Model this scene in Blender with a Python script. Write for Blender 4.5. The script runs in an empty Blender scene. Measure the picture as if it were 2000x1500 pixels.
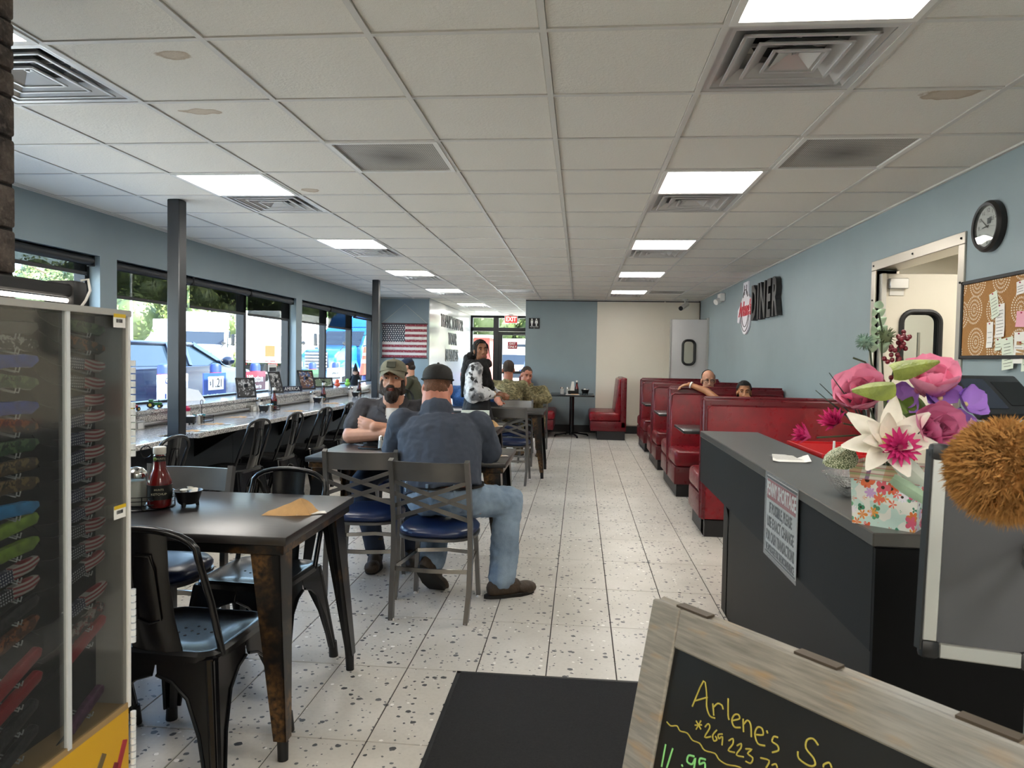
import bpy, bmesh, math, random
from mathutils import Vector as V, Matrix as M, noise as NZ
R = math.radians
sc = bpy.context.scene
col = sc.collection
random.seed(7)
# ---------------------------------------------------------------- camera
cam = bpy.data.objects.new('camera', bpy.data.cameras.new('camera'))
col.objects.link(cam)
def _cam(yaw, pitch, roll):
    cy, sy, cp, sp, cr, sr = math.cos(yaw), math.sin(yaw), math.cos(pitch), math.sin(pitch), math.cos(roll), math.sin(roll)
    fw = V((sy*cp, cy*cp, sp)); r = V((cy, -sy, 0)); u = r.cross(fw)
    r2 = cr*r + sr*u; u2 = -sr*r + cr*u
    return M(((r2.x, u2.x, -fw.x, 0), (r2.y, u2.y, -fw.y, 0), (r2.z, u2.z, -fw.z, 1.37), (0, 0, 0, 1)))
cam.matrix_world = _cam(-0.0937, -0.0354, 0.0171)
cam.data.sensor_width = 36
cam.data.lens = 1406.08/2000*36
cam.data.clip_start = .02
cam.data.clip_end = 500
sc.camera = cam
cam.data.dof.use_dof = True; cam.data.dof.focus_distance = 4.5; cam.data.dof.aperture_fstop = 14
# ---------------------------------------------------------------- light
w = bpy.data.worlds.new('sky'); sc.world = w; w.use_nodes = True
nt = w.node_tree
sky = nt.nodes.new('ShaderNodeTexSky'); sky.sky_type = 'NISHITA'
sky.sun_disc = False; sky.sun_elevation = R(48); sky.sun_rotation = R(101); sky.air_density = 1.0; sky.dust_density = 2.0
nt.links.new(sky.outputs[0], nt.nodes['Background'].inputs[0])
nt.nodes['Background'].inputs[1].default_value = 1.75
sun = bpy.data.objects.new('sun', bpy.data.lights.new('sun', 'SUN')); col.objects.link(sun)
sun.data.energy = 36; sun.data.angle = R(.6); sun.data.color = (1, .96, .88)
sun.rotation_euler = V((-.62, .12, -.78)).to_track_quat('-Z', 'Y').to_euler()
PANEL = 17.0           # radiance of the ceiling light panels
sc.view_settings.view_transform = 'Standard'
sc.view_settings.look = 'None'
sc.view_settings.exposure = 0.45
sc.view_settings.gamma = 1.0
sc.view_settings.use_curve_mapping = False
try:
    sc.cycles.max_bounces = 10; sc.cycles.diffuse_bounces = 6; sc.cycles.glossy_bounces = 4
    sc.cycles.transparent_max_bounces = 24; sc.cycles.transmission_bounces = 6
    sc.cycles.use_denoising = True; sc.cycles.sample_clamp_indirect = 6
    sc.cycles.caustics_reflective = False; sc.cycles.caustics_refractive = False
except Exception:
    pass
# ---------------------------------------------------------------- materials
def lin(c):
    if isinstance(c, str):
        c = [int(c[i:i+2], 16)/255 for i in (0, 2, 4)]
        c = [x/12.92 if x <= .04045 else ((x+.055)/1.055)**2.4 for x in c]
    return (c[0], c[1], c[2], 1)
_mc = {}
class NT:                                  # small node builder
    def __init__(s, m):
        s.t = m.node_tree; s.n = s.t.nodes; s.b = s.n.get('Principled BSDF')
    def new(s, k, **kw):
        x = s.n.new('ShaderNode'+k)
        for a, v in kw.items(): setattr(x, a, v)
        return x
    def put(s, sock, v):
        if hasattr(v, 'is_linked'): s.t.links.new(v, sock)
        else: sock.default_value = v
    def math(s, op, a, b=0, c=None):
        x = s.new('Math', operation=op); s.put(x.inputs[0], a); s.put(x.inputs[1], b)
        if c is not None: s.put(x.inputs[2], c)
        return x.outputs[0]
    def mix(s, f, a, b, mode='MIX'):
        x = s.new('Mix', data_type='RGBA', blend_type=mode); s.put(x.inputs[0], f)
        s.put(x.inputs[6], a if hasattr(a, 'is_linked') else lin(a)); s.put(x.inputs[7], b if hasattr(b, 'is_linked') else lin(b))
        return x.outputs[2]
    def coord(s, k='Object'):
        return s.new('TexCoord').outputs[k]
    def sep(s, v):
        x = s.new('SeparateXYZ'); s.put(x.inputs[0], v); return x.outputs
    def noise(s, scale, detail=3, vec=None, rough=.5):
        x = s.new('TexNoise'); x.inputs['Scale'].default_value = scale; x.inputs['Detail'].default_value = detail
        x.inputs['Roughness'].default_value = rough
        s.put(x.inputs['Vector'], vec if vec is not None else s.coord()); return x.outputs['Fac']
    def ramp(s, f, lo, hi):
        x = s.new('MapRange'); s.put(x.inputs[0], f); x.inputs[1].default_value = lo; x.inputs[2].default_value = hi; return x.outputs[0]
    def bump(s, h, strength, dist=.01):
        x = s.new('Bump'); x.inputs['Strength'].default_value = strength; x.inputs['Distance'].default_value = dist
        s.put(x.inputs['Height'], h); s.put(s.b.inputs['Normal'], x.outputs[0])
    def vmul(s, v, k):
        x = s.new('VectorMath', operation='MULTIPLY'); s.put(x.inputs[0], v); x.inputs[1].default_value = k; return x.outputs[0]
def mat(name, c, rough=.5, metal=0, spec=.5, var=None, bump=None, coat=0, emit=0, sss=0, aniso=None):
    """plain procedural material: colour + noise variation (scale, amount) + fine relief (scale, strength)"""
    if name in _mc: return _mc[name]
    m = bpy.data.materials.new(name); m.use_nodes = True; _mc[name] = m
    k = NT(m); b = k.b
    b.inputs['Base Color'].default_value = lin(c); b.inputs['Roughness'].default_value = rough
    b.inputs['Metallic'].default_value = metal; b.inputs['Specular IOR Level'].default_value = spec
    b.inputs['Coat Weight'].default_value = coat; b.inputs['Coat Roughness'].default_value = .08
    m.diffuse_color = lin(c)
    vec = k.coord()
    if aniso: vec = k.vmul(vec, aniso)
    if var:
        f = k.noise(var[0], 4, vec); f = k.ramp(f, .3, .7)
        l = lin(c); a = var[1]
        d = [max(0, x*(1-a)) for x in l[:3]]; h = [min(1, x*(1+a)) for x in l[:3]]
        k.put(b.inputs['Base Color'], k.mix(f, d, h))
    if bump:
        k.bump(k.noise(bump[0], 3, vec), bump[1])
    if emit:
        b.inputs['Emission Color'].default_value = lin(c); b.inputs['Emission Strength'].default_value = emit
    if sss:
        b.inputs['Subsurface Weight'].default_value = sss; b.inputs['Subsurface Radius'].default_value = (.012, .004, .002)
    return m
def custom(name, c='808080', rough=.5):
    m = mat(name, c, rough); return m, NT(m)
def glass(name, tint='ffffff', gloss=.08, rough=.02, haze=0):
    """thin clear sheet: see-through with a surface reflection"""
    if name in _mc: return _mc[name]
    m = bpy.data.materials.new(name); m.use_nodes = True; _mc[name] = m
    k = NT(m); k.n.remove(k.b); out = k.n['Material Output']
    t = k.new('BsdfTransparent'); t.inputs[0].default_value = lin(tint)
    g = k.new('BsdfGlossy'); g.inputs['Roughness'].default_value = rough
    lw = k.new('LayerWeight'); lw.inputs[0].default_value = .25
    f = k.math('ADD', k.math('MULTIPLY', lw.outputs['Fresnel'], gloss), gloss*.12)
    mx = k.new('MixShader'); k.put(mx.inputs[0], f); k.put(mx.inputs[1], t.outputs[0]); k.put(mx.inputs[2], g.outputs[0])
    o = mx
    if haze:
        d = k.new('BsdfDiffuse'); d.inputs[0].default_value = (.8, .8, .8, 1)
        o = k.new('MixShader'); o.inputs[0].default_value = haze; k.put(o.inputs[1], mx.outputs[0]); k.put(o.inputs[2], d.outputs[0])
    k.put(out.inputs[0], o.outputs[0])
    return m
tyre = mat('tyre_rubber', '141416', .8)
# ---------------------------------------------------------------- mesh builder
class MB:
    def __init__(s): s.bm = bmesh.new(); s.m = 0
    def _add(s, vs, fs):
        v = [s.bm.verts.new(p) for p in vs]; out = []
        for f in fs:
            try:
                q = s.bm.faces.new([v[i] for i in f]); q.material_index = s.m; out.append(q)
            except ValueError: pass
        return v, out
    def box(s, c, d, rot=None, bev=0, seg=1):
        x, y, z = d[0]/2, d[1]/2, d[2]/2
        P = [V((a*x, b*y, e*z)) for a in (-1, 1) for b in (-1, 1) for e in (-1, 1)]
        if rot is not None: P = [rot @ p for p in P]
        v, f = s._add([p+V(c) for p in P], [(0,1,3,2), (4,6,7,5), (0,4,5,1), (2,3,7,6), (0,2,6,4), (1,5,7,3)])
        if bev:
            es = {e for q in f for e in q.edges}
            r = bmesh.ops.bevel(s.bm, geom=list(es), offset=bev, segments=seg, affect='EDGES', profile=.5)
            for q in r['faces']: q.material_index = s.m
        return s
    def b2(s, a, b, bev=0, seg=1):         # box from two corners
        return s.box([(a[i]+b[i])/2 for i in range(3)], [abs(b[i]-a[i]) for i in range(3)], None, bev, seg)
    def tube(s, pts, r, n=8, closed=False, caps=True, sq=None, up=None):
        """sweep; r number or list; sq=(w,d) gives a rectangular section"""
        P = [V(p) for p in pts]; L = len(P)
        rs = r if isinstance(r, (list, tuple)) else [r]*L
        T = []
        for i in range(L):
            a = P[i-1] if (i or closed) else P[i]; b = P[(i+1) % L] if (i < L-1 or closed) else P[i]
            t = (b-a); T.append(t.normalized() if t.length > 1e-9 else V((0, 0, 1)))
        nrm = V(up) if up else (V((1, 0, 0)) if abs(T[0].x) < .8 else V((0, 1, 0)))
        rings = []
        for i in range(L):
            nrm = (nrm - T[i]*nrm.dot(T[i])).normalized(); bi = T[i].cross(nrm)
            if sq:
                k = rs[i]; q = [(sq[0]*k/2, sq[1]*k/2), (-sq[0]*k/2, sq[1]*k/2), (-sq[0]*k/2, -sq[1]*k/2), (sq[0]*k/2, -sq[1]*k/2)]
                rings.append([P[i]+nrm*a+bi*b for a, b in q])
            else:
                rings.append([P[i]+nrm*(math.cos(2*math.pi*j/n)*rs[i])+bi*(math.sin(2*math.pi*j/n)*rs[i]) for j in range(n)])
        m = len(rings[0]); vs = [p for q in rings for p in q]; fs = []
        for i in range(L if closed else L-1):
            a, b = i*m, ((i+1) % L)*m
            for j in range(m): fs.append((a+j, a+(j+1) % m, b+(j+1) % m, b+j))
        if caps and not closed: fs += [tuple(range(m))[::-1], tuple((L-1)*m+j for j in range(m))]
        s._add(vs, fs); return s
    def cyl(s, a, b, r, r2=None, n=14):
        return s.tube([a, b], [r, r if r2 is None else r2], n)
    def lathe(s, prof, n=18, c=(0, 0, 0), mx=None, sx=1, sy=1):
        vs = []; fs = []; c = V(c)
        for r, z in prof:
            for j in range(n):
                p = V((r*math.cos(2*math.pi*j/n)*sx, r*math.sin(2*math.pi*j/n)*sy, z)); p = mx @ p if mx is not None else p
                vs.append(p+c)
        for i in range(len(prof)-1):
            for j in range(n): fs.append((i*n+j, i*n+(j+1) % n, (i+1)*n+(j+1) % n, (i+1)*n+j))
        if prof[0][0] > 1e-6: fs.append(tuple(range(n))[::-1])
        if prof[-1][0] > 1e-6: fs.append(tuple((len(prof)-1)*n+j for j in range(n)))
        s._add(vs, fs); return s
    def ell(s, c, r, rot=None, u=12, v=8):
        r = (r, r, r) if isinstance(r, (int, float)) else r
        prof = []; vs = []; fs = []
        for i in range(1, v):
            th = math.pi*i/v
            for j in range(u):
                p = V((r[0]*math.sin(th)*math.cos(2*math.pi*j/u), r[1]*math.sin(th)*math.sin(2*math.pi*j/u), -r[2]*math.cos(th)))
                vs.append((rot @ p if rot is not None else p)+V(c))
        for i in range(v-2):
            for j in range(u): fs.append((i*u+j, i*u+(j+1) % u, (i+1)*u+(j+1) % u, (i+1)*u+j))
        for z, k in ((-1, 0), (1, v-2)):
            p = V((0, 0, z*r[2])); vs.append((rot @ p if rot is not None else p)+V(c)); q = len(vs)-1
            for j in range(u):
                f = (k*u+(j+1) % u, k*u+j, q); fs.append(f if z < 0 else f[::-1])
        s._add(vs, fs); return s
    def cap(s, a, b, ra, rb, n=10, fx=1, up=None):
        """tapered limb with rounded ends; fx flattens across"""
        a, b = V(a), V(b); d = (b-a); L = d.length or 1e-6; d = d/L
        nrm = V(up) if up is not None else (V((1, 0, 0)) if abs(d.x) < .8 else V((0, 1, 0)))
        nrm = (nrm - d*nrm.dot(d)).normalized(); bi = d.cross(nrm)
        st = [(-ra*math.cos(t), ra*math.sin(t)) for t in (0.25, .7, 1.15)]+[(0, ra), (L, rb)]+[(L+rb*math.cos(t), rb*math.sin(t)) for t in (1.15, .7, .25)]
        vs = []; fs = []
        for h, r in st:
            for j in range(n):
                t = 2*math.pi*j/n; vs.append(a+d*h+nrm*(r*math.cos(t))+bi*(r*math.sin(t)*fx))
        for i in range(len(st)-1):
            for j in range(n): fs.append((i*n+j, i*n+(j+1) % n, (i+1)*n+(j+1) % n, (i+1)*n+j))
        fs += [tuple(range(n))[::-1], tuple((len(st)-1)*n+j for j in range(n))]
        s._add(vs, fs); return s
    def chain(s, pts, rs, n=10, fx=1, up=None):
        for i in range(len(pts)-1): s.cap(pts[i], pts[i+1], rs[i], rs[i+1], n, fx, up)
        return s
    def prism(s, pts, fn0, fn1):
        """polygon (2-D points) mapped by fn0 and fn1 to its two faces"""
        n = len(pts); vs = [fn0(*p) for p in pts]+[fn1(*p) for p in pts]
        fs = [tuple(range(n))[::-1], tuple(range(n, 2*n))]+[(i, (i+1) % n, n+(i+1) % n, n+i) for i in range(n)]
        s._add(vs, fs); return s
    def px(s, pts, ax, a, b):              # prism along axis ax between a and b; pts are the two other coords in order
        def mk(t):
            def f(p, q):
                return (t, p, q) if ax == 'X' else ((p, t, q) if ax == 'Y' else (p, q, t))
            return f
        return s.prism(pts, mk(a), mk(b))
    def face(s, pts): s._add(pts, [tuple(range(len(pts)))]); return s
    def xf(s, mx): s.bm.transform(mx); return s
    def mesh(s, name, mats, smooth=True, ang=38):
        bmesh.ops.recalc_face_normals(s.bm, faces=s.bm.faces)
        me = bpy.data.meshes.new(name); s.bm.to_mesh(me); s.bm.free()
        for m in (mats if isinstance(mats, (list, tuple)) else [mats]): me.materials.append(m)
        if smooth:
            me.polygons.foreach_set('use_smooth', [True]*len(me.polygons))
            try: me.set_sharp_from_angle(angle=R(ang))
            except Exception: pass
        return me
    def go(s, name, mats, parent=None, loc=None, rot=None, smooth=True, ang=38):
        return put(name, s.mesh(name, mats, smooth, ang), parent, loc, rot)
def put(name, me, parent=None, loc=None, rot=None):
    o = bpy.data.objects.new(name, me); col.objects.link(o)
    if parent is not None: o.parent = parent
    if loc is not None: o.location = loc
    if rot is not None: o.rotation_euler = rot
    return o
def tag(o, label=None, cat=None, group=None, kind=None):
    if label: o['label'] = label
    if cat: o['category'] = cat
    if group: o['group'] = group
    if kind: o['kind'] = kind
    return o
def thing(name, label, cat, loc=(0, 0, 0), rz=0, group=None, kind=None):
    o = put(name, None, None, loc, (0, 0, rz)); o.empty_display_size = .1
    return tag(o, label, cat, group, kind)
_kids = {}
def dup(root, loc, rz, label=None, group=None):
    r = root.copy(); col.objects.link(r); r.location = loc; r.rotation_euler = (0, 0, rz)
    if label: r['label'] = label
    if group: r['group'] = group
    def rec(a, b):
        for ch in list(a.children):
            c = ch.copy(); col.objects.link(c); c.parent = b; rec(ch, c)
    rec(root, r)
    return r
def text(name, s, size, m, parent=None, mx=None, ext=.001, align='CENTER', sx=1.0, bold=0, shear=0, space=1):
    cu = bpy.data.curves.new(name, 'FONT'); cu.body = s; cu.size = size; cu.extrude = ext; cu.align_x = align; cu.align_y = 'CENTER'
    cu.offset = bold; cu.shear = shear; cu.space_character = space; cu.resolution_u = 2
    cu.materials.append(m)
    o = bpy.data.objects.new(name, cu); col.objects.link(o)
    if parent is not None: o.parent = parent
    mx = mx if mx is not None else M.Identity(4)
    o.matrix_local = mx @ M.Diagonal((sx, 1, 1, 1))
    return o
def frame(o, x, y):
    """4x4 with origin o, text running along x and its top along y"""
    x = V(x).normalized(); y = V(y); y = (y-x*y.dot(x)).normalized(); z = x.cross(y)
    return M(((x.x, y.x, z.x, o[0]), (x.y, y.y, z.y, o[1]), (x.z, y.z, z.z, o[2]), (0, 0, 0, 1)))
FACE_PX = lambda o: frame(o, (0, -1, 0), (0, 0, 1))    # text on a wall that faces -X (seen from the room)
FACE_NX = lambda o: frame(o, (0, 1, 0), (0, 0, 1))     # text that faces +X
FACE_Y = lambda o: frame(o, (1, 0, 0), (0, 0, 1))      # text that faces -Y (towards the camera)
# ================================================================ materials in use
blue = mat('blue_wall_paint', '8a999e', .55, var=(3, .03), bump=(260, .03))
cream = mat('cream_wall_panel', 'e6dfd0', .4, var=(2, .02))
white_wall = mat('white_glossy_wall', 'd8d8d6', .16, var=(2, .02))
black_metal = mat('black_gloss_metal', '08080a', .27, .0, .45, coat=.12)
black_frame = mat('black_window_frame', '17181a', .4, .3)
dark_trim = mat('dark_trim', '1a1b1d', .5)
steel = mat('brushed_steel', 'b9b3a8', .32, 1, bump=(40, .05), aniso=(1, 1, .05))
alum = mat('aluminium', 'c4c3bf', .35, .9)
white_pl = mat('white_plastic', 'e6e4df', .4)
black_pl = mat('black_plastic', '0e0e10', .45)
rubber = mat('black_rubber', '0a0a0b', .5)
grid_m = mat('ceiling_grid_paint', 'd2cfc9', .45)
def tile_mat(name, stain=None):
    m, k = custom(name, 'd5d0c6', .95); b = k.b
    f = k.noise(420, 2); g = k.noise(90, 3)
    c = k.mix(k.ramp(f, .35, .7), 'dcd7cd', 'f0ece4')
    if stain:
        d = k.new('VectorMath', operation='DISTANCE'); k.put(d.inputs[0], k.vmul(k.coord(), (1, stain[3], 1))); d.inputs[1].default_value = (stain[0], stain[1]*stain[3], 0)
        e = k.math('ADD', d.outputs['Value'], k.math('MULTIPLY', k.math('SUBTRACT', k.noise(16, 4), .5), stain[2]*1.1))
        inside = k.ramp(e, stain[2], stain[2]*.86)
        edge = k.math('MULTIPLY', inside, k.ramp(e, stain[2]*.55, stain[2]*.98))
        c = k.mix(k.math('MULTIPLY', inside, .55), c, 'a98f6c'); c = k.mix(k.math('MULTIPLY', edge, .5), c, '8a6b48')
    k.put(b.inputs['Base Color'], c)
    k.bump(k.math('ADD', k.math('MULTIPLY', f, .6), g), .55, .004)
    return m
ceil_tile = tile_mat('ceiling_tile_fibre')
def floor_mat(name):
    m, k = custom(name, 'cdc9c1', .3); b = k.b
    g = k.new('NewGeometry').outputs['Position']
    base = k.mix(k.ramp(k.noise(2.2, 4, g), .3, .7), 'bdb8ae', 'd3cec5')
    base = k.mix(k.math('MULTIPLY', k.ramp(k.noise(60, 3, g), .45, .75), .25), base, 'a9a59d')
    def chips(sc_, thr, lo, colr, base):
        v = k.new('TexVoronoi'); v.inputs['Scale'].default_value = sc_; k.put(v.inputs['Vector'], g)
        r = k.sep(v.outputs['Color'])
        d = k.math('ADD', v.outputs['Distance'], k.math('MULTIPLY', k.math('SUBTRACT', k.noise(sc_*2.2, 2, g), .5), .35))
        size = k.math('MULTIPLY', r[1], .34)
        on = k.math('MULTIPLY', k.math('GREATER_THAN', r[0], thr), k.math('LESS_THAN', d, size))
        return k.mix(on, base, colr)
    base = chips(26, .45, 0, '4a4a4c', base); base = chips(48, .62, 0, '5a5a5b', base); base = chips(34, .86, 0, 'efece6', base)
    k.put(b.inputs['Base Color'], base)
    k.put(b.inputs['Roughness'], k.math('ADD', k.math('MULTIPLY', k.noise(7, 3, g), .25), .22))
    k.bump(k.noise(9, 3, g), .04, .01)
    return m
floor_tile_m = floor_mat('terrazzo_floor_tile')
grout = mat('dark_grout', '35302e', .9)
def quartz_mat():
    m, k = custom('speckled_quartz', 'b9b8b4', .12); b = k.b
    v = k.new('TexVoronoi'); v.inputs['Scale'].default_value = 150; k.put(v.inputs['Vector'], k.coord())
    r = k.sep(v.outputs['Color'])
    c = k.mix(k.math('GREATER_THAN', r[0], .72), 'b4b3b0', '5d5b58'); c = k.mix(k.math('GREATER_THAN', r[1], .8), c, 'dddcd8')
    k.put(b.inputs['Base Color'], c); return m
quartz = quartz_mat()
XL, XR, YB, ZC = -3.83, 2.18, 13.6, 2.49
T = .6096; X0 = -1.9765; Y0 = 2.492
# ================================================================ setting: floor
fl = MB().b2((-4.1, -3.2, -.12), (4.2, 19.1, -.004)).go('floor', grout, smooth=False); tag(fl, kind='structure')
tw, td, fx, fy = .3048, .6125, -.1201, 3.0698
tile_me = MB().box((0, 0, -.004), (tw-.005, td-.005, .008), None, .0012, 1).mesh('floor_tile', floor_tile_m, False)
cand = []
for i in range(-14, 9):
    for j in range(-8, 27):
        cx, cy = fx+tw*(i+.5), fy+td*(j+.5)
        if not (-3.75 < cx < 2.15) and cy > 0: continue
        px = 1133+1406*cx/max(cy, .2)
        vis = cy > 1.6 and -80 < px < 1500 and cx < 1.05 and cx > -2.95 and not (cy > 13.5 and (cx > -1.0 or cx < -2.9))
        cand.append((cy if vis else 999, cx, cy, vis))
cand.sort()
rest = MB()
for n, (d, cx, cy, vis) in enumerate(cand):
    if n < 300 and vis:
        put('floor_tile', tile_me, fl, (cx, cy, 0))
    else:
        rest.box((cx, cy, -.004), (tw-.005, td-.005, .008))
tag(rest.go('floor_tile_field', floor_tile_m, fl, smooth=False), kind='stuff')
# ================================================================ setting: ceiling
ce = MB()
ce.b2((-4.1, -3.2, 2.58), (4.2, YB+.1, 2.72)); ce.b2((-4.1, YB+.1, 2.58), (-.9, 19.1, 2.72))
ce.b2((-4.1, -3.2, ZC), (4.2, -.56, ZC+.09)).b2((-4.1, -.56, ZC), (XL-.005, YB, ZC+.09))
ce = ce.go('ceiling', ceil_tile, smooth=False); tag(ce, kind='structure')
for c in range(-3, 7):
    x = X0+T*c
    if -3.82 < x < XR:
        MB().b2((x-.0119, -.56, ZC-.003), (x+.0119, YB if not -2.9 < x < -1.1 else 18.9, ZC+.03)).go('ceiling_runner', grid_m, ce, smooth=False)
for r in range(-5, 27):
    y = Y0+T*r
    xa, xb = (XL, XR) if y < YB else (-2.9, -1.04)
    MB().b2((xa, y-.0119, ZC-.0025), (xb, y+.0119, ZC+.028)).go('cross_tee', grid_m, ce, smooth=False)
MB().b2((XL, -.5, ZC-.012), (XL+.02, YB, ZC)).b2((XR-.02, -.5, ZC-.012), (XR, YB, ZC)).b2((XL, YB-.02, ZC-.012), (-2.9, YB, ZC)).b2((-1.04, YB-.02, ZC-.012), (XR, YB, ZC)).go('wall_angle', grid_m, ce, smooth=False)
lights = {(4, r) for r in (-5, -1, 3, 7, 11, 15)} | {(-1, r) for r in (-5, -1, 3, 7, 11, 15)} | {(-1, 20), (-1, 24)}  # the lowest row of each column is unseen, added to brighten the foreground
vents = {(4, r) for r in (0, 4, 8, 12, 16)} | {(-1, r) for r in (0, 4, 8, 12, 16)} | {(-1, 21)}
grilles = {(1, 2), (5, 2), (1, 15), (5, 15)}
stains = {(0, 0): (.12, -.17, .07, 1.6), (0, 1): (-.11, -.17, .10, 2.4), (0, 3): (-.18, .17, .06, 1.0), (5, 1): (.12, -.24, .12, 1.6)}
def tmesh(m): return MB().box((0, 0, 0), (T-.026, T-.026, .014), None, .003, 1).mesh('ceiling_tile', m, False)
tme = tmesh(ceil_tile)
tlast = MB().box((-.055, 0, 0), (T-.14, T-.026, .014), None, .003, 1).mesh('ceiling_tile', ceil_tile, False)
for c in range(-3, 7):
    for r in range(-5, 18):
        if (c, r) in lights | vents | grilles: continue
        me = tmesh(tile_mat('stained_tile', stains[(c, r)])) if (c, r) in stains else (tlast if c == 6 else tme)
        if (c, r) in stains: _mc.pop('stained_tile', None)
        put('ceiling_tile', me, ce, (X0+T*(c+.5), Y0+T*(r+.5), ZC+.009))
far = MB()
for c in (-1, 0, 1):
    for r in range(18, 27):
        if (c, r) in lights | vents: continue
        far.box((X0+T*(c+.5), Y0+T*(r+.5), ZC+.009), (T-.026, T-.026, .014))
far.b2((-2.88, YB, ZC+.002), (X0-T-.012, 18.9, ZC+.016))
tag(far.go('ceiling_tile_field', ceil_tile, ce, smooth=False), kind='stuff')
panel_m = mat('light_panel', 'fffaf2', .5, emit=PANEL)
lf = MB()
for s in (-1, 1):
    lf.box((s*.285, 0, .002), (.026, .596, .018)).box((0, s*.285, .002), (.544, .026, .018))
lf = lf.mesh('frame', white_pl, False)
ld = MB().box((0, 0, .004), (.545, .545, .006)).mesh('diffuser', panel_m, False)
lb = MB().box((0, 0, .04), (.56, .56, .05)).mesh('housing', white_pl, False)
rowname = {-5: 'unseen added one overhead',-1: 'first', 3: 'second', 7: 'third', 11: 'fourth', 15: 'fifth'}
for c, r in sorted(lights):
    if r < 18: lab = 'flat square ceiling light panel, %s in the row %s' % (rowname[r], 'on the booth side' if c == 4 else 'on the window side')
    else: lab = 'flat square ceiling light over the exit passage, %s' % ('just past the flag wall' if r == 20 else 'close to the glass door')
    t = thing('ceiling_light', lab, 'light', (X0+T*(c+.5), Y0+T*(r+.5), ZC), 0, 'ceiling light panels')
    for n, me in (('frame', lf), ('diffuser', ld), ('housing', lb)): put(n, me, t)
for i, (x, lab) in enumerate(((-1.75, 'added unseen fill light well behind the viewpoint, window side'), (.12, 'added unseen fill light well behind the viewpoint, middle'), (1.65, 'added unseen fill light well behind the viewpoint, wall side'))):
    t = thing('ceiling_light', lab, 'light', (x, -2.5, ZC-.012), 0, 'ceiling light panels'); put('frame', lf, t); put('diffuser', ld, t)  # unseen panels added far behind the viewpoint to light the near objects
for i, (x, lab) in enumerate(((-1.7, 'added unseen fill light behind the viewpoint, window side'), (.1, 'added unseen fill light behind the viewpoint, middle'), (1.6, 'added unseen fill light behind the viewpoint, wall side'))):
    t = thing('ceiling_light', lab, 'light', (x, -1.15, ZC-.012), 0, 'ceiling light panels'); put('frame', lf, t); put('diffuser', ld, t)  # closer row of unseen panels, also added for light on the foreground
vent_m = mat('vent_white_metal', 'c9c8c6', .32, .25)
hole = mat('duct_dark', '0c0c0c', .8)
def ring(a, b, z0, z1, th=.004):           # square funnel strip: half-size a at z0 to half-size b at z1
    q = MB()
    for k in range(4):
        rot = M.Rotation(k*math.pi/2, 3, 'Z')
        P = [rot @ V(p) for p in ((-a, -a, z0), (a, -a, z0), (b, -b, z1), (-b, -b, z1))]; Q = [p+V((0, 0, th)) for p in P]
        q._add(P+Q, [(0, 1, 2, 3), (7, 6, 5, 4), (0, 3, 7, 4), (1, 5, 6, 2), (3, 2, 6, 7), (0, 4, 5, 1)])
    for k in range(4):
        q.box(tuple(M.Rotation(k*math.pi/2, 3, 'Z') @ V((0, -b, z1+.003))), (2*b+.012, .012, .007), M.Rotation(k*math.pi/2, 3, 'Z'))
    return q
vf = ring(.298, .268, 0, .001, .006).mesh('frame', vent_m, False)
vbm = ring(.268, .15, .002, .085, .003).mesh('bowl', vent_m, False)
vr = [ring(a, b, z, -.004+.0, .004).mesh('louver_ring', vent_m, False) for a, b, z in ((.165, .222, .04), (.105, .158, .036), (.05, .095, .032))]
vc = MB(); vc._add([(-.075, -.075, 0), (.075, -.075, 0), (.075, .075, 0), (-.075, .075, 0), (-.02, -.02, .03), (.02, -.02, .03), (.02, .02, .03), (-.02, .02, .03)],
    [(0, 1, 5, 4), (1, 2, 6, 5), (2, 3, 7, 6), (3, 0, 4, 7), (4, 5, 6, 7)]); vc.cyl((0, 0, .03), (0, 0, .022), .008); vc = vc.mesh('centre_cone', vent_m, False)
vd = MB().lathe([(.15, .07), (.15, .16), (0, .16)], 20).mesh('duct', hole, False)
vs_ = MB().box((0, 0, .06), (.36, .012, .01)).box((0, 0, .06), (.012, .36, .01)).mesh('bracket', vent_m, False)
vn = {0: 'first', 4: 'second', 8: 'third', 12: 'fourth', 16: 'fifth'}
for c, r in sorted(vents):
    lab = 'square louvered air vent next to the %s light %s' % (vn.get(r, ''), 'on the booth side' if c == 4 else 'on the window side') if r < 18 else 'square louvered air vent over the exit passage'
    t = thing('air_vent', lab, 'vent', (X0+T*(c+.5), Y0+T*(r+.5), ZC), 0, 'ceiling air vents')
    put('frame', vf, t); put('bowl', vbm, t); put('duct', vd, t); put('bracket', vs_, t); put('centre_cone', vc, t)
    for me in vr: put('louver_ring', me, t)
def grille_mat():
    m, k = custom('perforated_grille', '8d8a84', .5); b = k.b
    o = k.coord(); x, y, z = k.sep(o)
    def saw(v): return k.math('ABSOLUTE', k.math('SUBTRACT', k.math('FRACT', k.math('MULTIPLY', v, 90)), .5))
    d = k.math('ADD', k.math('POWER', saw(x), 2), k.math('POWER', saw(y), 2))
    on = k.math('LESS_THAN', d, .085)
    dist = k.new('VectorMath', operation='LENGTH'); k.put(dist.inputs[0], o)
    dust_duct_shade = k.math('MULTIPLY', k.ramp(k.math('ADD', dist.outputs['Value'], k.math('MULTIPLY', k.noise(7), .08)), .25, .05), .75)  # centre smudge paints dust together with the dark duct behind the holes
    c = k.mix(dust_duct_shade, 'b3aea6', '4a423a'); k.put(b.inputs['Base Color'], k.mix(on, c, '1b1917')); return m
gm = grille_mat()
gf = MB().box((0, 0, .004), (.57, .57, .004)).mesh('perforated_face', gm, False)
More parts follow.
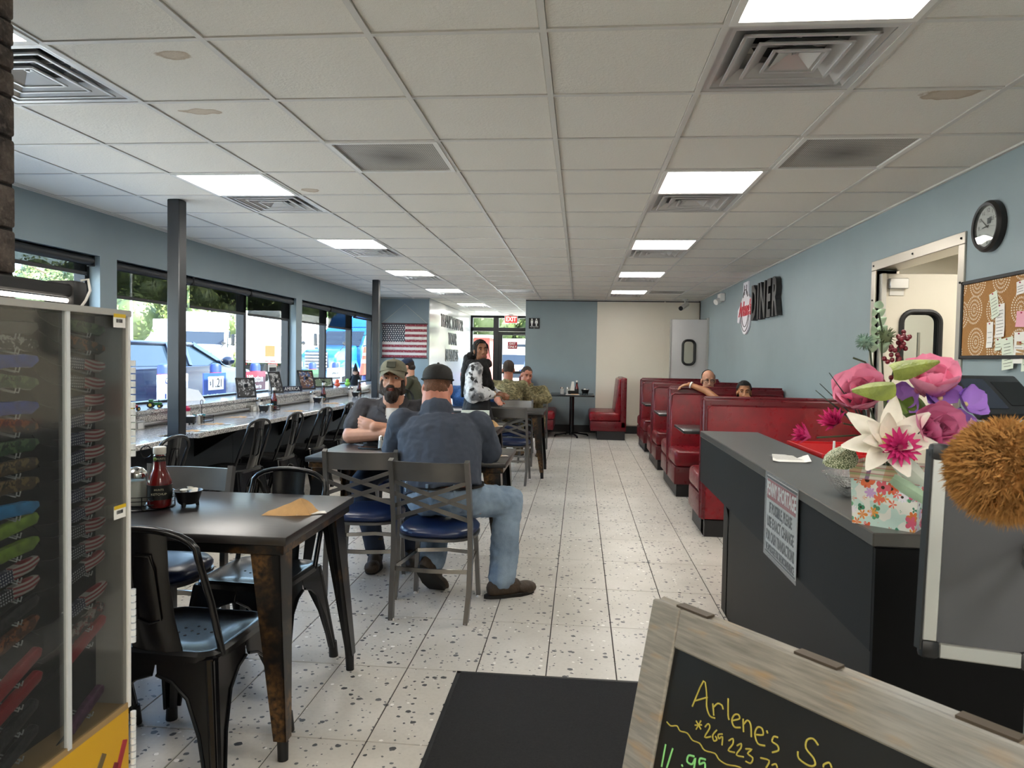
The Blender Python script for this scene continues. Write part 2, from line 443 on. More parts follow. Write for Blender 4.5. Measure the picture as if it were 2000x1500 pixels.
for (c, r), lab in zip(sorted(grilles), ('perforated return air grille with dust and duct shade painted in its centre, over the dining tables', 'small far perforated return air grille above the passage tables', 'perforated return air grille with dust and duct shade painted in its centre, by the right wall', 'small far perforated return air grille near the back door')):
    t = thing('return_grille', lab, 'vent', (X0+T*(c+.5), Y0+T*(r+.5), ZC), 0, 'return air grilles')
    put('frame', lf, t); put('perforated_face', gf, t)
# ================================================================ setting: walls
def wall(name, boxes, m):
    b = MB()
    for a, c in boxes: b.b2(a, c)
    return tag(b.go(name, m, smooth=False), kind='structure')
ZT, ZS = 2.13, .87
WIN = [(2.2, 5.44), (5.65, 9.43), (9.64, 13.3)]
bx = [((XL-.2, -3, 0), (XL, 14, ZS)), ((XL-.2, -3, ZT), (XL, 14, 2.7))]
ys = [-3]+[v for w_ in WIN for v in w_]+[14]
for i in range(0, len(ys), 2): bx.append(((XL-.2, ys[i], ZS), (XL, ys[i+1], ZT)))
wall('wall_left', bx, blue)
DY0, DY1, DZ = 4.42, 5.60, 2.09
wall('wall_right', [((XR, -3, 0), (XR+.14, DY0, 2.7)), ((XR, DY0, DZ), (XR+.14, DY1, 2.7)), ((XR, DY1, 0), (XR+.14, 12.6, 2.7)), ((XR, 12.6, 2.12), (XR+.14, YB, 2.7)), ((XR+.0, 13.5, 0), (XR+.14, YB, 2.12))], blue)
wall('wall_flag', [((XL-.2, YB, 0), (-2.9, YB+.1, 2.7))], blue)
wall('wall_slogan', [((-3.0, YB+.1, 0), (-2.9, 19, 2.7))], white_wall)
wall('wall_back', [((-1.04, YB, 0), (.30, YB+.1, 2.7)), ((-1.04, YB+.1, 0), (-.94, 19, 2.7))], blue)
wp = wall('wall_panel', [((.30, YB+.01, 0), (2.4, YB+.11, 2.7))], cream)
MB().b2((.302, YB-.004, .16), (1.54, YB+.012, 2.47)).go('panel', cream, wp, smooth=False)
MB().b2((1.55, YB-.004, .16), (2.17, YB+.012, 2.47)).go('panel', cream, wp, smooth=False)
MB().b2((1.535, YB-.008, .16), (1.555, YB, 2.47)).go('seam_strip', cream, wp, smooth=False)
wall('wall_front', [((-4.1, -3.2, 0), (4.2, -3, 2.7))], cream)
for n, a, b in (('back', (-1.04, YB-.012, 0), (.30, YB, .14)), ('panel', (.3, YB-.012, 0), (2.18, YB, .14)), ('right', (XR-.012, 5.7, 0), (XR, 12.6, .14)), ('flag', (XL, YB-.012, 0), (-2.9, YB, .14)), ('slogan', (-2.9, YB, 0), (-2.888, 18.9, .14)), ('passage', (-1.052, YB, 0), (-1.04, 18.9, .14))):
    tag(MB().b2(a, b, .004, 1).go('baseboard_'+n, dark_trim, smooth=False), kind='structure')
MB_ = MB().b2((-1.04, YB-.006, 2.46), (XR, YB, 2.49)).go('trim_back', dark_trim, smooth=False); tag(MB_, kind='structure')
# ---- windows on the left
pane_m = glass('window_glass', 'f4f8f8', .05)
XG = -3.97
MULL = [[3.9], [6.83, 8.13], [10.82, 12.08]]
for wi, (y0, y1) in enumerate(WIN):
    w_ = tag(put('window_%d' % (wi+1), None), kind='structure')
    for n, a, b in (('bottom_rail', (XG-.05, y0, ZS), (XG+.05, y1, ZS+.05)), ('top_rail', (XG-.05, y0, ZT-.05), (XG+.05, y1, ZT)), ('end_rail', (XG-.05, y0, ZS), (XG+.05, y0+.05, ZT)), ('end_rail', (XG-.05, y1-.05, ZS), (XG+.05, y1, ZT))):
        MB().b2(a, b, .004, 1).go(n, black_frame, w_, smooth=False)
    for y in MULL[wi]: MB().b2((XG-.05, y-.03, ZS+.05), (XG+.05, y+.03, ZT-.05), .004, 1).go('mullion', black_frame, w_, smooth=False)
    e = [y0]+MULL[wi]+[y1]
    for k in range(len(e)-1): MB().b2((XG-.003, e[k]+.03, ZS+.04), (XG+.003, e[k+1]-.03, ZT-.04)).go('pane', pane_m, w_, smooth=False)
shade_m = bpy.data.materials.new('roller_shade_mesh'); shade_m.use_nodes = True
k = NT(shade_m); k.n.remove(k.b)
t_ = k.new('BsdfTransparent'); t_.inputs[0].default_value = (.25, .25, .24, 1); d_ = k.new('BsdfDiffuse'); d_.inputs[0].default_value = lin('2a2b2c')
mx_ = k.new('MixShader'); mx_.inputs[0].default_value = .25; k.put(mx_.inputs[1], t_.outputs[0]); k.put(mx_.inputs[2], d_.outputs[0]); k.put(k.n['Material Output'].inputs[0], mx_.outputs[0])
XS = -3.885
def blind(y0, y1, zb, lab):
    t = thing('roller_blind', lab, 'blind', (XS, (y0+y1)/2, ZT), 0, 'roller blinds'); h = (y1-y0)/2
    MB().cyl((0, -h, -.045), (0, h, -.045), .036, n=16).go('roller_tube', dark_trim, t)
    for s in (-1, 1): MB().box((0, s*(h+.004), -.045), (.075, .008, .085), None, .003, 1).go('bracket', black_pl, t)
    if zb < ZT-.12: MB().b2((-.022, -h+.01, zb-ZT), (-.0205, h-.01, -.05)).go('shade', shade_m, t, smooth=False)
    MB().b2((-.028, -h+.01, zb-ZT-.03), (-.014, h-.01, zb-ZT), .004, 1).go('hem_bar', dark_trim, t)
blind(2.3, 5.4, 2.0, 'half-raised dark roller blind in the window beside the stone pillar')
for y0, y1, z, l in ((5.68, 6.86, 1.85, 'dark mesh roller blind left of the near black post'), (6.89, 8.13, 1.85, 'dark mesh roller blind in the pane just right of the near black post'), (8.16, 9.39, 1.85, 'dark mesh roller blind in front of the white trailer'),
                     (9.68, 10.83, 1.85, 'dark mesh roller blind above the green poster'), (10.87, 12.07, 1.83, 'dark mesh roller blind across the top of the blue truck'), (12.11, 13.26, 2.05, 'fully rolled-up blind above the traffic cone')):
    blind(y0, y1, z, l)
# ---- exit glass front
YE = 18.9
d1 = tag(put('door_1', None), kind='structure')
def bar(n, a, b, p, m=black_frame): return MB().b2(a, b, .004, 1).go(n, m, p, smooth=False)
w4 = tag(put('window_4', None), kind='structure')
bar('top_rail', (-2.9, YE, 2.43), (-1.04, YE+.1, 2.49), w4); bar('transom_rail', (-2.9, YE, 2.08), (-1.04, YE+.1, 2.18), w4)
bar('jamb', (-2.9, YE, 0), (-2.84, YE+.1, 2.49), w4); bar('mullion', (-2.29, YE-.02, 0), (-2.15, YE+.1, 2.49), w4); bar('bottom_rail', (-2.9, YE, 0), (-2.2, YE+.1, .12), w4)
for a, b in (((-2.85, YE+.04, .1), (-2.28, YE+.046, 2.1)), ((-2.85, YE+.04, 2.17), (-2.28, YE+.046, 2.44)), ((-2.16, YE+.04, 2.17), (-1.05, YE+.046, 2.44))): MB().b2(a, b).go('pane', pane_m, w4, smooth=False)
for n, a, b in (('stile', (-2.15, YE, 0), (-2.05, YE+.06, 2.07)), ('stile', (-1.14, YE, 0), (-1.04, YE+.06, 2.07)), ('top_rail', (-2.05, YE, 1.98), (-1.14, YE+.06, 2.07)), ('bottom_rail', (-2.05, YE, 0), (-1.14, YE+.06, .2)), ('push_bar', (-2.05, YE-.06, .97), (-1.14, YE-.02, 1.04))): bar(n, a, b, d1)
MB().b2((-2.06, YE+.03, .18), (-1.12, YE+.036, 1.99)).go('pane', pane_m, d1, smooth=False)
MB().box((-1.6, YE-.05, 2.03), (.32, .06, .06), None, .006, 1).go('door_closer', black_pl, d1)
red_sign = mat('red_sign', '8d1420', .4); sign_white = mat('sign_white', 'efefec', .5); exit_red = mat('exit_sign_letters', 'ffd9cc', .4, emit=1.2)
t = thing('exit_only_sign', 'small red EXIT ONLY notice on the glass exit door', 'sign', (-1.78, YE-.004, 1.715))
MB().box((0, 0, 0), (.25, .006, .19), None, .004, 1).go('plate', red_sign, t, smooth=False)
text('lettering', 'EXIT\nONLY', .085, sign_white, t, FACE_Y((0, -.005, 0)), sx=.95)
t = thing('exit_sign', 'lit EXIT sign with red letters hanging above the glass door', 'sign', (-1.78, YE-.5, 2.37))
MB().box((0, 0, 0), (.34, .04, .2), None, .008, 1).go('housing', white_pl, t); MB().box((0, 0, .11), (.12, .03, .03)).go('mount', white_pl, t)
MB().box((0, -.021, 0), (.3, .004, .165)).go('face', mat('exit_face', 'd8201c', .5, emit=.5), t, smooth=False)
text('lettering', 'EXIT', .16, exit_red, t, FACE_Y((0, -.025, 0)), sx=.82, bold=.004)
for s in (-1, 1): MB().ell((s*.2, -.02, 0), (.025, .03, .03)).go('lamp_head', alum, t)
# ---- black posts
for y, lab in ((5.03, 'black square steel post beside the first counter chairs'), (10.36, 'black square steel post in front of the flag wall')):
    x = -2.975 if y < 6 else -3.01
    p = MB().box((0, 0, ZC/2), (.095, .1, ZC), None, .006).go('post', mat('post_paint', '25272a', .42, .2), None, (x, y+.05, 0)); tag(p, lab, 'post')
    MB().box((0, 0, .006), (.18, .18, .012)).go('base_plate', black_metal, p)
# ---- slogan wall and back details
ink = mat('black_letters', '121315', .5)
t = thing('slogan_lettering', 'tall black THANK YOU FOR YOUR BUSINESS lettering on white wall', 'lettering', (-2.895, 16.2, 0))
for s, y, z in (('THANK YOU FOR', 16.2, 2.13), ('YOUR', 16.2, 1.77), ('BUSINESS', 16.15, 1.40)):
    text('line', s, .38, ink, t, FACE_NX((.004, y-16.2, z)), ext=.006, sx=.93 if len(s) > 9 else 1.0, bold=.004)
t = thing('restroom_sign', 'black restroom sign with two white figures on blue wall', 'sign', (-.875, YB-.005, 2.04))
MB().box((0, 0, 0), (.205, .008, .2), None, .003, 1).go('plate', ink, t, smooth=False)
q = MB()
for x, sk in ((-.045, 0), (.04, 1)):
    q.lathe([(0, -.001), (.014, -.001), (.014, .001), (0, .001)], 12, (x, -.006, .075), M.Rotation(R(90), 3, 'X'))
    q.px([(x-.022, .055), (x+.022, .055), (x+(.03 if sk else .022), .0), (x+.013, .0), (x+.011, -.05), (x-.011, -.05), (x-.013, 0), (x-(.03 if sk else .022), .0)], 'Y', -.007, -.004)
q.go('figures', sign_white, t, smooth=False); text('lettering', 'RESTROOMS', .028, sign_white, t, FACE_Y((0, -.006, -.066))); text('arrow', '<-', .03, sign_white, t, FACE_Y((0, -.006, -.088)))
t = thing('security_camera', 'white bullet security camera under the ceiling near back door', 'camera', (1.86, YB-.35, ZC))
MB().cyl((0, 0, 0), (0, 0, -.02), .05).go('mount', white_pl, t); MB().tube([(0, 0, -.02), (0, -.01, -.07), (-.01, -.03, -.1)], .014).go('arm', white_pl, t)
MB().cyl((.05, .06, -.08), (-.08, -.1, -.17), .042, .045).go('body', white_pl, t); MB().cyl((-.078, -.098, -.168), (-.092, -.115, -.178), .04).go('lens', black_pl, t)
t = thing('emergency_light', 'small white emergency light on right wall under ceiling', 'light', (XR, 11.35, 2.36))
MB().box((-.04, 0, 0), (.08, .22, .12), None, .01).go('body', white_pl, t); MB().cyl((-.08, -.05, -.05), (-.14, -.09, -.08), .045).go('lamp_head', white_pl, t)
# ---- far swing door (open), and kitchen beyond both doorways
def swing_leaf(root, hinge_x, wdt, z1, wz0, wz1, wx0, wx1, m, far=False):
    """door leaf in the local XZ plane with a rounded window in a black gasket"""
    def rr(x0, x1, z0, z1, r, n=6):
        P = []
        for cx, cz, a0 in ((x1-r, z1-r, 0), (x0+r, z1-r, 90), (x0+r, z0+r, 180), (x1-r, z0+r, 270)):
            for i in range(n+1): a = R(a0+90*i/n); P.append((cx+r*math.cos(a), cz+r*math.sin(a)))
        return P
    a, b = min(hinge_x, hinge_x+wdt), max(hinge_x, hinge_x+wdt)
    q = MB(); inner = rr(wx0, wx1, wz0, wz1, .07)
    # leaf with a real opening: outer boundary bridged to the inner loop
    outer = []
    cx, cz = (wx0+wx1)/2, (wz0+wz1)/2
    for x, z in inner:
        dx, dz = x-cx, z-cz; k_ = min(((b if dx > 0 else a)-cx)/dx if abs(dx) > 1e-6 else 1e9, ((z1 if dz > 0 else .01)-cz)/dz if abs(dz) > 1e-6 else 1e9)
        outer.append((cx+dx*k_, cz+dz*k_))
    crn = [(b, z1), (a, z1), (a, .01), (b, .01)]
    n = len(inner)
    for y in (-.02, .02):
        for i in range(n):
            j = (i+1) % n; P = [inner[i], outer[i]]
            for c in crn:
                if i == n//4*0+{0: n//4-4, 1: n//2-4, 2: 3*n//4-4, 3: n-4}[crn.index(c)] and False: P.append(c)
            P += [outer[j], inner[j]]
            e0, e1 = outer[i], outer[j]
            if abs(e0[0]-e1[0]) > 1e-5 and abs(e0[1]-e1[1]) > 1e-5:
                c = min(crn, key=lambda c: abs(c[0]-e0[0])+abs(c[1]-e1[1])+0 if (abs(c[0]-e0[0]) < 1e-5 or abs(c[1]-e0[1]) < 1e-5) and (abs(c[0]-e1[0]) < 1e-5 or abs(c[1]-e1[1]) < 1e-5) else 99)
                P.insert(2, c)
            q.face([(x, y, z) for x, z in P])
    q.px([(a, .01), (b, .01), (b, .012), (a, .012)], 'Y', -.02, .02); q.b2((a, -.02, z1-.002), (b, .02, z1)); q.b2((a, -.02, .01), (a+.002, .02, z1)); q.b2((b-.002, -.02, .01), (b, .02, z1))
    q.go('leaf', m, root, smooth=False)
    for y in (-.026, .026):
        MB().tube([(x, y, z) for x, z in rr(wx0-.012, wx1+.012, wz0-.012, wz1+.012, .08)], .02, 8, True).go('gasket', rubber, root)
    MB().b2((wx0-.01, -.004, wz0-.01), (wx1+.01, .004, wz1+.01)).go('pane', pane_m, root, smooth=False)
door_grey = mat('grey_swing_door', 'b9b8b8', .45, var=(2, .02)); door_cream = mat('cream_swing_door', 'cfc8b7', .4, var=(2, .02))
d2 = tag(put('door_2', None, None, (2.16, 12.6, 0)), kind='structure')
swing_leaf(d2, 0, -.62, 2.09, 1.33, 1.72, -.40, -.22, door_grey)
MB().b2((-.63, -.03, .01), (-.615, .03, 2.09)).go('edge_strip', alum, d2, smooth=False); MB().b2((-.012, -.04, 0), (.02, .04, 2.12)).go('jamb', alum, d2, smooth=False)
d3 = tag(put('door_3', None, None, (2.215, 5.565, 0)), kind='structure')
swing_leaf(d3, 0, .95, 2.04, 1.36, 1.75, .14, .385, door_cream)
MB().b2((-.02, -.03, 0), (.012, .03, 2.04)).go('edge_strip', alum, d3, smooth=False)
MB().box((.09, -.04, 1.965), (.13, .04, .075), None, .004, 1).go('hinge_box', alum, d3); MB().box((.085, -.024, 1.905), (.1, .006, .05)).go('hinge_plate', alum, d3)
tr = tag(put('trim_1', None), kind='structure')
for n, a, b in (('head_casing', (XR-.012, DY0-.07, DZ-.02), (XR+.16, DY1+.07, DZ+.05)), ('side_casing', (XR-.012, DY0-.07, 0), (XR+.16, DY0+.0, DZ-.02)), ('side_casing', (XR-.012, DY1-.0, 0), (XR+.16, DY1+.07, DZ-.02))):
    MB().b2(a, b, .003, 1).go(n, steel, tr, smooth=False)
MB().cyl((XR+.10, DY0+.04, 0), (XR+.10, DY0+.04, 2.0), .028).go('hinge_post', steel, tr); MB().box((XR+.1, DY0+.04, 2.03), (.05, .05, .06)).go('hinge_cap', alum, tr)
for y in (DY0-.03, 5.0, DY1+.03): MB().ell((XR-.013, y, DZ+.015), .007).go('screw', dark_trim, tr)
for z in (.6, 1.2, 1.85):
    for y in (DY0-.035, DY1+.035): MB().ell((XR-.013, y, z), .007).go('screw', dark_trim, tr)
wall('wall_kitchen', [((4.1, -3, 0), (4.2, YB, 2.7)), ((2.3, 8.0, 0), (4.2, 8.1, 2.7)), ((2.3, 3.2, 0), (4.2, 3.3, 2.7)), ((2.18, 13.5, 0), (4.2, 13.7, 2.7)), ((2.3, 11.5, 0), (4.2, 11.6, 2.7))], cream)
for i, (y, x, lab) in enumerate(((4.55, 3.45, 'ceiling light panel by the kitchen\'s outer wall'), (4.55, 2.75, 'ceiling light panel in the kitchen behind the wall'), (6.9, 3.2, 'second ceiling light panel in the kitchen, behind open door'))):
    t = thing('ceiling_light', lab, 'light', (x, y, ZC)); put('frame', lf, t); put('diffuser', ld, t); put('housing', lb, t)  # the panel by the outer wall is added to brighten the open door
t = thing('steel_shelf', 'stainless steel storage rack in the kitchen behind the cream door', 'shelf', (2.95, 7.4, 0))
for z in (.5, .95, 1.4): MB().box((0, 0, z), (.9, .45, .03)).go('shelf_board', steel, t)
for a in (-1, 1):
    for b in (-1, 1): MB().cyl((a*.43, b*.2, 0), (a*.43, b*.2, 1.7), .014).go('upright', steel, t)
# ---- stone pillar at the left edge
def stone_mat():
    m, k = custom('dark_stone', '4a423d', .85); b = k.b
    n = k.noise(9, 6); c = k.mix(k.ramp(n, .35, .65), '2c2725', '6e625a'); c = k.mix(k.math('MULTIPLY', k.ramp(k.noise(70, 4), .5, .8), .6), c, '8a7d73'); k.put(b.inputs['Base Color'], c)
    k.bump(k.math('ADD', n, k.math('MULTIPLY', k.noise(60, 5), .5)), .9, .03); return m
stone_m = stone_mat()
pl = thing('stone_pillar', 'dark stacked-stone pillar at the far left edge above the display case', 'pillar', (-1.715, 1.45, 0))
MB().b2((-.9, 0, 0), (.2, .35, ZC)).go('core', mat('pillar_core', '2a2523', .9), pl, smooth=False)
z = 0
while z < ZC-.02:
    h = min(random.uniform(.06, .13), ZC-z); x = -.9
    while x < .2:
        wd = random.uniform(.14, .3); x1 = min(x+wd, .2)
        q = MB().box(((x+x1)/2, -.012+random.uniform(-.006, .006), z+h/2), (x1-x-.008, .05, h-.008), None, .008, 2); q.go('stone', stone_m, pl); x = x1
    q = MB().box((.2, .175, z+h/2), (.03, .35-.01, h-.008), None, .008, 2); q.go('stone', stone_m, pl); z += h
# ================================================================ window counter
cabinet_blue = mat('dark_panel_laminate', '2b3238', .5, var=(3, .04))
conduit_m = mat('grey_conduit', '8e8f90', .4, .4)
lg = MB(); lg.b2((-4.02, 2.0, .868), (-3.49, 13.55, .9), .004, 1).b2((-3.54, 2.0, .80), (-3.505, 13.55, .87))
sl = tag(lg.go('window_ledge', quartz, smooth=False), 'long speckled quartz ledge under the left windows', 'ledge')
wc = thing('window_counter', 'long speckled quartz eating counter along the left windows', 'counter', (0, 0, 0))
q = MB(); q.b2((-3.83, 2.0, .722), (-3.05, 13.5, .762), .004, 1); q.b2((-3.052, 2.0, .722), (-2.87, 4.93, .762), .004, 1); q.b2((-3.052, 5.21, .722), (-2.87, 10.3, .762), .004, 1); q.b2((-3.052, 10.52, .722), (-2.87, 13.5, .762), .004, 1)
q.go('countertop', quartz, wc, smooth=False)
MB().b2((-3.83, 2.0, .762), (-3.80, 13.5, .80)).go('backsplash', quartz, wc, smooth=False)
y = 2.0
while y < 13.4:
    MB().b2((-3.42, y+.004, .1), (-3.40, min(y+1.2, 13.5)-.004, .72)).go('front_panel', cabinet_blue, wc, smooth=False); y += 1.2
MB().b2((-3.42, 2, 0), (-3.38, 13.5, .1)).go('kick', dark_trim, wc, smooth=False)
for y in (2.6, 4.4, 6.1, 7.9, 9.7, 11.5, 13.2): MB().px([(-3.4, .72), (-3.0, .72), (-3.0, .69), (-3.4, .45)], 'Y', y-.02, y+.02).go('bracket', black_metal, wc, smooth=False)
cd = thing('power_conduit', 'grey power conduit with outlet boxes along the quartz ledge', 'conduit', (-3.5, 0, .79))
MB().cyl((.028, 2.1, 0), (.028, 13.4, 0), .013, n=10).go('pipe', conduit_m, cd)
for y in (5.35, 7.35, 9.45, 11.7):
    b = MB().box((.035, y, .0), (.06, .12, .075), None, .004, 1).go('outlet_box', alum, cd); MB().box((.067, y, .0), (.004, .07, .045), None, .001, 1).go('outlet', white_pl, b)
# ================================================================ booths
def vinyl(name, c1, c2):
    m, k = custom(name, c1, .3); b = k.b
    f = k.noise(5, 5); c = k.mix(k.ramp(f, .32, .68), c1, c2)
    c = k.mix(k.math('MULTIPLY', k.ramp(k.noise(14, 6), .5, .75), .35), c, '3c0a0e')
    k.put(b.inputs['Base Color'], c); k.put(b.inputs['Roughness'], k.math('ADD', k.math('MULTIPLY', k.noise(20, 3), .2), .2))
    k.bump(k.noise(300, 2), .08); b.inputs['Specular IOR Level'].default_value = .4
    return m
red = vinyl('red_vinyl', '82101c', '6c0c17'); red_d = vinyl('dark_red_vinyl', '660e19', '540a14')
toe = mat('black_toe_kick', '151416', .5)
BX0, BX1 = .965, 2.165
def bench(t, y0, s, with_back=True, w0=BX0, w1=BX1):
    """one seat; y0 = plane of the back's middle, s=-1 seat towards the camera; local coords of t"""
    f = lambda a, b, z0, z1, x0=w0, x1=w1: ((x0, min(y0+s*a, y0+s*b), z0), (x1, max(y0+s*a, y0+s*b), z1))
    MB().b2(*f(.0, .55, .0, .13, w0+.03)).go('toe_kick', toe, t, smooth=False)
    MB().b2(*f(.0, .60, .13, .31), .012, 2).go('seat_box', red_d, t)
    MB().b2(*f(.06, .62, .31, .475), .045, 4).go('seat_cushion', red, t)
    q = MB().px([(y0+s*.045, .40), (y0+s*.16, .40), (y0+s*.10, 1.03), (y0+s*.045, 1.03)], 'X', w0+.012, w1-.012)
    r = bmesh.ops.bevel(q.bm, geom=list(q.bm.edges), offset=.02, segments=3, affect='EDGES', profile=.5)
    q.go('backrest', red, t)
    MB().tube([(w0+.02, y0+s*.1, .46), (w0+.02, y0+s*.105, 1.0), (w0+.05, y0+s*.1, 1.025), (w1-.05, y0+s*.1, 1.025), (w1-.02, y0+s*.1, 1.0)], .007, 6).go('piping', red_d, t)
def booth(y, sides, lab, g='red vinyl booth benches along the right wall'):
    t = thing('booth_bench', lab, 'bench', (0, y, 0), 0, g)
    q = MB().b2((BX0, -.05, .13), (BX1, .05, 1.085), .02, 3); q.go('back_frame', red_d, t)
    MB().tube([(BX0+.004, 0, .14), (BX0-.003, 0, .5), (BX0-.003, 0, 1.07), (BX0+.02, 0, 1.09), (BX1-.01, 0, 1.09)], .012, 8).go('piping', red_d, t)
    for s in sides: bench(t, 0, s)
    return t
b0 = booth(5.77, (1,), 'red vinyl booth bench nearest the counter, its plain back towards the aisle entrance')
MB().b2((BX0+.03, -.066, .14), (BX1-.02, -.045, 1.03), .008, 2).go('rear_panel', red, b0)
MB().tube([(BX0+.03, -.055, .2), (BX0+.03, -.06, 1.0), (BX0+.06, -.06, 1.03), (BX1-.05, -.06, 1.03)], .007, 6).go('piping', red_d, b0)
MB().b2((BX0+.03, -.05, 0), (BX1, .1, .13)).go('toe_kick', toe, b0, smooth=False)
booth(7.93, (-1, 1), 'red vinyl double booth bench that the girl in the dark top sits on')
booth(9.70, (-1, 1), 'red vinyl double booth bench that the man in glasses sits on')
booth(11.50, (-1, 1), 'red vinyl double booth bench closest to the far swing door')
black_top = mat('black_laminate', '17181a', .25, var=(6, .2))
def wall_table(y, lab):
    t = thing('booth_table', lab, 'table', (1.55, y, 0), 0, 'black booth tables')
    MB().b2((-.62, -.32, .725), (.61, .32, .755), .008, 2).go('tabletop', black_top, t); MB().cyl((0, 0, .02), (0, 0, .725), .04).go('column', black_metal, t)
    MB().box((0, 0, .02), (.55, .07, .03), None, .01).box((0, 0, .02), (.07, .5, .03), None, .01).go('base', black_metal, t)
wall_table(6.83, 'black booth table between the bench nearest the counter and the girl'); wall_table(8.82, 'black booth table behind the girl\'s bench'); wall_table(10.6, 'black booth table farthest along the right wall')
# pair of benches and pedestal table against the back wall
def side_bench(x, s, lab):
    t = thing('booth_bench', lab, 'bench', (x, 12.95, 0), 0, 'single red benches at the back wall')
    # the seat runs along Y, the back's middle at local x = 0, the seat on side s
    f = lambda a, b, z0, z1, y0=-.56, y1=.58: ((min(s*a, s*b), y0, z0), (max(s*a, s*b), y1, z1))
    MB().b2(*f(-.05, .05, .2, 1.07), .02, 3).go('back_frame', red_d, t)
    MB().b2(*f(-.03, .44, 0, .15, -.54)).go('toe_kick', toe, t, smooth=False)
    MB().b2(*f(-.05, .56, .15, .32), .012, 2).go('seat_box', red_d, t); MB().b2(*f(.05, .58, .32, .475), .045, 4).go('seat_cushion', red, t)
    q = MB().px([(s*.04, .40), (s*.15, .40), (s*.09, 1.05), (s*.04, 1.05)], 'Y', -.55, .57)
    bmesh.ops.bevel(q.bm, geom=list(q.bm.edges), offset=.02, segments=3, affect='EDGES', profile=.5); q.go('backrest', red, t)
side_bench(.755, -1, 'single red bench with high back against the cream panel'); side_bench(-1.0, 1, 'red bench half hidden behind the soldier at the blue wall')
t = thing('pedestal_table', 'small black pedestal table against the blue back wall', 'table', (-.13, 12.85, 0))
MB().b2((-.39, -.37, .725), (.39, .5, .755), .006, 2).go('tabletop', black_top, t); MB().cyl((0, 0, .03), (0, 0, .725), .042).go('column', black_metal, t)
q = MB()
for a in (0, 90, 180, 270):
    d = V((math.cos(R(a+20)), math.sin(R(a+20)), 0)); q.tube([d*.03+V((0, 0, .07)), d*.16+V((0, 0, .05)), d*.3+V((0, 0, .03)), d*.31+V((0, 0, .0))], .016, 6)
q.go('base', black_metal, t)
# ================================================================ steel dining tables
worn = bpy.data.materials.new('worn_black_steel'); worn.use_nodes = True; k = NT(worn)
f_ = k.math('MULTIPLY', k.ramp(k.noise(5, 5), .5, .66), k.ramp(k.noise(60, 3), .3, .65))
k.put(k.b.inputs['Base Color'], k.mix(f_, '0d0c0c', '7c5830')); k.b.inputs['Roughness'].default_value = .28; k.b.inputs['Metallic'].default_value = .3
tt_m = bpy.data.materials.new('dark_wood_tabletop'); tt_m.use_nodes = True; k = NT(tt_m)
g_ = k.noise(7, 6, k.vmul(k.coord(), (1, 9, 9)))
k.put(k.b.inputs['Base Color'], k.mix(k.ramp(g_, .3, .7), '131213', '232021')); k.b.inputs['Roughness'].default_value = .34; k.bump(g_, .05); k.b.inputs['Specular IOR Level'].default_value = .75
def channel_leg(sx, sy, top, foot, wd0, wd1, th=.005):
    """L-section sheet leg from top corner to foot corner, wings pointing inward"""
    q = MB(); t, f = V(top), V(foot)
    q.prism([(0, 0), (1, 0), (1, 1), (0, 1)], lambda a, b: tuple((f+(t-f)*b)+V((-sx*a*(wd1+(wd0-wd1)*b), 0, 0))), lambda a, b: tuple((f+(t-f)*b)+V((-sx*a*(wd1+(wd0-wd1)*b), -sy*th, 0))))
    q.prism([(0, 0), (1, 0), (1, 1), (0, 1)], lambda a, b: tuple((f+(t-f)*b)+V((0, -sy*a*(wd1+(wd0-wd1)*b), 0))), lambda a, b: tuple((f+(t-f)*b)+V((-sx*th, -sy*a*(wd1+(wd0-wd1)*b), 0))))
    m0 = t+V((-sx*wd0*.5, -sy*wd0*.5, 0)); m1 = f+V((-sx*wd1*.6, -sy*wd1*.6, 0))
    q.tube([m0*.0+t+V((-sx*wd0*.3, -sy*wd0*.3, 0)), f+V((-sx*wd1*.45, -sy*wd1*.45, 0))], [wd0*.30, wd1*.45], 8)
    return q
def steel_table(x0, x1, y0, y1, lab):
    cx, cy = (x0+x1)/2, (y0+y1)/2; a, b = (x1-x0)/2, (y1-y0)/2
    t = thing('dining_table', lab, 'table', (cx, cy, 0), 0, 'black steel-legged dining tables')
    MB().box((0, 0, .745), (2*a, 2*b, .03), None, .004, 2).go('tabletop', tt_m, t)
    MB().box((0, 0, .712), (2*a-.03, 2*b-.03, .036), None, .004, 1).go('apron', worn, t)
    for sx in (-1, 1):
        for sy in (-1, 1):
            l = channel_leg(sx, sy, (sx*(a-.035), sy*(b-.035), .70), (sx*(a+.01), sy*(b+.01), .07), .105, .045).go('leg', worn, t)
            MB().cyl((sx*(a-.008), sy*(b-.008), 0), (sx*(a-.012), sy*(b-.012), .1), .018, .02, 10).go('foot', rubber, l)
steel_table(-2.17, -.965, 2.30, 3.03, 'near black dining table with the condiment caddy on it')
steel_table(-1.63, -.42, 4.16, 4.86, 'black dining table between the two men in caps')
steel_table(-1.90, -.685, 6.0, 6.76, 'black dining table with the green menu, behind the man in the black cap')
steel_table(-1.62, -.40, 8.2, 8.93, 'black dining table beyond the empty cross-back chair, close to the soldiers')
steel_table(-1.75, -.66, 9.86, 10.42, 'black dining table in front of the soldier facing the camera')
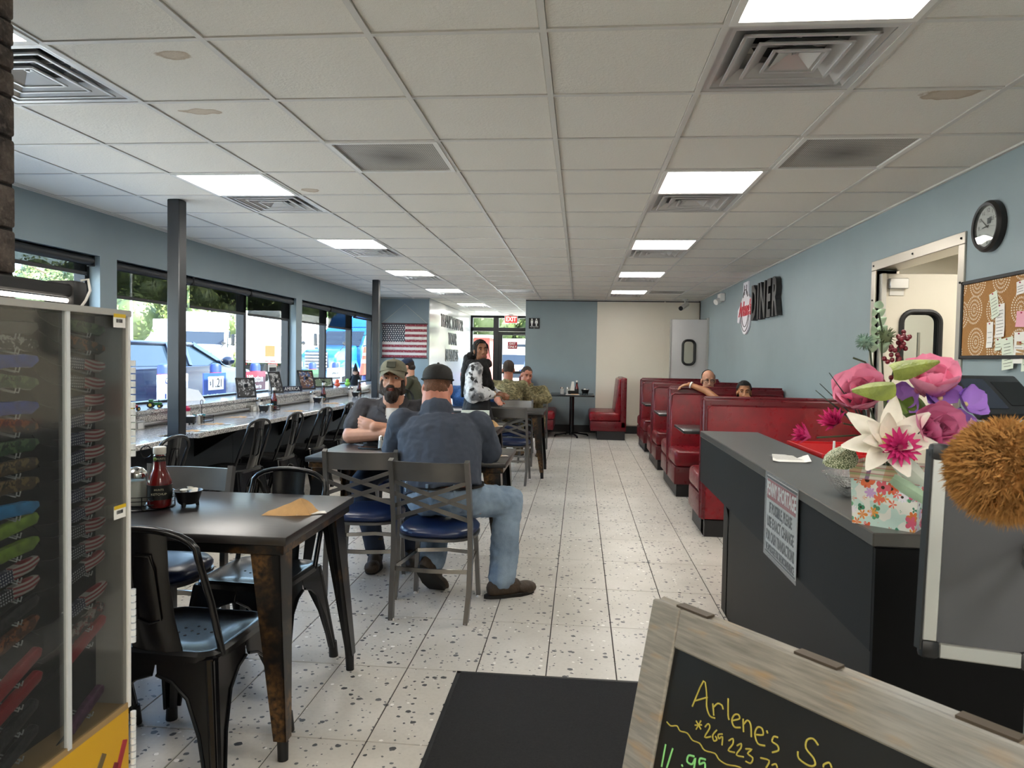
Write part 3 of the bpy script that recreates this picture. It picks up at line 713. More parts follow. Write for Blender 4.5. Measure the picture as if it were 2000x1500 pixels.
# ================================================================ black sheet-metal cafe chairs
def cafe_chair(loc, rz, lab, g):
    t = thing('metal_chair', lab, 'chair', loc, rz, g)
    S = .19
    def rrect(h, r, n=5, z=0, k=1):
        P = []
        for cx, cy, a0 in ((h-r, h-r, 0), (-h+r, h-r, 90), (-h+r, -h+r, 180), (h-r, -h+r, 270)):
            for i in range(n+1): a = R(a0+90*i/n); P.append(((cx+r*math.cos(a))*k, (cy+r*math.sin(a))*k, z))
        return P
    L = [rrect(S, .06, z=.405), rrect(S+.003, .06, z=.44), rrect(S-.006, .06, z=.452), rrect(S-.018, .05, z=.452), rrect(S-.03, .045, z=.446), rrect(.08, .03, z=.441)]
    n = len(L[0]); q = MB(); vs = [p for r in L for p in r]; fs = []
    for i in range(len(L)-1): fs += [(i*n+j, i*n+(j+1) % n, (i+1)*n+(j+1) % n, (i+1)*n+j) for j in range(n)]
    fs.append(tuple((len(L)-1)*n+j for j in range(n))); q._add(vs, fs)
    seat = q.go('seat', black_metal, t)
    q = MB()
    for x, y in ((0, 0), (.035, .02), (-.035, .02), (.035, -.02), (-.035, -.02), (0, .04), (0, -.04), (.07, 0), (-.07, 0)): q.cyl((x, y, .4405), (x, y, .4418), .005, n=8)
    q.go('drain_hole', hole, seat)
    for sx in (-1, 1):
        for sy in (-1, 1):
            q = MB(); top = V((sx*S, sy*S, .43)); ft = V((sx*(S+.05), sy*(S+.055), .05)); md = S
            prof = [(0, 0), (.035, 0), (.04, .12), (.055, .42), (.09, .70), (.14, .82), (md, .865), (md, 1), (0, 1)]
            for ax in (0, 1):
                d = V((-sx, 0, 0)) if ax == 0 else V((0, -sy, 0)); o = V((0, -sy*.004, 0)) if ax == 0 else V((-sx*.004, 0, 0))
                q.prism(prof, lambda a, b: tuple(ft+(top-ft)*b+d*a), lambda a, b: tuple(ft+(top-ft)*b+d*a+o))
                q.tube([ft+(top-ft)*b+d*a-o*.6 for a, b in prof[1:7]], .005, 5)
            q.tube([top+V((-sx*.02, -sy*.02, 0)), ft+V((-sx*.014, -sy*.014, 0))], [.024, .018], 8)
            l = q.go('leg', black_metal, t); MB().cyl(tuple(ft+V((-sx*.012, -sy*.012, .02))), (ft.x-sx*.008, ft.y-sy*.008, 0), .019, .021, 10).go('foot', rubber, l)
    pts = [(-S+.005, -S+.06, .43), (-S+.002, -S-.01, .62), (-S+.012, -S-.05, .74)]
    for i in range(13):
        a = R(180-180*i/12); pts.append((math.cos(a)*(S-.012)*(1 if abs(math.cos(a)) < .99 else 1), -S-.06-.012*math.sin(a), .76+.085*math.sin(a)**.7))
    pts += [(S-.012, -S-.05, .74), (S-.002, -S-.01, .62), (S-.005, -S+.06, .43)]
    MB().tube(pts, .011, 10).go('back_frame', black_metal, t)
    q = MB(); W = [(.085, .43, -S+.012), (.078, .55, -S-.022), (.075, .70, -S-.052), (.08, .84, -S-.07)]
    vs = []; fs = []
    for w_, z, y in W:
        for j, x in enumerate((-1, -.55, -.45, .45, .55, 1)): vs.append((x*w_, y-.006*(1-x*x)-(.005 if abs(x) < .5 and .5 < z < .8 else 0), z))
    for y2 in (0, .004):
        b = len(q.bm.verts)
    for i in range(3):
        for j in range(5): fs.append((i*6+j, i*6+j+1, (i+1)*6+j+1, (i+1)*6+j))
    q._add(vs, fs); bp = q.bm
    r = bmesh.ops.extrude_face_region(bp, geom=list(bp.faces)); bmesh.ops.translate(bp, verts=[v for v in r['geom'] if isinstance(v, bmesh.types.BMVert)], vec=(0, .004, 0))
    pl_ = q.go('back_plate', black_metal, t)
    MB().tube([(-.04, -S-.035, .56), (-.04, -S-.07, .72), (-.03, -S-.078, .765), (.03, -S-.078, .765), (.04, -S-.07, .72), (.04, -S-.035, .56), (.0, -S-.034, .545)], .0035, 5, True).go('embossing', black_metal, pl_)
    return t
G1 = 'black sheet-metal cafe chairs'
ch = cafe_chair((-1.275, 2.27, 0), R(-3), 'black metal cafe chair in front, its back plate towards the camera', G1)
dup(ch, (-1.34, 2.93, 0), R(176), 'black metal cafe chair on the far side of the near table, facing the camera')
dup(ch, (-1.82, 2.22, 0), R(4), 'black metal cafe chair almost hidden behind the knife display')
G2 = 'black metal chairs along the window counter'
cc = [(-2.78, 4.28, 92, 'black metal counter chair left of the near post, seen over the caddy'), (-2.82, 5.60, 86, 'black metal counter chair just right of the near black post'), (-2.82, 6.32, 90, 'second black metal counter chair right of the near post'),
      (-2.80, 7.05, 88, 'third black metal counter chair right of the near post'), (-2.82, 7.85, 93, 'fourth black metal counter chair right of the near post'), (-2.82, 8.55, 88, 'fifth black metal counter chair, partly behind the bearded man\'s arm'), (-2.78, 9.3, 88, 'black metal counter chair hidden behind the bearded man, near far post'), (-2.45, 10.8, 90, 'black metal chair that the man in the navy cap sits on')]
for x, y, a, l in cc: dup(ch, (x, y, 0), R(a), l, G2)
# ================================================================ grey cross-back chairs with blue seats
gun = mat('gunmetal_chair_frame', '74726f', .34, .7, var=(8, .1)); navy = mat('navy_vinyl', '16264a', .3, bump=(200, .05)); chrome = mat('satin_chrome', 'a5a29d', .2, 1)
def cross_chair(loc, rz, lab, g='grey cross-back chairs with blue seats'):
    t = thing('cross_back_chair', lab, 'chair', loc, rz, g); H = .205
    q = MB()
    vs = []; fs = []; n = 24
    for r_, z in ((.2, .425), (.212, .437), (.212, .45), (.195, .468), (.12, .476), (.0001, .477)):
        for j in range(n):
            a = 2*math.pi*j/n; c, s = math.cos(a), math.sin(a); e = .75
            vs.append((math.copysign(abs(c)**e, c)*r_, math.copysign(abs(s)**e, s)*r_, z))
    for i in range(5): fs += [(i*n+j, i*n+(j+1) % n, (i+1)*n+(j+1) % n, (i+1)*n+j) for j in range(n)]
    q._add(vs, fs); q.go('seat_cushion', navy, t, ang=75)
    MB().tube([(math.copysign(abs(math.cos(a))**.75, math.cos(a))*.2, math.copysign(abs(math.sin(a))**.75, math.sin(a))*.2, .415) for a in [2*math.pi*j/24 for j in range(24)]], 1, closed=True, sq=(.028, .014)).go('seat_ring', gun, t)
    for s in (-1, 1):
        MB().tube([(s*(H-.008), -.255, .0), (s*H, -.215, .16), (s*H, -.19, .34), (s*(H-.002), -.198, .52), (s*(H-.004), -.24, .70), (s*(H-.008), -.285, .845)], 1, sq=(.024, .036), up=(1, 0, 0)).go('back_post', gun, t)
        MB().tube([(s*.165, .165, .42), (s*.185, .195, 0)], 1, sq=(.024, .024), up=(1, 0, 0)).go('front_leg', gun, t)
        for f in ((s*(H-.008), -.255), (s*.185, .195)): MB().cyl((f[0], f[1], 0), (f[0], f[1], .012), .018, .016, 8).go('foot', white_pl, t)
    ry = lambda z: -.2-(z-.52)*.25
    q = MB(); N = 8
    for i in range(N):
        x0, x1 = -H+.01+(2*H-.02)*i/N, -H+.01+(2*H-.02)*(i+1)/N; y0_, y1_ = -.03*(1-(x0/H)**2), -.03*(1-(x1/H)**2)
        q._add([(x0, ry(.735)+y0_, .735), (x1, ry(.735)+y1_, .735), (x1, ry(.835)+y1_, .835), (x0, ry(.835)+y0_, .835), (x0, ry(.735)+y0_+.016, .735), (x1, ry(.735)+y1_+.016, .735), (x1, ry(.835)+y1_+.016, .835), (x0, ry(.835)+y0_+.016, .835)], [(0, 1, 2, 3), (7, 6, 5, 4), (3, 2, 6, 7), (0, 4, 5, 1)])
    bmesh.ops.remove_doubles(q.bm, verts=q.bm.verts, dist=.0005); q.go('top_rail', gun, t)
    for s in (-1, 1):
        for dz in (0, .068):
            P = [(s*(-H+.008), ry(.525+dz), .525+dz), (s*(-H/3), ry(.57+dz)-.018, .572+dz), (s*H/3, ry(.62+dz)-.018, .618+dz), (s*(H-.008), ry(.665+dz), .665+dz)]
            MB().tube(P, 1, sq=(.006, .022), up=(0, 1, 0)).go('cross_slat', gun, t)
    MB().tube([(H, -.205, .26), (.185, -.02, .26), (.172, .165, .26), (.0, .21, .26), (-.172, .165, .26), (-.185, -.02, .26), (-H, -.205, .26), (0, -.225, .26)], 1, closed=True, sq=(.022, .01), up=(0, 0, 1)).go('stretcher', chrome, t)
    return t
x1 = cross_chair((-.745, 3.87, 0), R(-2), 'grey cross-back chair that the man in the black cap sits on')
for loc, a, l in (((-1.235, 4.17, 0), 6, 'empty grey cross-back chair with blue seat beside the seated man'), ((-1.80, 2.92, 0), 181, 'grey cross-back chair with blue seat behind the condiment caddy'),
                  ((-.74, 7.93, 0), -4, 'empty grey cross-back chair with blue seat in the aisle beside the woman'), ((-.80, 8.86, 0), 178, 'grey cross-back chair with shiny top rail on the soldiers\' side'),
                  ((-1.33, 5.22, 0), 182, 'grey cross-back chair under the bearded man'), ((-.98, 9.62, 0), 0, 'grey cross-back chair under the soldier seen from behind'), ((-.72, 10.68, 0), 170, 'grey cross-back chair under the soldier who faces the camera'), ((-1.42, 9.22, 0), 180, 'grey cross-back chair under the diner in the blue shirt')):
    dup(x1, loc, R(a), l)
# ================================================================ front counter
lam_b = mat('brown_charcoal_laminate', '322f2b', .6, 0, .2); lam = mat('charcoal_laminate', '1b1c1d', .55, 0, .15, var=(4, .04)); lam_top = mat('grey_laminate_top', '4a4845', .3, var=(5, .05)); blk_end = mat('black_end_panel', '060607', .6, 0, .15)
fc = thing('front_counter', 'charcoal front counter with overhanging ledge and black end panel', 'counter', (0, 0, 0))
MB().b2((.65, 1.64, .968), (.95, 3.93, 1.0), .003, 1).go('ledge_top', lam_top, fc, smooth=False)
MB().b2((.655, 1.65, .73), (.675, 3.92, .968), .002, 1).go('fascia', lam, fc, smooth=False)
MB().b2((.81, 1.66, 0), (.83, 4.06, .75)).go('base_panel', lam_b, fc, smooth=False)
MB().b2((.93, 1.66, .86), (.95, 3.92, .97)).go('back_riser', lam, fc, smooth=False)
MB().b2((.654, 1.634, 0), (1.6, 1.646, .967)).go('end_panel', blk_end, fc, smooth=False)
pr_ = [(.656, .97), (.656, .73)]
for i in range(9):
    a = R(90*i/8); pr_.append((.81-.154*math.cos(a), .73-.24*math.sin(a)) if False else (.656+.154*math.sin(a), .49+.24*math.cos(a)))
pr_ += [(.81, 0), (1.6, 0), (1.6, .86), (.95, .86), (.95, .97)]
MB().px(pr_, 'Y', 3.92, 3.945).go('end_bracket', blk_end, fc, smooth=False)
MB().b2((.95, 1.66, .83), (1.6, 3.92, .86), .003, 1).go('work_surface', lam_top, fc, smooth=False)
MB().b2((1.56, 1.66, .0), (1.58, 3.92, .83)).go('rear_panel', lam, fc, smooth=False)
# ---- penny shortage notice
paper = mat('white_paper', 'eeece6', .55); ink_b = mat('black_print', '16161a', .5); ink_red = mat('muted_red_print', '9c4247', .5)
lamn = glass('laminate_film', 'f2f2f2', .3, .1, .12)
t = thing('penny_notice', 'laminated PENNY SHORTAGE notice taped to the front counter', 'sign', (.648, 2.355, .857))
MB().box((0, 0, 0), (.003, .345, .262)).go('sheet', paper, t, smooth=False); MB().box((-.003, 0, 0), (.0015, .375, .284)).go('laminate', lamn, t, smooth=False)
MB().box((-.0018, 0, .088), (.001, .325, .066)).go('red_band', ink_red, t, smooth=False)
MB().box((-.0018, 0, .126), (.001, .345, .007)).box((-.0018, 0, -.126), (.001, .345, .007)).go('border_line', ink_b, t, smooth=False)
text('heading', 'PENNY SHORTAGE', .064, paper, t, FACE_PX((-.0026, 0, .088)), ext=.0004, sx=.60, bold=.0012)
for s, z, h, k_ in (('IF POSSIBLE, PLEASE', .026, .05, .60), ('USE EXACT CHANGE', -.022, .05, .64), ('FOR CASH TRANSACTIONS', -.070, .05, .52), ('WE APOLOGIZE FOR THE INCONVENIENCE', -.109, .034, .485)):
    text('line', s, h, ink_b, t, FACE_PX((-.0024, 0, z)), ext=.0004, sx=k_, bold=.001)
# ---- things on the counter
t = thing('menu_sheet', 'single printed white sheet lying on the counter ledge', 'paper', (.795, 2.86, 1.0))
q = MB()
for i in range(6):
    for j in range(4):
        f = lambda a, b: (-.07+.14*a/6+.012*b, -.10+.2*b/4, .002+.003*math.sin(a*1.1)*(b/4)+(.004 if a in (0, 6) else 0))
        q._add([f(i, j), f(i+1, j), f(i+1, j+1), f(i, j+1)], [(0, 1, 2, 3)])
q.go('sheet', paper, t)
for i in range(6): MB().box((0, -.06+.024*i, .0065), (.095, .004, .0006), M.Rotation(0, 3, 'Z')).go('printed_line', mat('grey_print', '8d8a88', .6), t, smooth=False)
t = thing('candy_dish', 'clear textured glass bowl with candy on the counter ledge', 'bowl', (.775, 2.10, 1.0))
gl = mat('clear_glass', 'f2f5f5', .05); gl.node_tree.nodes['Principled BSDF'].inputs['Transmission Weight'].default_value = .9; gl.node_tree.nodes['Principled BSDF'].inputs['IOR'].default_value = 1.3
k = NT(gl); k.bump(k.noise(260, 2), .8, .004)
MB().lathe([(.028, 0), (.034, .004), (.06, .028), (.078, .056), (.085, .062), (.082, .063), (.074, .055), (.056, .03), (.03, .008), (0, .007)], 28).go('bowl', gl, t)
foil = mat('silver_candy_wrap', 'c9c4bd', .25, .6)
for i in range(9): t2 = MB().ell((random.uniform(-.035, .035), random.uniform(-.035, .035), .022+random.uniform(0, .016)), (.014, .009, .008), M.Rotation(random.random()*3, 3, 'Z'), 8, 6).go('candy', foil, t)
basket_red = mat('red_plastic', 'c2151b', .35)
t = thing('red_basket', 'red plastic basket on the work surface behind the counter ledge', 'basket', (1.16, 3.25, .86))
q = MB()
for k4 in range(4):
    rot = M.Rotation(k4*math.pi/2, 3, 'Z'); a, b = (.17, .24) if k4 % 2 == 0 else (.24, .17)
    P = [rot @ V(p) for p in ((-a*.85, -b*.85, 0), (a*.85, -b*.85, 0), (a, -b, .135), (-a, -b, .135))]
    Q = [p*1 for p in P]; Q = [V((p.x*.975, p.y*.975, p.z)) for p in P]
    q._add(P+Q, [(0, 1, 2, 3), (7, 6, 5, 4), (3, 2, 6, 7), (0, 4, 5, 1)])
q.box((0, 0, .004), (.29, .41, .006)).go('tub', basket_red, t, smooth=False)
MB().tube([(-.175, -.245, .137), (.175, -.245, .137), (.175, .245, .137), (-.175, .245, .137)], 1, closed=True, sq=(.016, .012), up=(0, 0, 1)).go('rim', basket_red, t)
cup_m = glass('clear_plastic', 'eef0f0', .4, .08, .12)
t = thing('plastic_cup', 'clear plastic cup with dome lid and white straw behind the ledge', 'cup', (1.02, 3.0, .86))
MB().lathe([(.03, 0), (.04, .10)], 18).go('cup', cup_m, t); MB().lathe([(.044, .10), (.042, .12), (.032, .142), (.012, .15)], 18).go('dome_lid', cup_m, t); MB().cyl((0, 0, .02), (.006, 0, .2), .005, n=8).go('straw', white_pl, t)
t = thing('payment_terminal', 'black payment terminal with tilted screen on work surface', 'terminal', (1.50, 2.75, .86))
rt = M.Rotation(R(20), 3, 'Z') @ M.Rotation(R(42), 3, 'X')
MB().box((0, .03, .01), (.16, .2, .02), None, .004, 1).cyl((0, .03, .02), (0, 0, .36), .03).go('stand', black_pl, t)
MB().box((0, 0, .40), (.30, .2, .035), rt, .008, 2).go('body', mat('dark_terminal_plastic', '232325', .4), t)
scr = mat('dim_screen', '2a2f3d', .15); MB().box(tuple(rt @ V((-.075, .0, .0185))+V((0, 0, .40))), (.11, .15, .003), rt).go('screen', scr, t, smooth=False)
MB().box(tuple(rt @ V((.07, .0, .0185))+V((0, 0, .40))), (.13, .12, .003), rt).go('keypad', black_pl, t, smooth=False)
for i, (x, y) in enumerate(((1.36, 2.6), (1.33, 2.45))):
    t = thing('receipt_stack', ['stack of white receipts beside the payment terminal', 'smaller stack of white slips behind the flower arrangement'][i], 'paper', (x, y, .86))
    for j in range(8): MB().box((random.uniform(-.006, .006), random.uniform(-.006, .006), .01+.022*j), (.12, .17, .02)).go('receipt_pad', paper, t, smooth=False)
# ---- flower arrangement
FL = thing('flower_arrangement', 'artificial flowers in a floral printed gift box at the counter end', 'flowers', (.722, 1.735, 1.0))
O = V((.722, 1.735, 1.0))
bx_m = bpy.data.materials.new('floral_print'); bx_m.use_nodes = True; k = NT(bx_m); o_ = k.coord()
def blooms(scale, thr, petals, colA, colB, base, seed, size):
    v = k.new('TexVoronoi'); v.inputs['Scale'].default_value = scale; v.inputs['Randomness'].default_value = .75
    ad = k.new('VectorMath', operation='ADD'); k.put(ad.inputs[0], o_); ad.inputs[1].default_value = (seed, seed*.7, seed*.3)
    k.put(v.inputs['Vector'], ad.outputs[0]); df = k.new('VectorMath', operation='SUBTRACT'); k.put(df.inputs[0], ad.outputs[0]); k.put(df.inputs[1], v.outputs['Position'])
    r = k.sep(v.outputs['Color']); xyz = k.sep(df.outputs[0])
    ang = k.math('ARCTAN2', xyz[2], k.math('ADD', xyz[0], k.math('MULTIPLY', xyz[1], -1)))
    rad = k.math('MULTIPLY', k.math('ADD', k.math('MULTIPLY', k.math('ABSOLUTE', k.math('COSINE', k.math('MULTIPLY', ang, petals/2))), .45), .55), size)
    d = v.outputs['Distance']
    on = k.math('MULTIPLY', k.math('LESS_THAN', d, rad), k.math('GREATER_THAN', r[0], thr))
    c = k.mix(r[1], colA, colB); out = k.mix(on, base, c)
    cen = k.math('MULTIPLY', k.math('LESS_THAN', d, size*.28), on); return k.mix(cen, out, '3a2a20')
base_ = k.mix(k.math('GREATER_THAN', k.noise(30, 1), .52), 'cfe6dc', 'f0efe6')
c_ = blooms(40, .35, 3, '3f8a6a', '78b48a', base_, 3.3, .36); c_ = blooms(30, .25, 6, 'd64a3c', 'f0a24a', c_, 1.7, .44); c_ = blooms(34, .45, 8, 'ffffff', 'cfa6d8', c_, 5.1, .46); c_ = blooms(26, .5, 5, 'e0608a', 'ee7a50', c_, 8.2, .46)
k.put(k.b.inputs['Base Color'], c_); k.b.inputs['Roughness'].default_value = .4
pl_m = bpy.data.materials.new('plaid_print'); pl_m.use_nodes = True; k = NT(pl_m); x_, y_, z_ = k.sep(k.coord())
def stripes(v, n, wdt, ph=0): return k.math('LESS_THAN', k.math('FRACT', k.math('ADD', k.math('MULTIPLY', v, n), ph)), wdt)
u_ = k.math('ADD', x_, k.math('MULTIPLY', y_, .8))
c_ = k.mix(k.math('MULTIPLY', stripes(u_, 45, .35), .6), 'efe6d8', 'd9a05a'); c_ = k.mix(k.math('MULTIPLY', stripes(u_, 45, .12, .5), .8), c_, '7a4a8a'); c_ = k.mix(k.math('MULTIPLY', stripes(z_, 70, .4), .5), c_, '8fb06a'); c_ = k.mix(k.math('MULTIPLY', stripes(z_, 70, .15, .6), .7), c_, 'c05a6a')
k.put(k.b.inputs['Base Color'], c_); k.b.inputs['Roughness'].default_value = .5
rz = M.Rotation(R(-38), 3, 'Z')
def tapered(z0, z1, h0, h1, e=.0):
    q = MB(); P = []
    for z, h in ((z0, h0), (z1, h1)):
        for a, b in ((-1, -1), (1, -1), (1, 1), (-1, 1)): P.append(tuple(rz @ V((a*(h+e), b*(h*.72+e), z))))
    q._add(P, [(0, 1, 5, 4), (1, 2, 6, 5), (2, 3, 7, 6), (3, 0, 4, 7), (0, 3, 2, 1)]); return q
tapered(0, .118, .066, .072).go('gift_box', bx_m, FL, smooth=False)
bq = tapered(.106, .143, .0715, .0745, .0012).go('plaid_band', pl_m, FL, smooth=False)
MB().box((0, 0, .11), (.105, .085, .05), rz).go('dark_filler', mat('flower_foam', '1c2a16', .9), FL, smooth=False)
def petal(L, W, curl, cup=.2, n=6, tip=.9, th=0):
    """petal along +Y from the origin, curving up by curl radians over its length"""
    q = MB(); vs = []; fs = []; m = 4; y = z = 0; P = []
    for i in range(n+1):
        t_ = i/n; a = curl*t_; y += L/n*math.cos(a)*(i > 0); z += L/n*math.sin(a)*(i > 0)
        w_ = W*math.sin(math.pi*min(1, (.12+.88*t_)**tip)*.97)+W*.06
        for j in range(m+1):
            s_ = j/m*2-1; vs.append((s_*w_/2, y, z+cup*w_*(s_*s_)))
    for i in range(n):
        for j in range(m): fs.append((i*(m+1)+j, i*(m+1)+j+1, (i+1)*(m+1)+j+1, (i+1)*(m+1)+j))
    q._add(vs, fs); return q
def pmat(n, c1, c2): return mat(n, c1, .55, var=(14, .12), sss=.0)
def flower(name, at_, normal, rings, m, centre=None, lab=None):
    """rings: (count, length, width, start angle from the axis, curl, cup)"""
    f = put(name, None, FL, V(at_)-O, V(normal).to_track_quat('Z', 'Y').to_euler())
    if lab: f['label'] = lab
    for n, L, W, a0, curl, cup in rings:
        me = petal(L, W, curl, cup).mesh('petal', m, True, 80)
        for i in range(n):
            a = 2*math.pi*(i+random.uniform(-.15, .15))/n
            p = put('petal', me, f); p.matrix_local = M.Rotation(a, 4, 'Z') @ M.Rotation(R(a0)+random.uniform(-.12, .12), 4, 'X')
    if centre: MB().ell((0, 0, centre[0]), centre[1], None, 10, 7).go('flower_centre', centre[2], f)
    return f
cw = pmat('cream_petal', 'f2eee2', 0); cp = pmat('pink_petal', 'eb9cba', 0); cp2 = pmat('rose_pink_petal', 'dc86b0', 0); cv = pmat('violet_petal', 'a67ad2', 0); cm = pmat('magenta_petal', 'd0307a', 0); cgreen = mat('green_leaf', '5f7a2c', .5, var=(12, .25)); cpale = mat('pale_eucalyptus', 'a5bfa2', .6, var=(20, .15)); cyel = mat('yellow_centre', 'd9c98a', .7); cber = mat('dark_red_berry', '6d1424', .3); stem_m = mat('dark_stem', '2e3a20', .6)
TO = V((-.38, -.9, .15))
flower('white_lily', (.672, 1.63, 1.20), (-.35, -.85, .45), [(7, .105, .042, 12, .35, .25), (6, .078, .034, 38, .4, .3)], cw, (.012, (.014, .014, .02), cyel))
for nm, p_, n_, m_, s_ in (('pink_rose', (.773, 1.68, 1.305), (-.1, -.55, .8), cp, 1.5), ('pink_rose', (.655, 1.72, 1.285), (-.5, -.7, .5), cp, 1.5), ('pink_rose', (.758, 1.64, 1.225), (.1, -.95, .35), cp2, 1.35)):
    flower(nm, p_, n_, [(6, .062*s_, .062*s_, 25, .7, .35), (5, .052*s_, .052*s_, 48, .7, .4), (4, .04*s_, .04*s_, 66, .5, .5), (3, .03*s_, .03*s_, 78, .3, .6)], m_)
for p_, n_ in (((.79, 1.665, 1.297), (-.2, -.8, .5)), ((.838, 1.66, 1.285), (.3, -.8, .4)), ((.808, 1.65, 1.24), (.2, -.95, .1)), ((.72, 1.70, 1.285), (-.2, -.9, .4))):
    flower('violet_blossom', p_, n_, [(5, .05, .05, 20, .5, .3)], cv, (.004, (.006, .006, .006), cyel))
flower('magenta_gerbera', (.676, 1.59, 1.196), (-.1, -.95, .2), [(16, .044, .012, 12, .2, .3), (14, .034, .011, 32, .2, .3), (10, .022, .009, 55, .1, .3)], cm, (.006, (.008, .008, .006), mat('gerbera_centre', '7d1840', .7)))
flower('magenta_thistle', (.517, 1.66, 1.205), (-.85, -.25, .3), [(14, .042, .010, 50, .1, .3), (12, .040, .009, 66, .1, .3), (8, .036, .009, 80, 0, .3)], cm)
flower('magenta_thistle', (.585, 1.70, 1.232), (-.6, -.5, .5), [(14, .044, .010, 42, .1, .3), (12, .040, .009, 62, .1, .3), (8, .036, .009, 80, 0, .3)], cm)
flower('pale_blossom', (.84, 1.64, 1.235), (.3, -.9, .2), [(9, .026, .011, 20, .3, .3), (7, .018, .009, 50, .3, .3)], pmat('pale_pink_petal', 'd9a4bc', 0))
def leaf(name, at_, d, L, W, m, curl=.4, roll=0):
    z = V(d).normalized(); nn = V((-.25, -1, .45)); nn = (nn-z*nn.dot(z)).normalized(); x = z.cross(nn).normalized()
    o = put(name, petal(L, W, curl, -.42, 9, .62).mesh(name, m, True, 30), FL); u = x.cross(z)
    o.matrix_local = M.Translation(V(at_)-O) @ M(((x.x, z.x, u.x, 0), (x.y, z.y, u.y, 0), (x.z, z.z, u.z, 0), (0, 0, 0, 1))) @ M.Rotation(roll, 4, 'Y'); return o
cl = mat('yellow_green_leaf', '828f3e', .55, var=(28, .35), bump=(120, .4))
leaf('leaf', (.675, 1.615, 1.328), (-1, -.12, -.08), .092, .048, cl, -.2, .2); leaf('leaf', (.668, 1.615, 1.358), (1, -.1, .28), .10, .042, cl, -.25, .1); leaf('leaf', (.70, 1.70, 1.30), (.2, -.7, -.5), .07, .04, cgreen, .2); leaf('leaf', (.735, 1.68, 1.30), (.3, -.5, -.9), .08, .05, cgreen, .2); leaf('leaf', (.70, 1.66, 1.17), (.5, -.75, -.6), .10, .042, pmat('white_green_leaf', 'c9cfc0', 0), -.2, .1)
leaf('long_leaf', (.67, 1.60, 1.13), (.75, -.35, -.5), .13, .028, cpale, -.1, .1)
lat, k = custom('lattice_leaf', '5c6a44', .6); vv = k.new('TexVoronoi', feature='DISTANCE_TO_EDGE'); vv.inputs['Scale'].default_value = 240; k.put(vv.inputs['Vector'], k.coord()); k.put(k.b.inputs['Base Color'], k.mix(k.math('LESS_THAN', vv.outputs['Distance'], .14), 'cfd3b4', '4d5a36'))
leaf('lattice_leaf', (.615, 1.69, 1.185), (-.8, -.45, -.45), .092, .062, lat, .1, .25)
q = MB()
for (x, y, z), (a, b, c) in (((.70, 1.72, 1.12), (.69, 1.73, 1.40)), ((.69, 1.73, 1.40), (.682, 1.735, 1.49)), ((.70, 1.72, 1.30), (.665, 1.72, 1.37)), ((.665, 1.72, 1.37), (.648, 1.72, 1.415)), ((.70, 1.72, 1.3), (.725, 1.72, 1.42)), ((.70, 1.7, 1.2), (.53, 1.66, 1.205)), ((.70, 1.7, 1.2), (.60, 1.7, 1.235)), ((.72, 1.7, 1.14), (.79, 1.67, 1.29)), ((.72, 1.7, 1.14), (.835, 1.665, 1.28)), ((.7, 1.7, 1.14), (.655, 1.72, 1.29)), ((.7, 1.7, 1.14), (.76, 1.7, 1.3)), ((.665, 1.71, 1.35), (.62, 1.71, 1.385))):
    q.tube([V((x, y, z))-O, (V((x, y, z))+V((a, b, c)))/2-O+V((.004, 0, .008)), V((a, b, c))-O], .0022, 6)
q.go('stems', stem_m, FL)
q = MB()
for i, (a, b, c) in enumerate(((.53, 1.68, 1.31), (.545, 1.70, 1.325), (.565, 1.70, 1.35), (.59, 1.72, 1.33), (.575, 1.7, 1.28), (.615, 1.72, 1.33))):
    q.tube([V((.66, 1.70, 1.2))-O, V(((.66+a)/2+.008, 1.70, (1.2+c)/2))-O, V((a, b, c))-O], [.0024, .002, .0008], 5)
q.go('grass_blades', mat('dark_grass', '2a3a30', .6), FL)
q = MB(); q.ell(V((.648, 1.72, 1.422))-O, .013)
for i in range(90):
    d = V((random.gauss(0, 1), random.gauss(0, 1), random.gauss(0, 1))).normalized(); c = V((.648, 1.72, 1.422))-O; q.tube([c+d*.012, c+d*.021], [.0012, .0005], 4)
q.go('globe_thistle', mat('grey_green_thistle', '6d8a7a', .7), FL)
q = MB(); q.ell(V((.70, 1.735, 1.435))-O, (.014, .014, .016))
for i in range(70):
    d = V((random.gauss(0, 1), random.gauss(0, 1), random.gauss(0, 1)+.3)).normalized(); c = V((.70, 1.735, 1.435))-O; q.tube([c+d*.012, c+d*.024], [.0014, .0005], 4)
q.go('spiky_head', mat('olive_thistle', '5d6a4c', .7), FL)
for i in range(5):
    z = 1.41+.02*i
    for s in (-1, 1): leaf('eucalyptus_leaf', (.684-.001*i, 1.735, z), (s*1, -.45, .5), .026-.002*i, .026-.002*i, cpale, .2)
leaf('eucalyptus_leaf', (.68, 1.735, 1.5), (.1, -.4, .9), .02, .02, cpale)
for i in range(34):
    c = V((.728, 1.72, 1.425)) if i < 14 else (V((.712, 1.72, 1.40)) if i < 26 else V((.72, 1.71, 1.36)))
    MB().ell(c-O+V((random.gauss(0, .011), random.gauss(0, .008), random.gauss(0, .013))), .0058, None, 8, 6).go('berry', cber, FL)
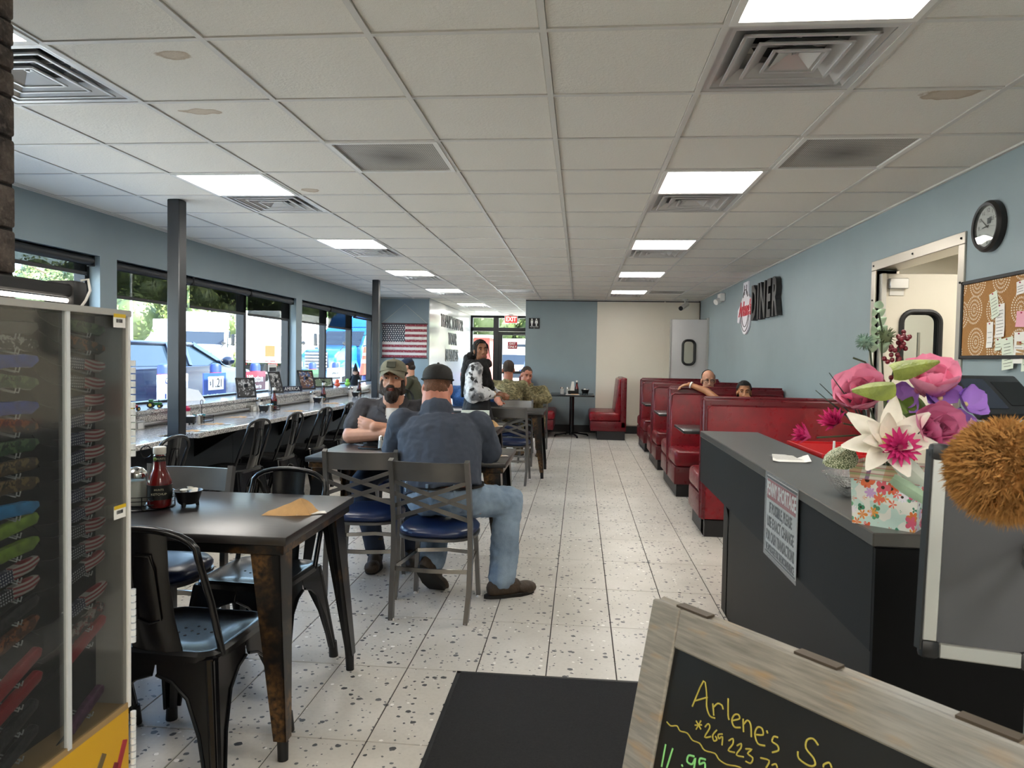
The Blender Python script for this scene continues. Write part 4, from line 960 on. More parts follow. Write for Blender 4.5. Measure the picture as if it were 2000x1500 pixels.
# ---- framed grey panel on a stand with a plush ball above
t = thing('easel_panel', 'grey panel with aluminium edges and black corners, leaning before the counter end', 'panel', (.655, 1.235, .885), 0)
LR = M.Rotation(R(-7), 3, 'X') @ M.Rotation(R(4.6), 3, 'Y')
bt = lambda c: tuple(LR @ V(c))
pg = mat('grey_backing_board', '46474a', .55)
MB().box(bt((0, 0, .175)), (.168, .012, .35), LR).go('board', pg, t, smooth=False)
MB().box(bt((-.076, -.002, .175)), (.024, .018, .30), LR, .002, 1).go('edge_strip', alum, t, smooth=False)
MB().box(bt((.010, -.002, .012)), (.14, .018, .024), LR, .002, 1).go('edge_strip', alum, t, smooth=False); MB().box(bt((.010, -.002, .338)), (.13, .018, .024), LR, .002, 1).go('edge_strip', alum, t, smooth=False)
for x, z in ((-.076, .336), (-.074, .012), (.08, .336), (.08, .012)): MB().box(bt((x, -.003, z)), (.03, .022, .03), LR, .007, 2).go('corner_cap', black_pl, t)
MB().box(bt((-.089, -.0, .175)), (.004, .02, .33), LR).go('dark_edge', black_pl, t, smooth=False)
MB().cyl((.115, .03, -.885), (.115, .03, .32), .014).box((.115, .03, -.88), (.3, .3, .012)).go('pole', alum, t)
MB().cyl(bt((.085, -.01, .19)), bt((.085, -.04, .19)), .017).cyl(bt((.085, -.008, .19)), (.115, .03, .19), .01).go('clamp_knob', black_pl, t)
MB().ell(bt((.070, -.01, .195)), (.008, .006, .008)).go('screw', alum, t)
fur_m = mat('tan_fur', 'a87c48', .95, 0, .1, var=(60, .3))
t = thing('plush_ball', 'fuzzy tan plush ball at the right edge beside the flowers', 'toy', (.562, 1.0, 1.235))
q = MB(); q.ell((0, 0, 0), (.058, .056, .058), None, 24, 16); bm_ = q.bm
for v in bm_.verts: v.co *= 1+.12*NZ.noise(v.co*40)
q.go('body', fur_m, t)
q = MB()
for i in range(15000):
    d = V((random.gauss(0, 1), random.gauss(0, 1), random.gauss(0, 1))).normalized(); p = d*.054; L = random.uniform(.012, .028)
    e = (d+V((random.gauss(0, .8), random.gauss(0, .8), random.gauss(0, .8)-.15))).normalized()
    s_ = d.orthogonal().normalized()*.0006; s_ = M.Rotation(random.random()*6.28, 3, d) @ s_
    q._add([p-s_, p+s_, p+e*L*.6+d.cross(s_)*1.2, p+e*L+V((0, 0, -.004))], [(0, 1, 2), (0, 2, 3)])
tag(q.go('fur', fur_m, t, smooth=False), kind='stuff')
MB().cyl((.045, .0, -.16), (.045, .0, -.03), .010).go('post', alum, t); MB().tube([(.045, 0, -.15), (.09, .10, -.15), (.208, .265, -.15)], .008, 8).go('holder_arm', black_pl, t)
# ---- chalkboard A-frame
wood = bpy.data.materials.new('weathered_grey_wood'); wood.use_nodes = True; k = NT(wood); o_ = k.coord()
g_ = k.noise(10, 6, k.vmul(o_, (1.2, 14, 14))); c_ = k.mix(k.ramp(g_, .3, .7), '6c675e', '8e887d'); c_ = k.mix(k.math('MULTIPLY', k.ramp(k.noise(6, 3, k.vmul(o_, (1.5, 5, 5))), .55, .72), .7), c_, '9c7c50'); c_ = k.mix(k.math('MULTIPLY', k.ramp(k.noise(3, 2), .5, .7), .5), c_, '8d9296')
k.put(k.b.inputs['Base Color'], c_); k.b.inputs['Roughness'].default_value = .6; k.bump(g_, .25, .004)
slate = mat('black_chalkboard', '0d0f10', .45, var=(8, .3)); ch_y = mat('yellow_chalk_marker', 'a89a3c', .7); ch_g = mat('green_chalk_marker', '7fc474', .7)
AF = thing('chalkboard_sign', 'grey wooden A-frame chalkboard with the special written in yellow', 'sign', (.143, 1.342, 0))
d_ = V((.62934, -.77713, 0)); n_ = V((-.77713, -.62934, 0)); a_ = R(13); dn = V((0, 0, -1))*math.cos(a_)+n_*math.sin(a_); nf = d_.cross(dn); nf = nf if nf.dot(n_) > 0 else -nf
W_, H_ = .70, .95
AFM = M(((d_.x, dn.x, nf.x, 0), (d_.y, dn.y, nf.y, 0), (d_.z, dn.z, nf.z, .93), (0, 0, 0, 1)))
n2 = -n_; dn2 = V((0, 0, -1))*math.cos(a_)+n2*math.sin(a_); nf2 = d_.cross(dn2); nf2 = nf2 if nf2.dot(n2) > 0 else -nf2
AFB = M(((d_.x, dn2.x, nf2.x, n2.x*.03), (d_.y, dn2.y, nf2.y, n2.y*.03), (d_.z, dn2.z, nf2.z, .93), (0, 0, 0, 1)))
for MX, nm in ((AFM, 'front'), (AFB, 'rear')):
    flip = MX.to_3x3().determinant() < 0
    for n, a, b in (('top_rail', (.068, 0, -.02), (W_-.068, .068, 0)), ('stile', (0, 0, -.02), (.068, H_, 0)), ('stile', (W_-.068, 0, -.02), (W_, H_, 0)), ('bottom_rail', (.068, .72, -.02), (W_-.068, .79, 0))):
        q = MB().b2(a, b, .003, 1)
        o = q.go(n, wood, AF, smooth=False); o.matrix_local = MX
    o = MB().b2((.06, .06, -.014), (W_-.06, .73, -.006)).go('slate_panel', slate, AF, smooth=False); o.matrix_local = MX
Y_ = [[(.1272,.1472),(.1407,.0993),(.1515,.1172),(.1558,.1356),(.165,.1469),(.1756,.1464)],[(.1314,.136),(.1546,.121)],[(.1667,.1262),(.1728,.1436)],[(.1689,.132),(.1765,.1223),(.1849,.1222),(.1882,.1274)],[(.1941,.107),(.1997,.1324),(.2029,.1376)],[(.2095,.1358),(.2211,.1283),(.218,.1232),(.2107,.1269),(.208,.1364),(.2145,.1439),(.2257,.1401)],[(.2277,.1256),(.2324,.1442)],[(.2307,.1322),(.2361,.1246),(.2428,.1287),(.2475,.1454)],[(.2552,.1383),(.2666,.1334),(.2631,.1256),(.2551,.1272),(.2526,.1385),(.2606,.1496),(.2731,.1471)],[(.2716,.125),(.2741,.1283)],[(.2919,.1265),(.2851,.1283),(.2837,.1362),(.293,.1375),(.2961,.1437),(.2867,.1509)],[(.3559,.1094),(.3468,.1042),(.3379,.1101),(.3384,.1216),(.3513,.1287),(.356,.1366),(.3472,.1421),(.3301,.14),(.3268,.1312)],[(.3685,.1344),(.3684,.1308),(.3756,.1246),(.3802,.1295)]]
N_ = [[(.1398,.1658),(.1525,.1744)],[(.1495,.1617),(.1429,.1786)],[(.1394,.1734),(.1526,.1671)],[(.1597,.1674),(.165,.1601),(.1691,.165),(.1624,.1828),(.1748,.1764)],[(.1834,.1621),(.1774,.1729),(.1812,.1804),(.1866,.1761),(.1824,.1724)],[(.1951,.1636),(.1877,.1678),(.1901,.1732),(.1959,.1674),(.1979,.1801)],[(.2088,.1682),(.2156,.162),(.217,.17),(.2108,.1824),(.2231,.1799)],[(.2251,.1686),(.2317,.1625),(.2324,.1694),(.2268,.182),(.2399,.1791)],[(.2411,.1664),(.2518,.1622),(.246,.1711),(.256,.1733),(.2541,.1822),(.2448,.1835)],[(.2691,.1672),(.284,.1643),(.2809,.1763)],[(.2896,.1686),(.2958,.1639),(.2991,.1678)]]
U_ = [[(.0794,.1929),(.0898,.1955),(.1028,.19),(.1111,.195),(.1265,.1918),(.1394,.1979),(.1546,.1962),(.1669,.2022),(.1873,.1978),(.1969,.2031),(.2134,.2034),(.2359,.1966),(.26,.199)]]
P_ = [[(.086,.2285),(.086,.2666)],[(.1027,.2279),(.0972,.263)],[(.1268,.244),(.1296,.2461)],[(.1492,.2202),(.1375,.224),(.1368,.2343),(.1478,.2332),(.1517,.2214),(.1526,.2385)],[(.172,.2147),(.161,.2181),(.1617,.2267),(.1711,.22),(.1739,.2285)]]
for n, S_, m, r_ in (('chalk_heading', Y_[:11], ch_y, .0014), ('chalk_number', N_, ch_y, .0013), ('chalk_word', Y_[11:], ch_y, .0014), ('chalk_wave', U_, ch_y, .0012), ('chalk_price', P_, ch_g, .0017)):
    q = MB()
    for s_ in S_:
        P = [V((a, b, -.0055)) for a, b in s_]
        if len(P) > 2:
            pp = []
            for i in range(len(P)-1):
                p0, p1, p2, p3 = P[max(i-1, 0)], P[i], P[i+1], P[min(i+2, len(P)-1)]
                for t_ in (0, .33, .67): pp.append(.5*((2*p1)+(-p0+p2)*t_+(2*p0-5*p1+4*p2-p3)*t_*t_+(-p0+3*p1-3*p2+p3)*t_**3))
            P = pp+[P[-1]]
        q.tube(P, r_, 5, up=(0, 0, 1))
    q.xf(M.Diagonal((1, 1, 1, 1))); o = q.go(n, m, AF); o.matrix_local = AFM; o['kind'] = 'stuff'
for x in (.09, .33, .56):
    o = MB().box((0, 0, 0), (.07, .02, .004)).go('hinge', mat('dark_hinge', '4a4034', .6, .3), AF, smooth=False); o.matrix_local = M.Translation((n2.x*.015+d_.x*x, n2.y*.015+d_.y*x, .931)) @ M.Rotation(math.atan2(d_.y, d_.x), 4, 'Z')
# ---- floor mat
mt = MB().b2((-.49, 1.1, .001), (.50, 3.04, .009), .003, 1).go('floor_mat', mat('charcoal_carpet', '1c1c1d', .95, var=(160, .35), bump=(500, .6)), smooth=False); tag(mt, 'charcoal carpet mat with black rubber border on the tile floor', 'mat')
MB().b2((-.505, 1.09, .0005), (-.485, 3.055, .007)).b2((-.505, 3.037, .0005), (.515, 3.055, .007)).b2((.495, 1.09, .0005), (.515, 3.055, .007)).go('rubber_border', rubber, mt, smooth=False)
# ================================================================ knife display case
acryl = glass('acrylic_pane', 'e2e4e3', .16, .06, .015); frost = mat('frosted_acrylic', '9c9691', .4); yel = mat('yellow_card', 'd1a126', .45); felt = mat('black_backing', '151517', .8, var=(5, .3)); card = mat('tan_card', '9a7d52', .7)
KD = thing('knife_display', 'tall acrylic case of pocket knives on a yellow printed base', 'display', (0, 0, 0))
MB().b2((-1.2, .72, .66), (-.962, 1.35, 1.44)).go('back_panel', felt, KD, smooth=False)
MB().b2((-1.2, 1.35, .655), (-.902, 1.362, 1.445)).go('end_wall', frost, KD, smooth=False)
MB().b2((-1.2, .72, 1.44), (-.895, 1.366, 1.452)).go('top_plate', alum, KD, smooth=False)
MB().b2((-1.2, .72, .648), (-.898, 1.362, .66)).go('shelf', card, KD, smooth=False)
MB().b2((-.904, .72, .655), (-.900, 1.185, 1.44)).go('pane', acryl, KD, smooth=False); MB().b2((-.904, 1.192, .655), (-.900, 1.358, 1.44)).go('pane', acryl, KD, smooth=False)
MB().b2((-.905, 1.184, .655), (-.896, 1.193, 1.44)).go('seam_strip', mat('clear_edge', 'cfd2d2', .15), KD, smooth=False)
MB().b2((-.902, 1.357, .65), (-.896, 1.364, 1.445)).go('corner_strip', white_pl, KD, smooth=False)
for z0, z1 in ((.78, .9), (1.16, 1.36), (.5, .64)):
    q = MB()
    for i in range(int((z1-z0)/.014)): q.cyl((-.894, 1.368, z0+.014*i), (-.894, 1.368, z0+.014*i+.011), .0055, n=8)
    q.go('hinge', mat('clear_hinge', 'dcdfe0', .15), KD)
yb = MB().b2((-1.2, .72, 0), (-.899, 1.36, .648)).go('printed_base', yel, KD, smooth=False)
pk = MB()
for i, (y, z, a, c) in enumerate(((1.26, .56, 55, '6b5a3a'), (1.30, .52, 60, '7a1f26'), (1.33, .55, 65, 'a03038'), (1.31, .50, 48, '4a9a90'), (1.22, .52, 50, '5a3a24'))):
    rot = M.Rotation(R(a), 3, 'X'); o = MB().box((0, 0, 0), (.002, .085, .016), None, .001, 1).go('printed_knife', mat('print_%s' % c, c, .5), yb, (-.8985, y, z), (R(a), 0, 0), smooth=False)
for y, z in ((1.327, 1.43), (1.327, 1.056)):
    l = MB().box((-.8945, y, z), (.001, .036, .026)).go('price_tag', paper, KD, smooth=False); MB().box((-.8938, y, z+.010), (.001, .036, .007)).go('yellow_band', mat('yellow_band', 'd6b21e', .5), l, smooth=False)
    q = MB()
    for i in range(9): q.box((-.8938, y-.010+.0022*i, z), (.0008, random.choice((.0006, .0012)), .007))
    q.go('barcode', ink_b, l, smooth=False)
MB().b2((-1.06, .7, 1.475), (-.99, 1.34, 1.50), .004, 1).go('lamp_bar', black_pl, KD, smooth=False); MB().b2((-1.05, 1.322, 1.452), (-.985, 1.362, 1.508), .006, 2).go('lamp_bracket', black_pl, KD)
MB().cyl((-1.0, .9, 1.468), (-1.0, 1.322, 1.468), .004, n=10).go('lamp_tube', mat('lamp_tube', 'fff6e8', .4, emit=6), KD); MB().tube([(-.98, 1.335, 1.508), (-.972, 1.345, 1.512), (-.968, 1.345, 1.49), (-.972, 1.338, 1.47), (-.976, 1.325, 1.452)], .0028, 6).go('lamp_cable', white_pl, KD)
def flag_print(name, inv=0):
    m, k = custom(name, 'a03038', .35); x, y, z = k.sep(k.coord()); wv = k.math('ADD', z, k.math('MULTIPLY', k.math('SINE', k.math('MULTIPLY', y, 55)), .004))
    s = k.math('LESS_THAN', k.math('FRACT', k.math('MULTIPLY', wv, 130)), .5); c = k.mix(s, '84202a', 'aaa4a0')
    f = lambda v: k.math('SUBTRACT', k.math('FRACT', k.math('MULTIPLY', v, 190)), .5)
    st = k.math('LESS_THAN', k.math('ADD', k.math('POWER', f(y), 2), k.math('POWER', f(z), 2)), .07)
    c = k.mix(k.math('LESS_THAN', y, -.008), c, k.mix(st, '1b2344' if not inv else '23262c', 'b4b4ba')); k.put(k.b.inputs['Base Color'], c); return m
def camo(name, a, b, c, s=60):
    if name in _mc: return _mc[name]
    m, k = custom(name, a, .45); q = k.mix(k.math('GREATER_THAN', k.noise(s, 3), .52), a, b); q = k.mix(k.math('GREATER_THAN', k.noise(s*1.4, 2, k.vmul(k.coord(), (1, 1.7, 2.1))), .58), q, c); k.put(k.b.inputs['Base Color'], q); return m
fp, fp2 = flag_print('flag_print'), flag_print('grey_flag_print', 1)
blade_m = mat('knife_blade', '2e2e2e', .35, .8); blk_blade = mat('black_blade', '1b1b1d', .35, .6)
hm = [MB().px([(-.052, -.006), (-.03, -.012), (.0, -.008), (.035, -.013), (.053, -.002), (.05, .007), (.02, .011), (-.01, .008), (-.035, .013), (-.052, .008)], 'X', -.006, .006),
      MB().px([(-.05, -.010), (.045, -.010), (.052, 0), (.047, .010), (.0, .012), (-.046, .010)], 'X', -.006, .006)]
bmz = []
for q in hm: bmesh.ops.bevel(q.bm, geom=list(q.bm.edges), offset=.0022, segments=2, affect='EDGES', profile=.5); bmz.append(q.mesh('handle', fp))
blm = MB().px([(0, .006), (-.04, .004), (-.075, .010), (-.088, .014), (-.07, -.002), (-.035, -.008), (0, -.007)], 'X', -.0012, .0012).mesh('blade', blade_m, False)
hk = MB().tube([(-.03, .004, -.004), (.012, .004, -.012), (.014, .004, -.004)], .0012, 5).tube([(-.03, -.004, -.004), (.012, -.004, -.012), (.014, -.004, -.004)], .0012, 5).mesh('hook', mat('clear_hook', 'b5b8ba', .2), True)
ordn = ['topmost', 'second', 'third', 'fourth', 'fifth', 'sixth', 'seventh', 'eighth', 'ninth', 'tenth', 'eleventh', 'twelfth', 'thirteenth', 'fourteenth', 'fifteenth', 'sixteenth', 'seventeenth', 'eighteenth', 'nineteenth', 'twentieth']
tan_c = camo('tan_camo', '4a3a24', '7a643c', '2a2218'); grn = camo('green_camo', '2c4a2e', '56704a', '1a2a1c'); blu = mat('blue_handle', '1d3f9c', .35, var=(60, .4)); sky_b = mat('sky_blue_handle', '2f7fb8', .35, var=(50, .3)); lime = mat('lime_handle', '6f8a2a', .4, var=(60, .4)); red_h = mat('red_handle', '8e1820', .3); blk_h = camo('black_pattern', '101012', '2a2a2c', '060607', 120); zeb = camo('zebra', '0f0f10', '9a9a98', '2a2a2a', 90); brn = camo('brown_camo', '5a3420', '8a5030', '3a2014'); orng = camo('orange_camo', '2a241c', '7a4a20', '15130f')
pur = mat('striped_handle', '5a3450', .4, var=(90, .6)); wolf = camo('portrait_print', '2a1a1c', '8a8078', '7a1d22', 70)
def knife(y, z, ang, mt_, sh, lab, blade=True, long=1):
    t = thing('pocket_knife', lab, 'knife', (-.924, y, z), 0, 'pocket knives in the display case'); t.rotation_euler = (R(ang), 0, 0)
    me = bmz[sh].copy(); me.materials.clear(); me.materials.append(mt_); o = put('handle', me, t); o.scale = (1, long, 1)
    if blade: b = put('blade', blm, t, (0, -.045*long, -.002), (R(-8), 0, 0)); 
    put('hook', hk, t, (-.004, 0, -.006), (R(-ang), 0, 0))
rc = [(1.414, -4, grn, 0, 'dark green'), (1.381, -8, orng, 0, 'dark orange patterned'), (1.345, -5, fp, 0, 'flag-print'), (1.311, -4, fp2, 0, 'grey flag-print'), (1.276, 2, fp, 1, 'red flag-print'), (1.243, 5, fp, 1, 'straight flag-print'), (1.209, 3, fp, 0, 'curved flag-print'), (1.175, 6, fp, 1, 'slim flag-print'), (1.142, 7, fp, 0, 'waving flag-print'), (1.105, 6, fp, 0, 'bright flag-print'), (1.071, 10, fp, 0, 'deep red flag-print'), (1.037, 4, fp2, 0, 'blue-grey flag-print'), (1.0, 6, fp2, 0, 'pale flag-print'), (.963, 14, fp2, 1, 'tilted grey flag-print'), (.90, 14, fp, 0, 'long tilted flag-print'), (.857, 20, wolf, 1, 'portrait-print'), (.825, 24, red_h, 1, 'steeply tilted red'), (.69, 26, pur, 1, 'purple striped')]
for i, (z, a, m, s, w_) in enumerate(rc): knife(1.268, z, a, m, s, '%s pocket knife, %s from the top in the display\'s right column' % (w_, ordn[i]) if i else '%s pocket knife, topmost in the display\'s right column' % w_, True, 1.12 if i in (14, 16) else 1)
lc = [(1.407, 3, blk_h, 0, 'black'), (1.382, -3, zeb, 0, 'zebra-striped'), (1.352, 2, blu, 0, 'dark blue'), (1.318, -4, grn, 0, 'green camouflage'), (1.275, 0, blu, 0, 'bright blue'), (1.245, -8, orng, 1, 'orange and black'), (1.211, 2, grn, 0, 'pale green camouflage'), (1.177, 2, tan_c, 1, 'tan camouflage'), (1.147, 0, tan_c, 0, 'brass and tan'), (1.107, -2, sky_b, 0, 'sky blue'), (1.078, 8, lime, 1, 'lime green'), (1.04, 6, lime, 0, 'mottled green'), (1.003, 10, fp, 0, 'flag-print'), (.971, 8, fp2, 0, 'grey flag-print'), (.932, 14, blk_h, 1, 'black and gold'), (.897, 16, brn, 0, 'brown camouflage'), (.828, 24, red_h, 1, 'dark red'), (.788, 22, red_h, 1, 'bright red long'), (.745, 24, blk_h, 1, 'black patterned'), (.70, 24, blk_h, 1, 'plain black')]
for i, (z, a, m, s, w_) in enumerate(lc): knife(1.095, z, a, m, s, '%s pocket knife, %s from the top in the display\'s left column' % (w_, ordn[i]) if i else '%s pocket knife, topmost in the display\'s left column' % w_, i in (1, 16, 17), 1.2 if i in (16, 17) else 1)
# ================================================================ right wall decor
t = thing('wall_clock', 'round black-rimmed wall clock beside the kitchen doorway', 'clock', (XR, 4.10, 2.12))
rx = M.Rotation(R(-90), 3, 'Y')
MB().lathe([(.0, 0), (.137, 0), (.137, .03), (.125, .045), (.112, .042), (.108, .022), (.0, .022)], 40, mx=rx).go('rim', mat('clock_rim', '1d1b1a', .35), t)
MB().lathe([(0, .023), (.109, .023), (.109, .024), (0, .024)], 36, mx=rx).go('dial', paper, t)
FP = lambda y, z, x=-.0248: FACE_PX((x, y, z))
for h in range(1, 13):
    a = R(90-30*h); text('numeral', str(h), .030, ink, t, FP(-.085*math.cos(a), .085*math.sin(a)), ext=.0003)
MB().box((-.0255, -.012, .028), (.0006, .034, .03)).go('logo_block', mat('grey_print_dark', '55585c', .5), t, smooth=False); text('lettering', 'TILE', .03, ink, t, FP(-.037, .036), ext=.0003, sx=.85)
def hand(ang, L, w_, x): return MB().prism([(-.015, -w_/2), (L, -w_/4), (L, w_/4), (-.015, w_/2)], lambda a, b: (x, -(a*math.cos(R(ang))-b*math.sin(R(ang))), a*math.sin(R(ang))+b*math.cos(R(ang))), lambda a, b: (x-.0008, -(a*math.cos(R(ang))-b*math.sin(R(ang))), a*math.sin(R(ang))+b*math.cos(R(ang))))
hand(184, .048, .009, -.027).go('hour_hand', ink, t, smooth=False); hand(142, .082, .006, -.029).go('minute_hand', ink, t, smooth=False); hand(-6, .08, .002, -.031).go('second_hand', ink, t, smooth=False)
MB().lathe([(0, .038), (.111, .036), (.111, .038), (0, .040)], 36, mx=rx).go('lens', glass('clock_lens', 'f6f8f8', .3), t)
cork, k = custom('patterned_cork', 'a97a45', .85); y_, z_ = k.sep(k.coord())[1:]
cmb = k.new('CombineXYZ'); k.put(cmb.inputs[0], y_); k.put(cmb.inputs[1], z_)
v = k.new('TexVoronoi', voronoi_dimensions='2D'); v.inputs['Scale'].default_value = 5.2; v.inputs['Randomness'].default_value = .35; k.put(v.inputs['Vector'], cmb.outputs[0])
df = k.new('VectorMath', operation='SUBTRACT'); k.put(df.inputs[0], cmb.outputs[0]); k.put(df.inputs[1], v.outputs['Position']); xx = k.sep(df.outputs[0])
rr = k.math('MULTIPLY', v.outputs['Distance'], 9.0); ringn = k.math('FLOOR', rr); an = k.math('MULTIPLY', k.math('ARCTAN2', xx[1], xx[0]), k.math('MULTIPLY', k.math('ADD', ringn, 1.0), 1.35))
fr = k.math('SUBTRACT', k.math('FRACT', rr), .5); fa = k.math('SUBTRACT', k.math('FRACT', an), .5)
on = k.math('MULTIPLY', k.math('LESS_THAN', k.math('ADD', k.math('MULTIPLY', fr, fr), k.math('MULTIPLY', fa, fa)), .085), k.math('LESS_THAN', rr, 4.0))
k.put(k.b.inputs['Base Color'], k.mix(on, k.mix(k.noise(120, 3), '8f6233', 'b08048'), 'ded2bb'))
t = thing('bulletin_board', 'cork bulletin board with dotted circles and black frame beside the doorway', 'board', (XR, 3.965, 1.63))
MB().box((-.006, 0, 0), (.012, .77, .42)).go('cork_panel', cork, t, smooth=False)
for a, b in (((-.02, -.395, .2), (0, .395, .22)), ((-.02, -.395, -.22), (0, .395, -.2)), ((-.02, .375, -.22), (0, .395, .22)), ((-.02, -.395, -.22), (0, -.375, .22))): MB().b2(a, b, .003).go('frame', ink, t, smooth=False)
mint = mat('mint_receipt', 'dfe8d6', .6); kraft_t = mat('kraft_tag', 'b08a5c', .7); pinkp = mat('pink_note', 'e5a5b8', .6); orp = mat('orange_note', 'd9692c', .6); mar = mat('maroon_note', '8a3a2c', .6)
def note(x, y, w_, h, m, ang, lab, lines=0, curl=.02):
    """x, y are on a 1000-wide sketch of the board; converted to metres on the wall"""
    px_, py_ = 1860+x/4.164, 380+y/4.164
    Yw = 2.18/((px_-1133)/1406); zw = 1.37-(py_-711)/1406*Yw
    W_, H_ = w_*.00118, h*.00068
    t = thing('pinned_note', lab, 'note', (XR-.014, Yw, zw), 0, 'notes pinned on the bulletin board'); t.rotation_euler = (R(ang), 0, 0)
    q = MB(); n = 6; vs = []
    for i in range(n+1):
        b = -H_/2+H_*i/n
        for a in (-W_/2, W_/2): vs.append((-.001-curl*max(0, (.45-i/n))**2*(1.2 if a < 0 else .8)-.004*(abs(a) > 0)*(i % 2)*.1, a, b))
    q._add(vs, [(2*i, 2*i+1, 2*i+3, 2*i+2) for i in range(n)]); q.go('sheet', m, t)
    MB().ell((-.004, 0, H_/2-.008), .004, None, 8, 6).go('pin', mat('pin_red', 'b02050', .3), t)
    for i in range(lines): MB().box((-.0025-curl*max(0, .45-(i+1)/(lines+2))**2, 0, -H_/2+H_*(i+1)/(lines+2)), (.0006, W_*random.uniform(.5, .8), .0018)).go('printed_line', ink_b, t, smooth=False)
for a in ((145, 905, 62, 205, mint, -16, 'long pale green slip hanging over the board\'s left frame edge', 6), (190, 1025, 70, 255, paper, -4, 'long white receipt behind the leaning green slip', 8), (120, 1135, 50, 200, paper, -2, 'narrow white slip at the board\'s lower left', 3), (185, 1205, 48, 95, mint, -6, 'small note with green drawing above lower frame', 2),
          (330, 770, 56, 98, paper, -6, 'small torn white note at the board\'s top centre', 3), (345, 1010, 72, 115, pinkp, 3, 'pink sticky note in the middle of the board', 0), (485, 825, 106, 172, paper, 2, 'wide white handwritten note at the board\'s upper right', 4), (465, 1010, 84, 190, paper, 2, 'plain white slip under the wide handwritten note', 0),
          (335, 1230, 70, 230, paper, 0, 'white slip with red pin between two green slips', 2), (255, 1275, 86, 240, mint, -7, 'green lined slip curling below the frame, left', 8), (345, 1245, 56, 130, kraft_t, 4, 'brown kraft tag between the lower slips', 0), (415, 1280, 108, 235, mint, -4, 'broad green lined slip curling below the frame, right', 8),
          (535, 1105, 80, 115, orp, -12, 'orange crumpled note at the board\'s right', 0), (540, 1180, 60, 120, paper, 8, 'white slip below the orange note', 0), (505, 1335, 66, 140, kraft_t, -10, 'brown kraft tag below the lower right frame', 0), (490, 1212, 40, 90, mar, 8, 'small maroon note beside the broad green slip', 0)):
    note(*a[:7], lines=a[7])
t = thing('diner_lettering', 'thick black DINER letters on the right wall', 'lettering', (XR, 8.67, 2.085))
for i, c in enumerate('DINER'): text('letter', c, .585, mat('black_letter_face', '1a1a1b', .4), t, FACE_PX((-.035, [.49, .27, .06, -.22, -.47][i], 0)), ext=.03, sx=.60, bold=.018)
t = thing('diner_logo', 'white cut-out logo board with red script on the right wall', 'sign', (XR, 9.78, 2.06))
q = MB(); P = [(-.15, .16), (-.17, .37), (.17, .37), (.15, .16)]
out = [(.14, .37), (-.13, .37), (-.13, .2), (-.27, .13), (-.40, .16), (-.44, .02), (-.30, -.05)]
for i in range(11): a = R(10-20-160*i/10); out.append((-.28*math.cos(a), -.0+.30*math.sin(a)-.02))
out += [(.36, -.16), (.46, -.14), (.44, .02), (.27, .10), (.15, .2)]
MB().px([(y, z) for y, z in out], 'X', -.025, -.004).go('board', mat('logo_white', 'eceaf0', .4), t, smooth=False)
lg_l = mat('logo_line', '3a3438', .5)
for r_ in (.25, .19): MB().tube([(-.026, r_*math.cos(R(a))*.95, r_*math.sin(R(a))*1.0-.03) for a in range(190, 351, 10)], .006, 5).go('circle_line', lg_l, t)
for y in (-.06, .06): MB().tube([(-.026, y, .2), (-.026, y, .33)], .006, 5).go('bottle_line', lg_l, t)
MB().tube([(-.026, .12*math.cos(R(a)), .17+.1*math.sin(R(a))) for a in range(0, 181, 15)], .006, 5).go('hat_line', lg_l, t)
text('lettering', "Arlene's", .27, mat('logo_red', 'c22038', .4), t, FACE_PX((-.03, 0, .01)), ext=.004, sx=.78, bold=.005, shear=.35)
# ================================================================ flag canvas on the left back wall
fm, k = custom('printed_flag_canvas', '9a4a50', .8); x_, y_, z_ = k.sep(k.coord())
wear = k.noise(40, 5); wear2 = k.noise(9, 4)
st = k.math('LESS_THAN', k.math('FRACT', k.math('MULTIPLY', k.math('ADD', z_, 5*.65/13*2+.325), 6.5/.65)), .5)
c = k.mix(st, 'd9cfc8', '8a2a38')
f = lambda v, n: k.math('SUBTRACT', k.math('FRACT', k.math('MULTIPLY', v, n)), .5)
row = k.math('FLOOR', k.math('MULTIPLY', z_, 26)); sx_ = k.math('ADD', x_, k.math('MULTIPLY', k.math('MODULO', k.math('ABSOLUTE', row), 2.0), .034/2))
d = k.math('ADD', k.math('POWER', f(sx_, 1/.046), 2), k.math('POWER', f(z_, 26), 2))
can = k.mix(k.math('LESS_THAN', d, .05), '3a3c46', 'e8e4de')
inc = k.math('MULTIPLY', k.math('LESS_THAN', x_, .01), k.math('GREATER_THAN', z_, -.02))
c = k.mix(inc, c, can); c = k.mix(k.math('MULTIPLY', k.ramp(wear, .5, .75), .45), c, 'cfc6be'); c = k.mix(k.math('MULTIPLY', k.ramp(wear2, .52, .75), .3), c, '8a5a58'); k.put(k.b.inputs['Base Color'], c)
t = thing('flag_canvas', 'weathered stars and stripes canvas hung by a cord on blue wall', 'flag', (-3.365, YB-.012, 1.675))
MB().box((0, 0, 0), (.87, .004, .65)).go('canvas', fm, t, smooth=False)
for z in (.325, -.325): MB().cyl((-.45, -.004, z), (.45, -.004, z), .011, n=10).go('dowel', mat('dark_dowel', '4a2c30', .6), t)
MB().tube([(-.44, -.006, .335), (0, .004, .70), (.44, -.006, .335)], .0035, 6).go('cord', mat('pale_cord', 'c8c4b8', .8), t); MB().ell((0, 0, .70), .008).go('nail', alum, t)
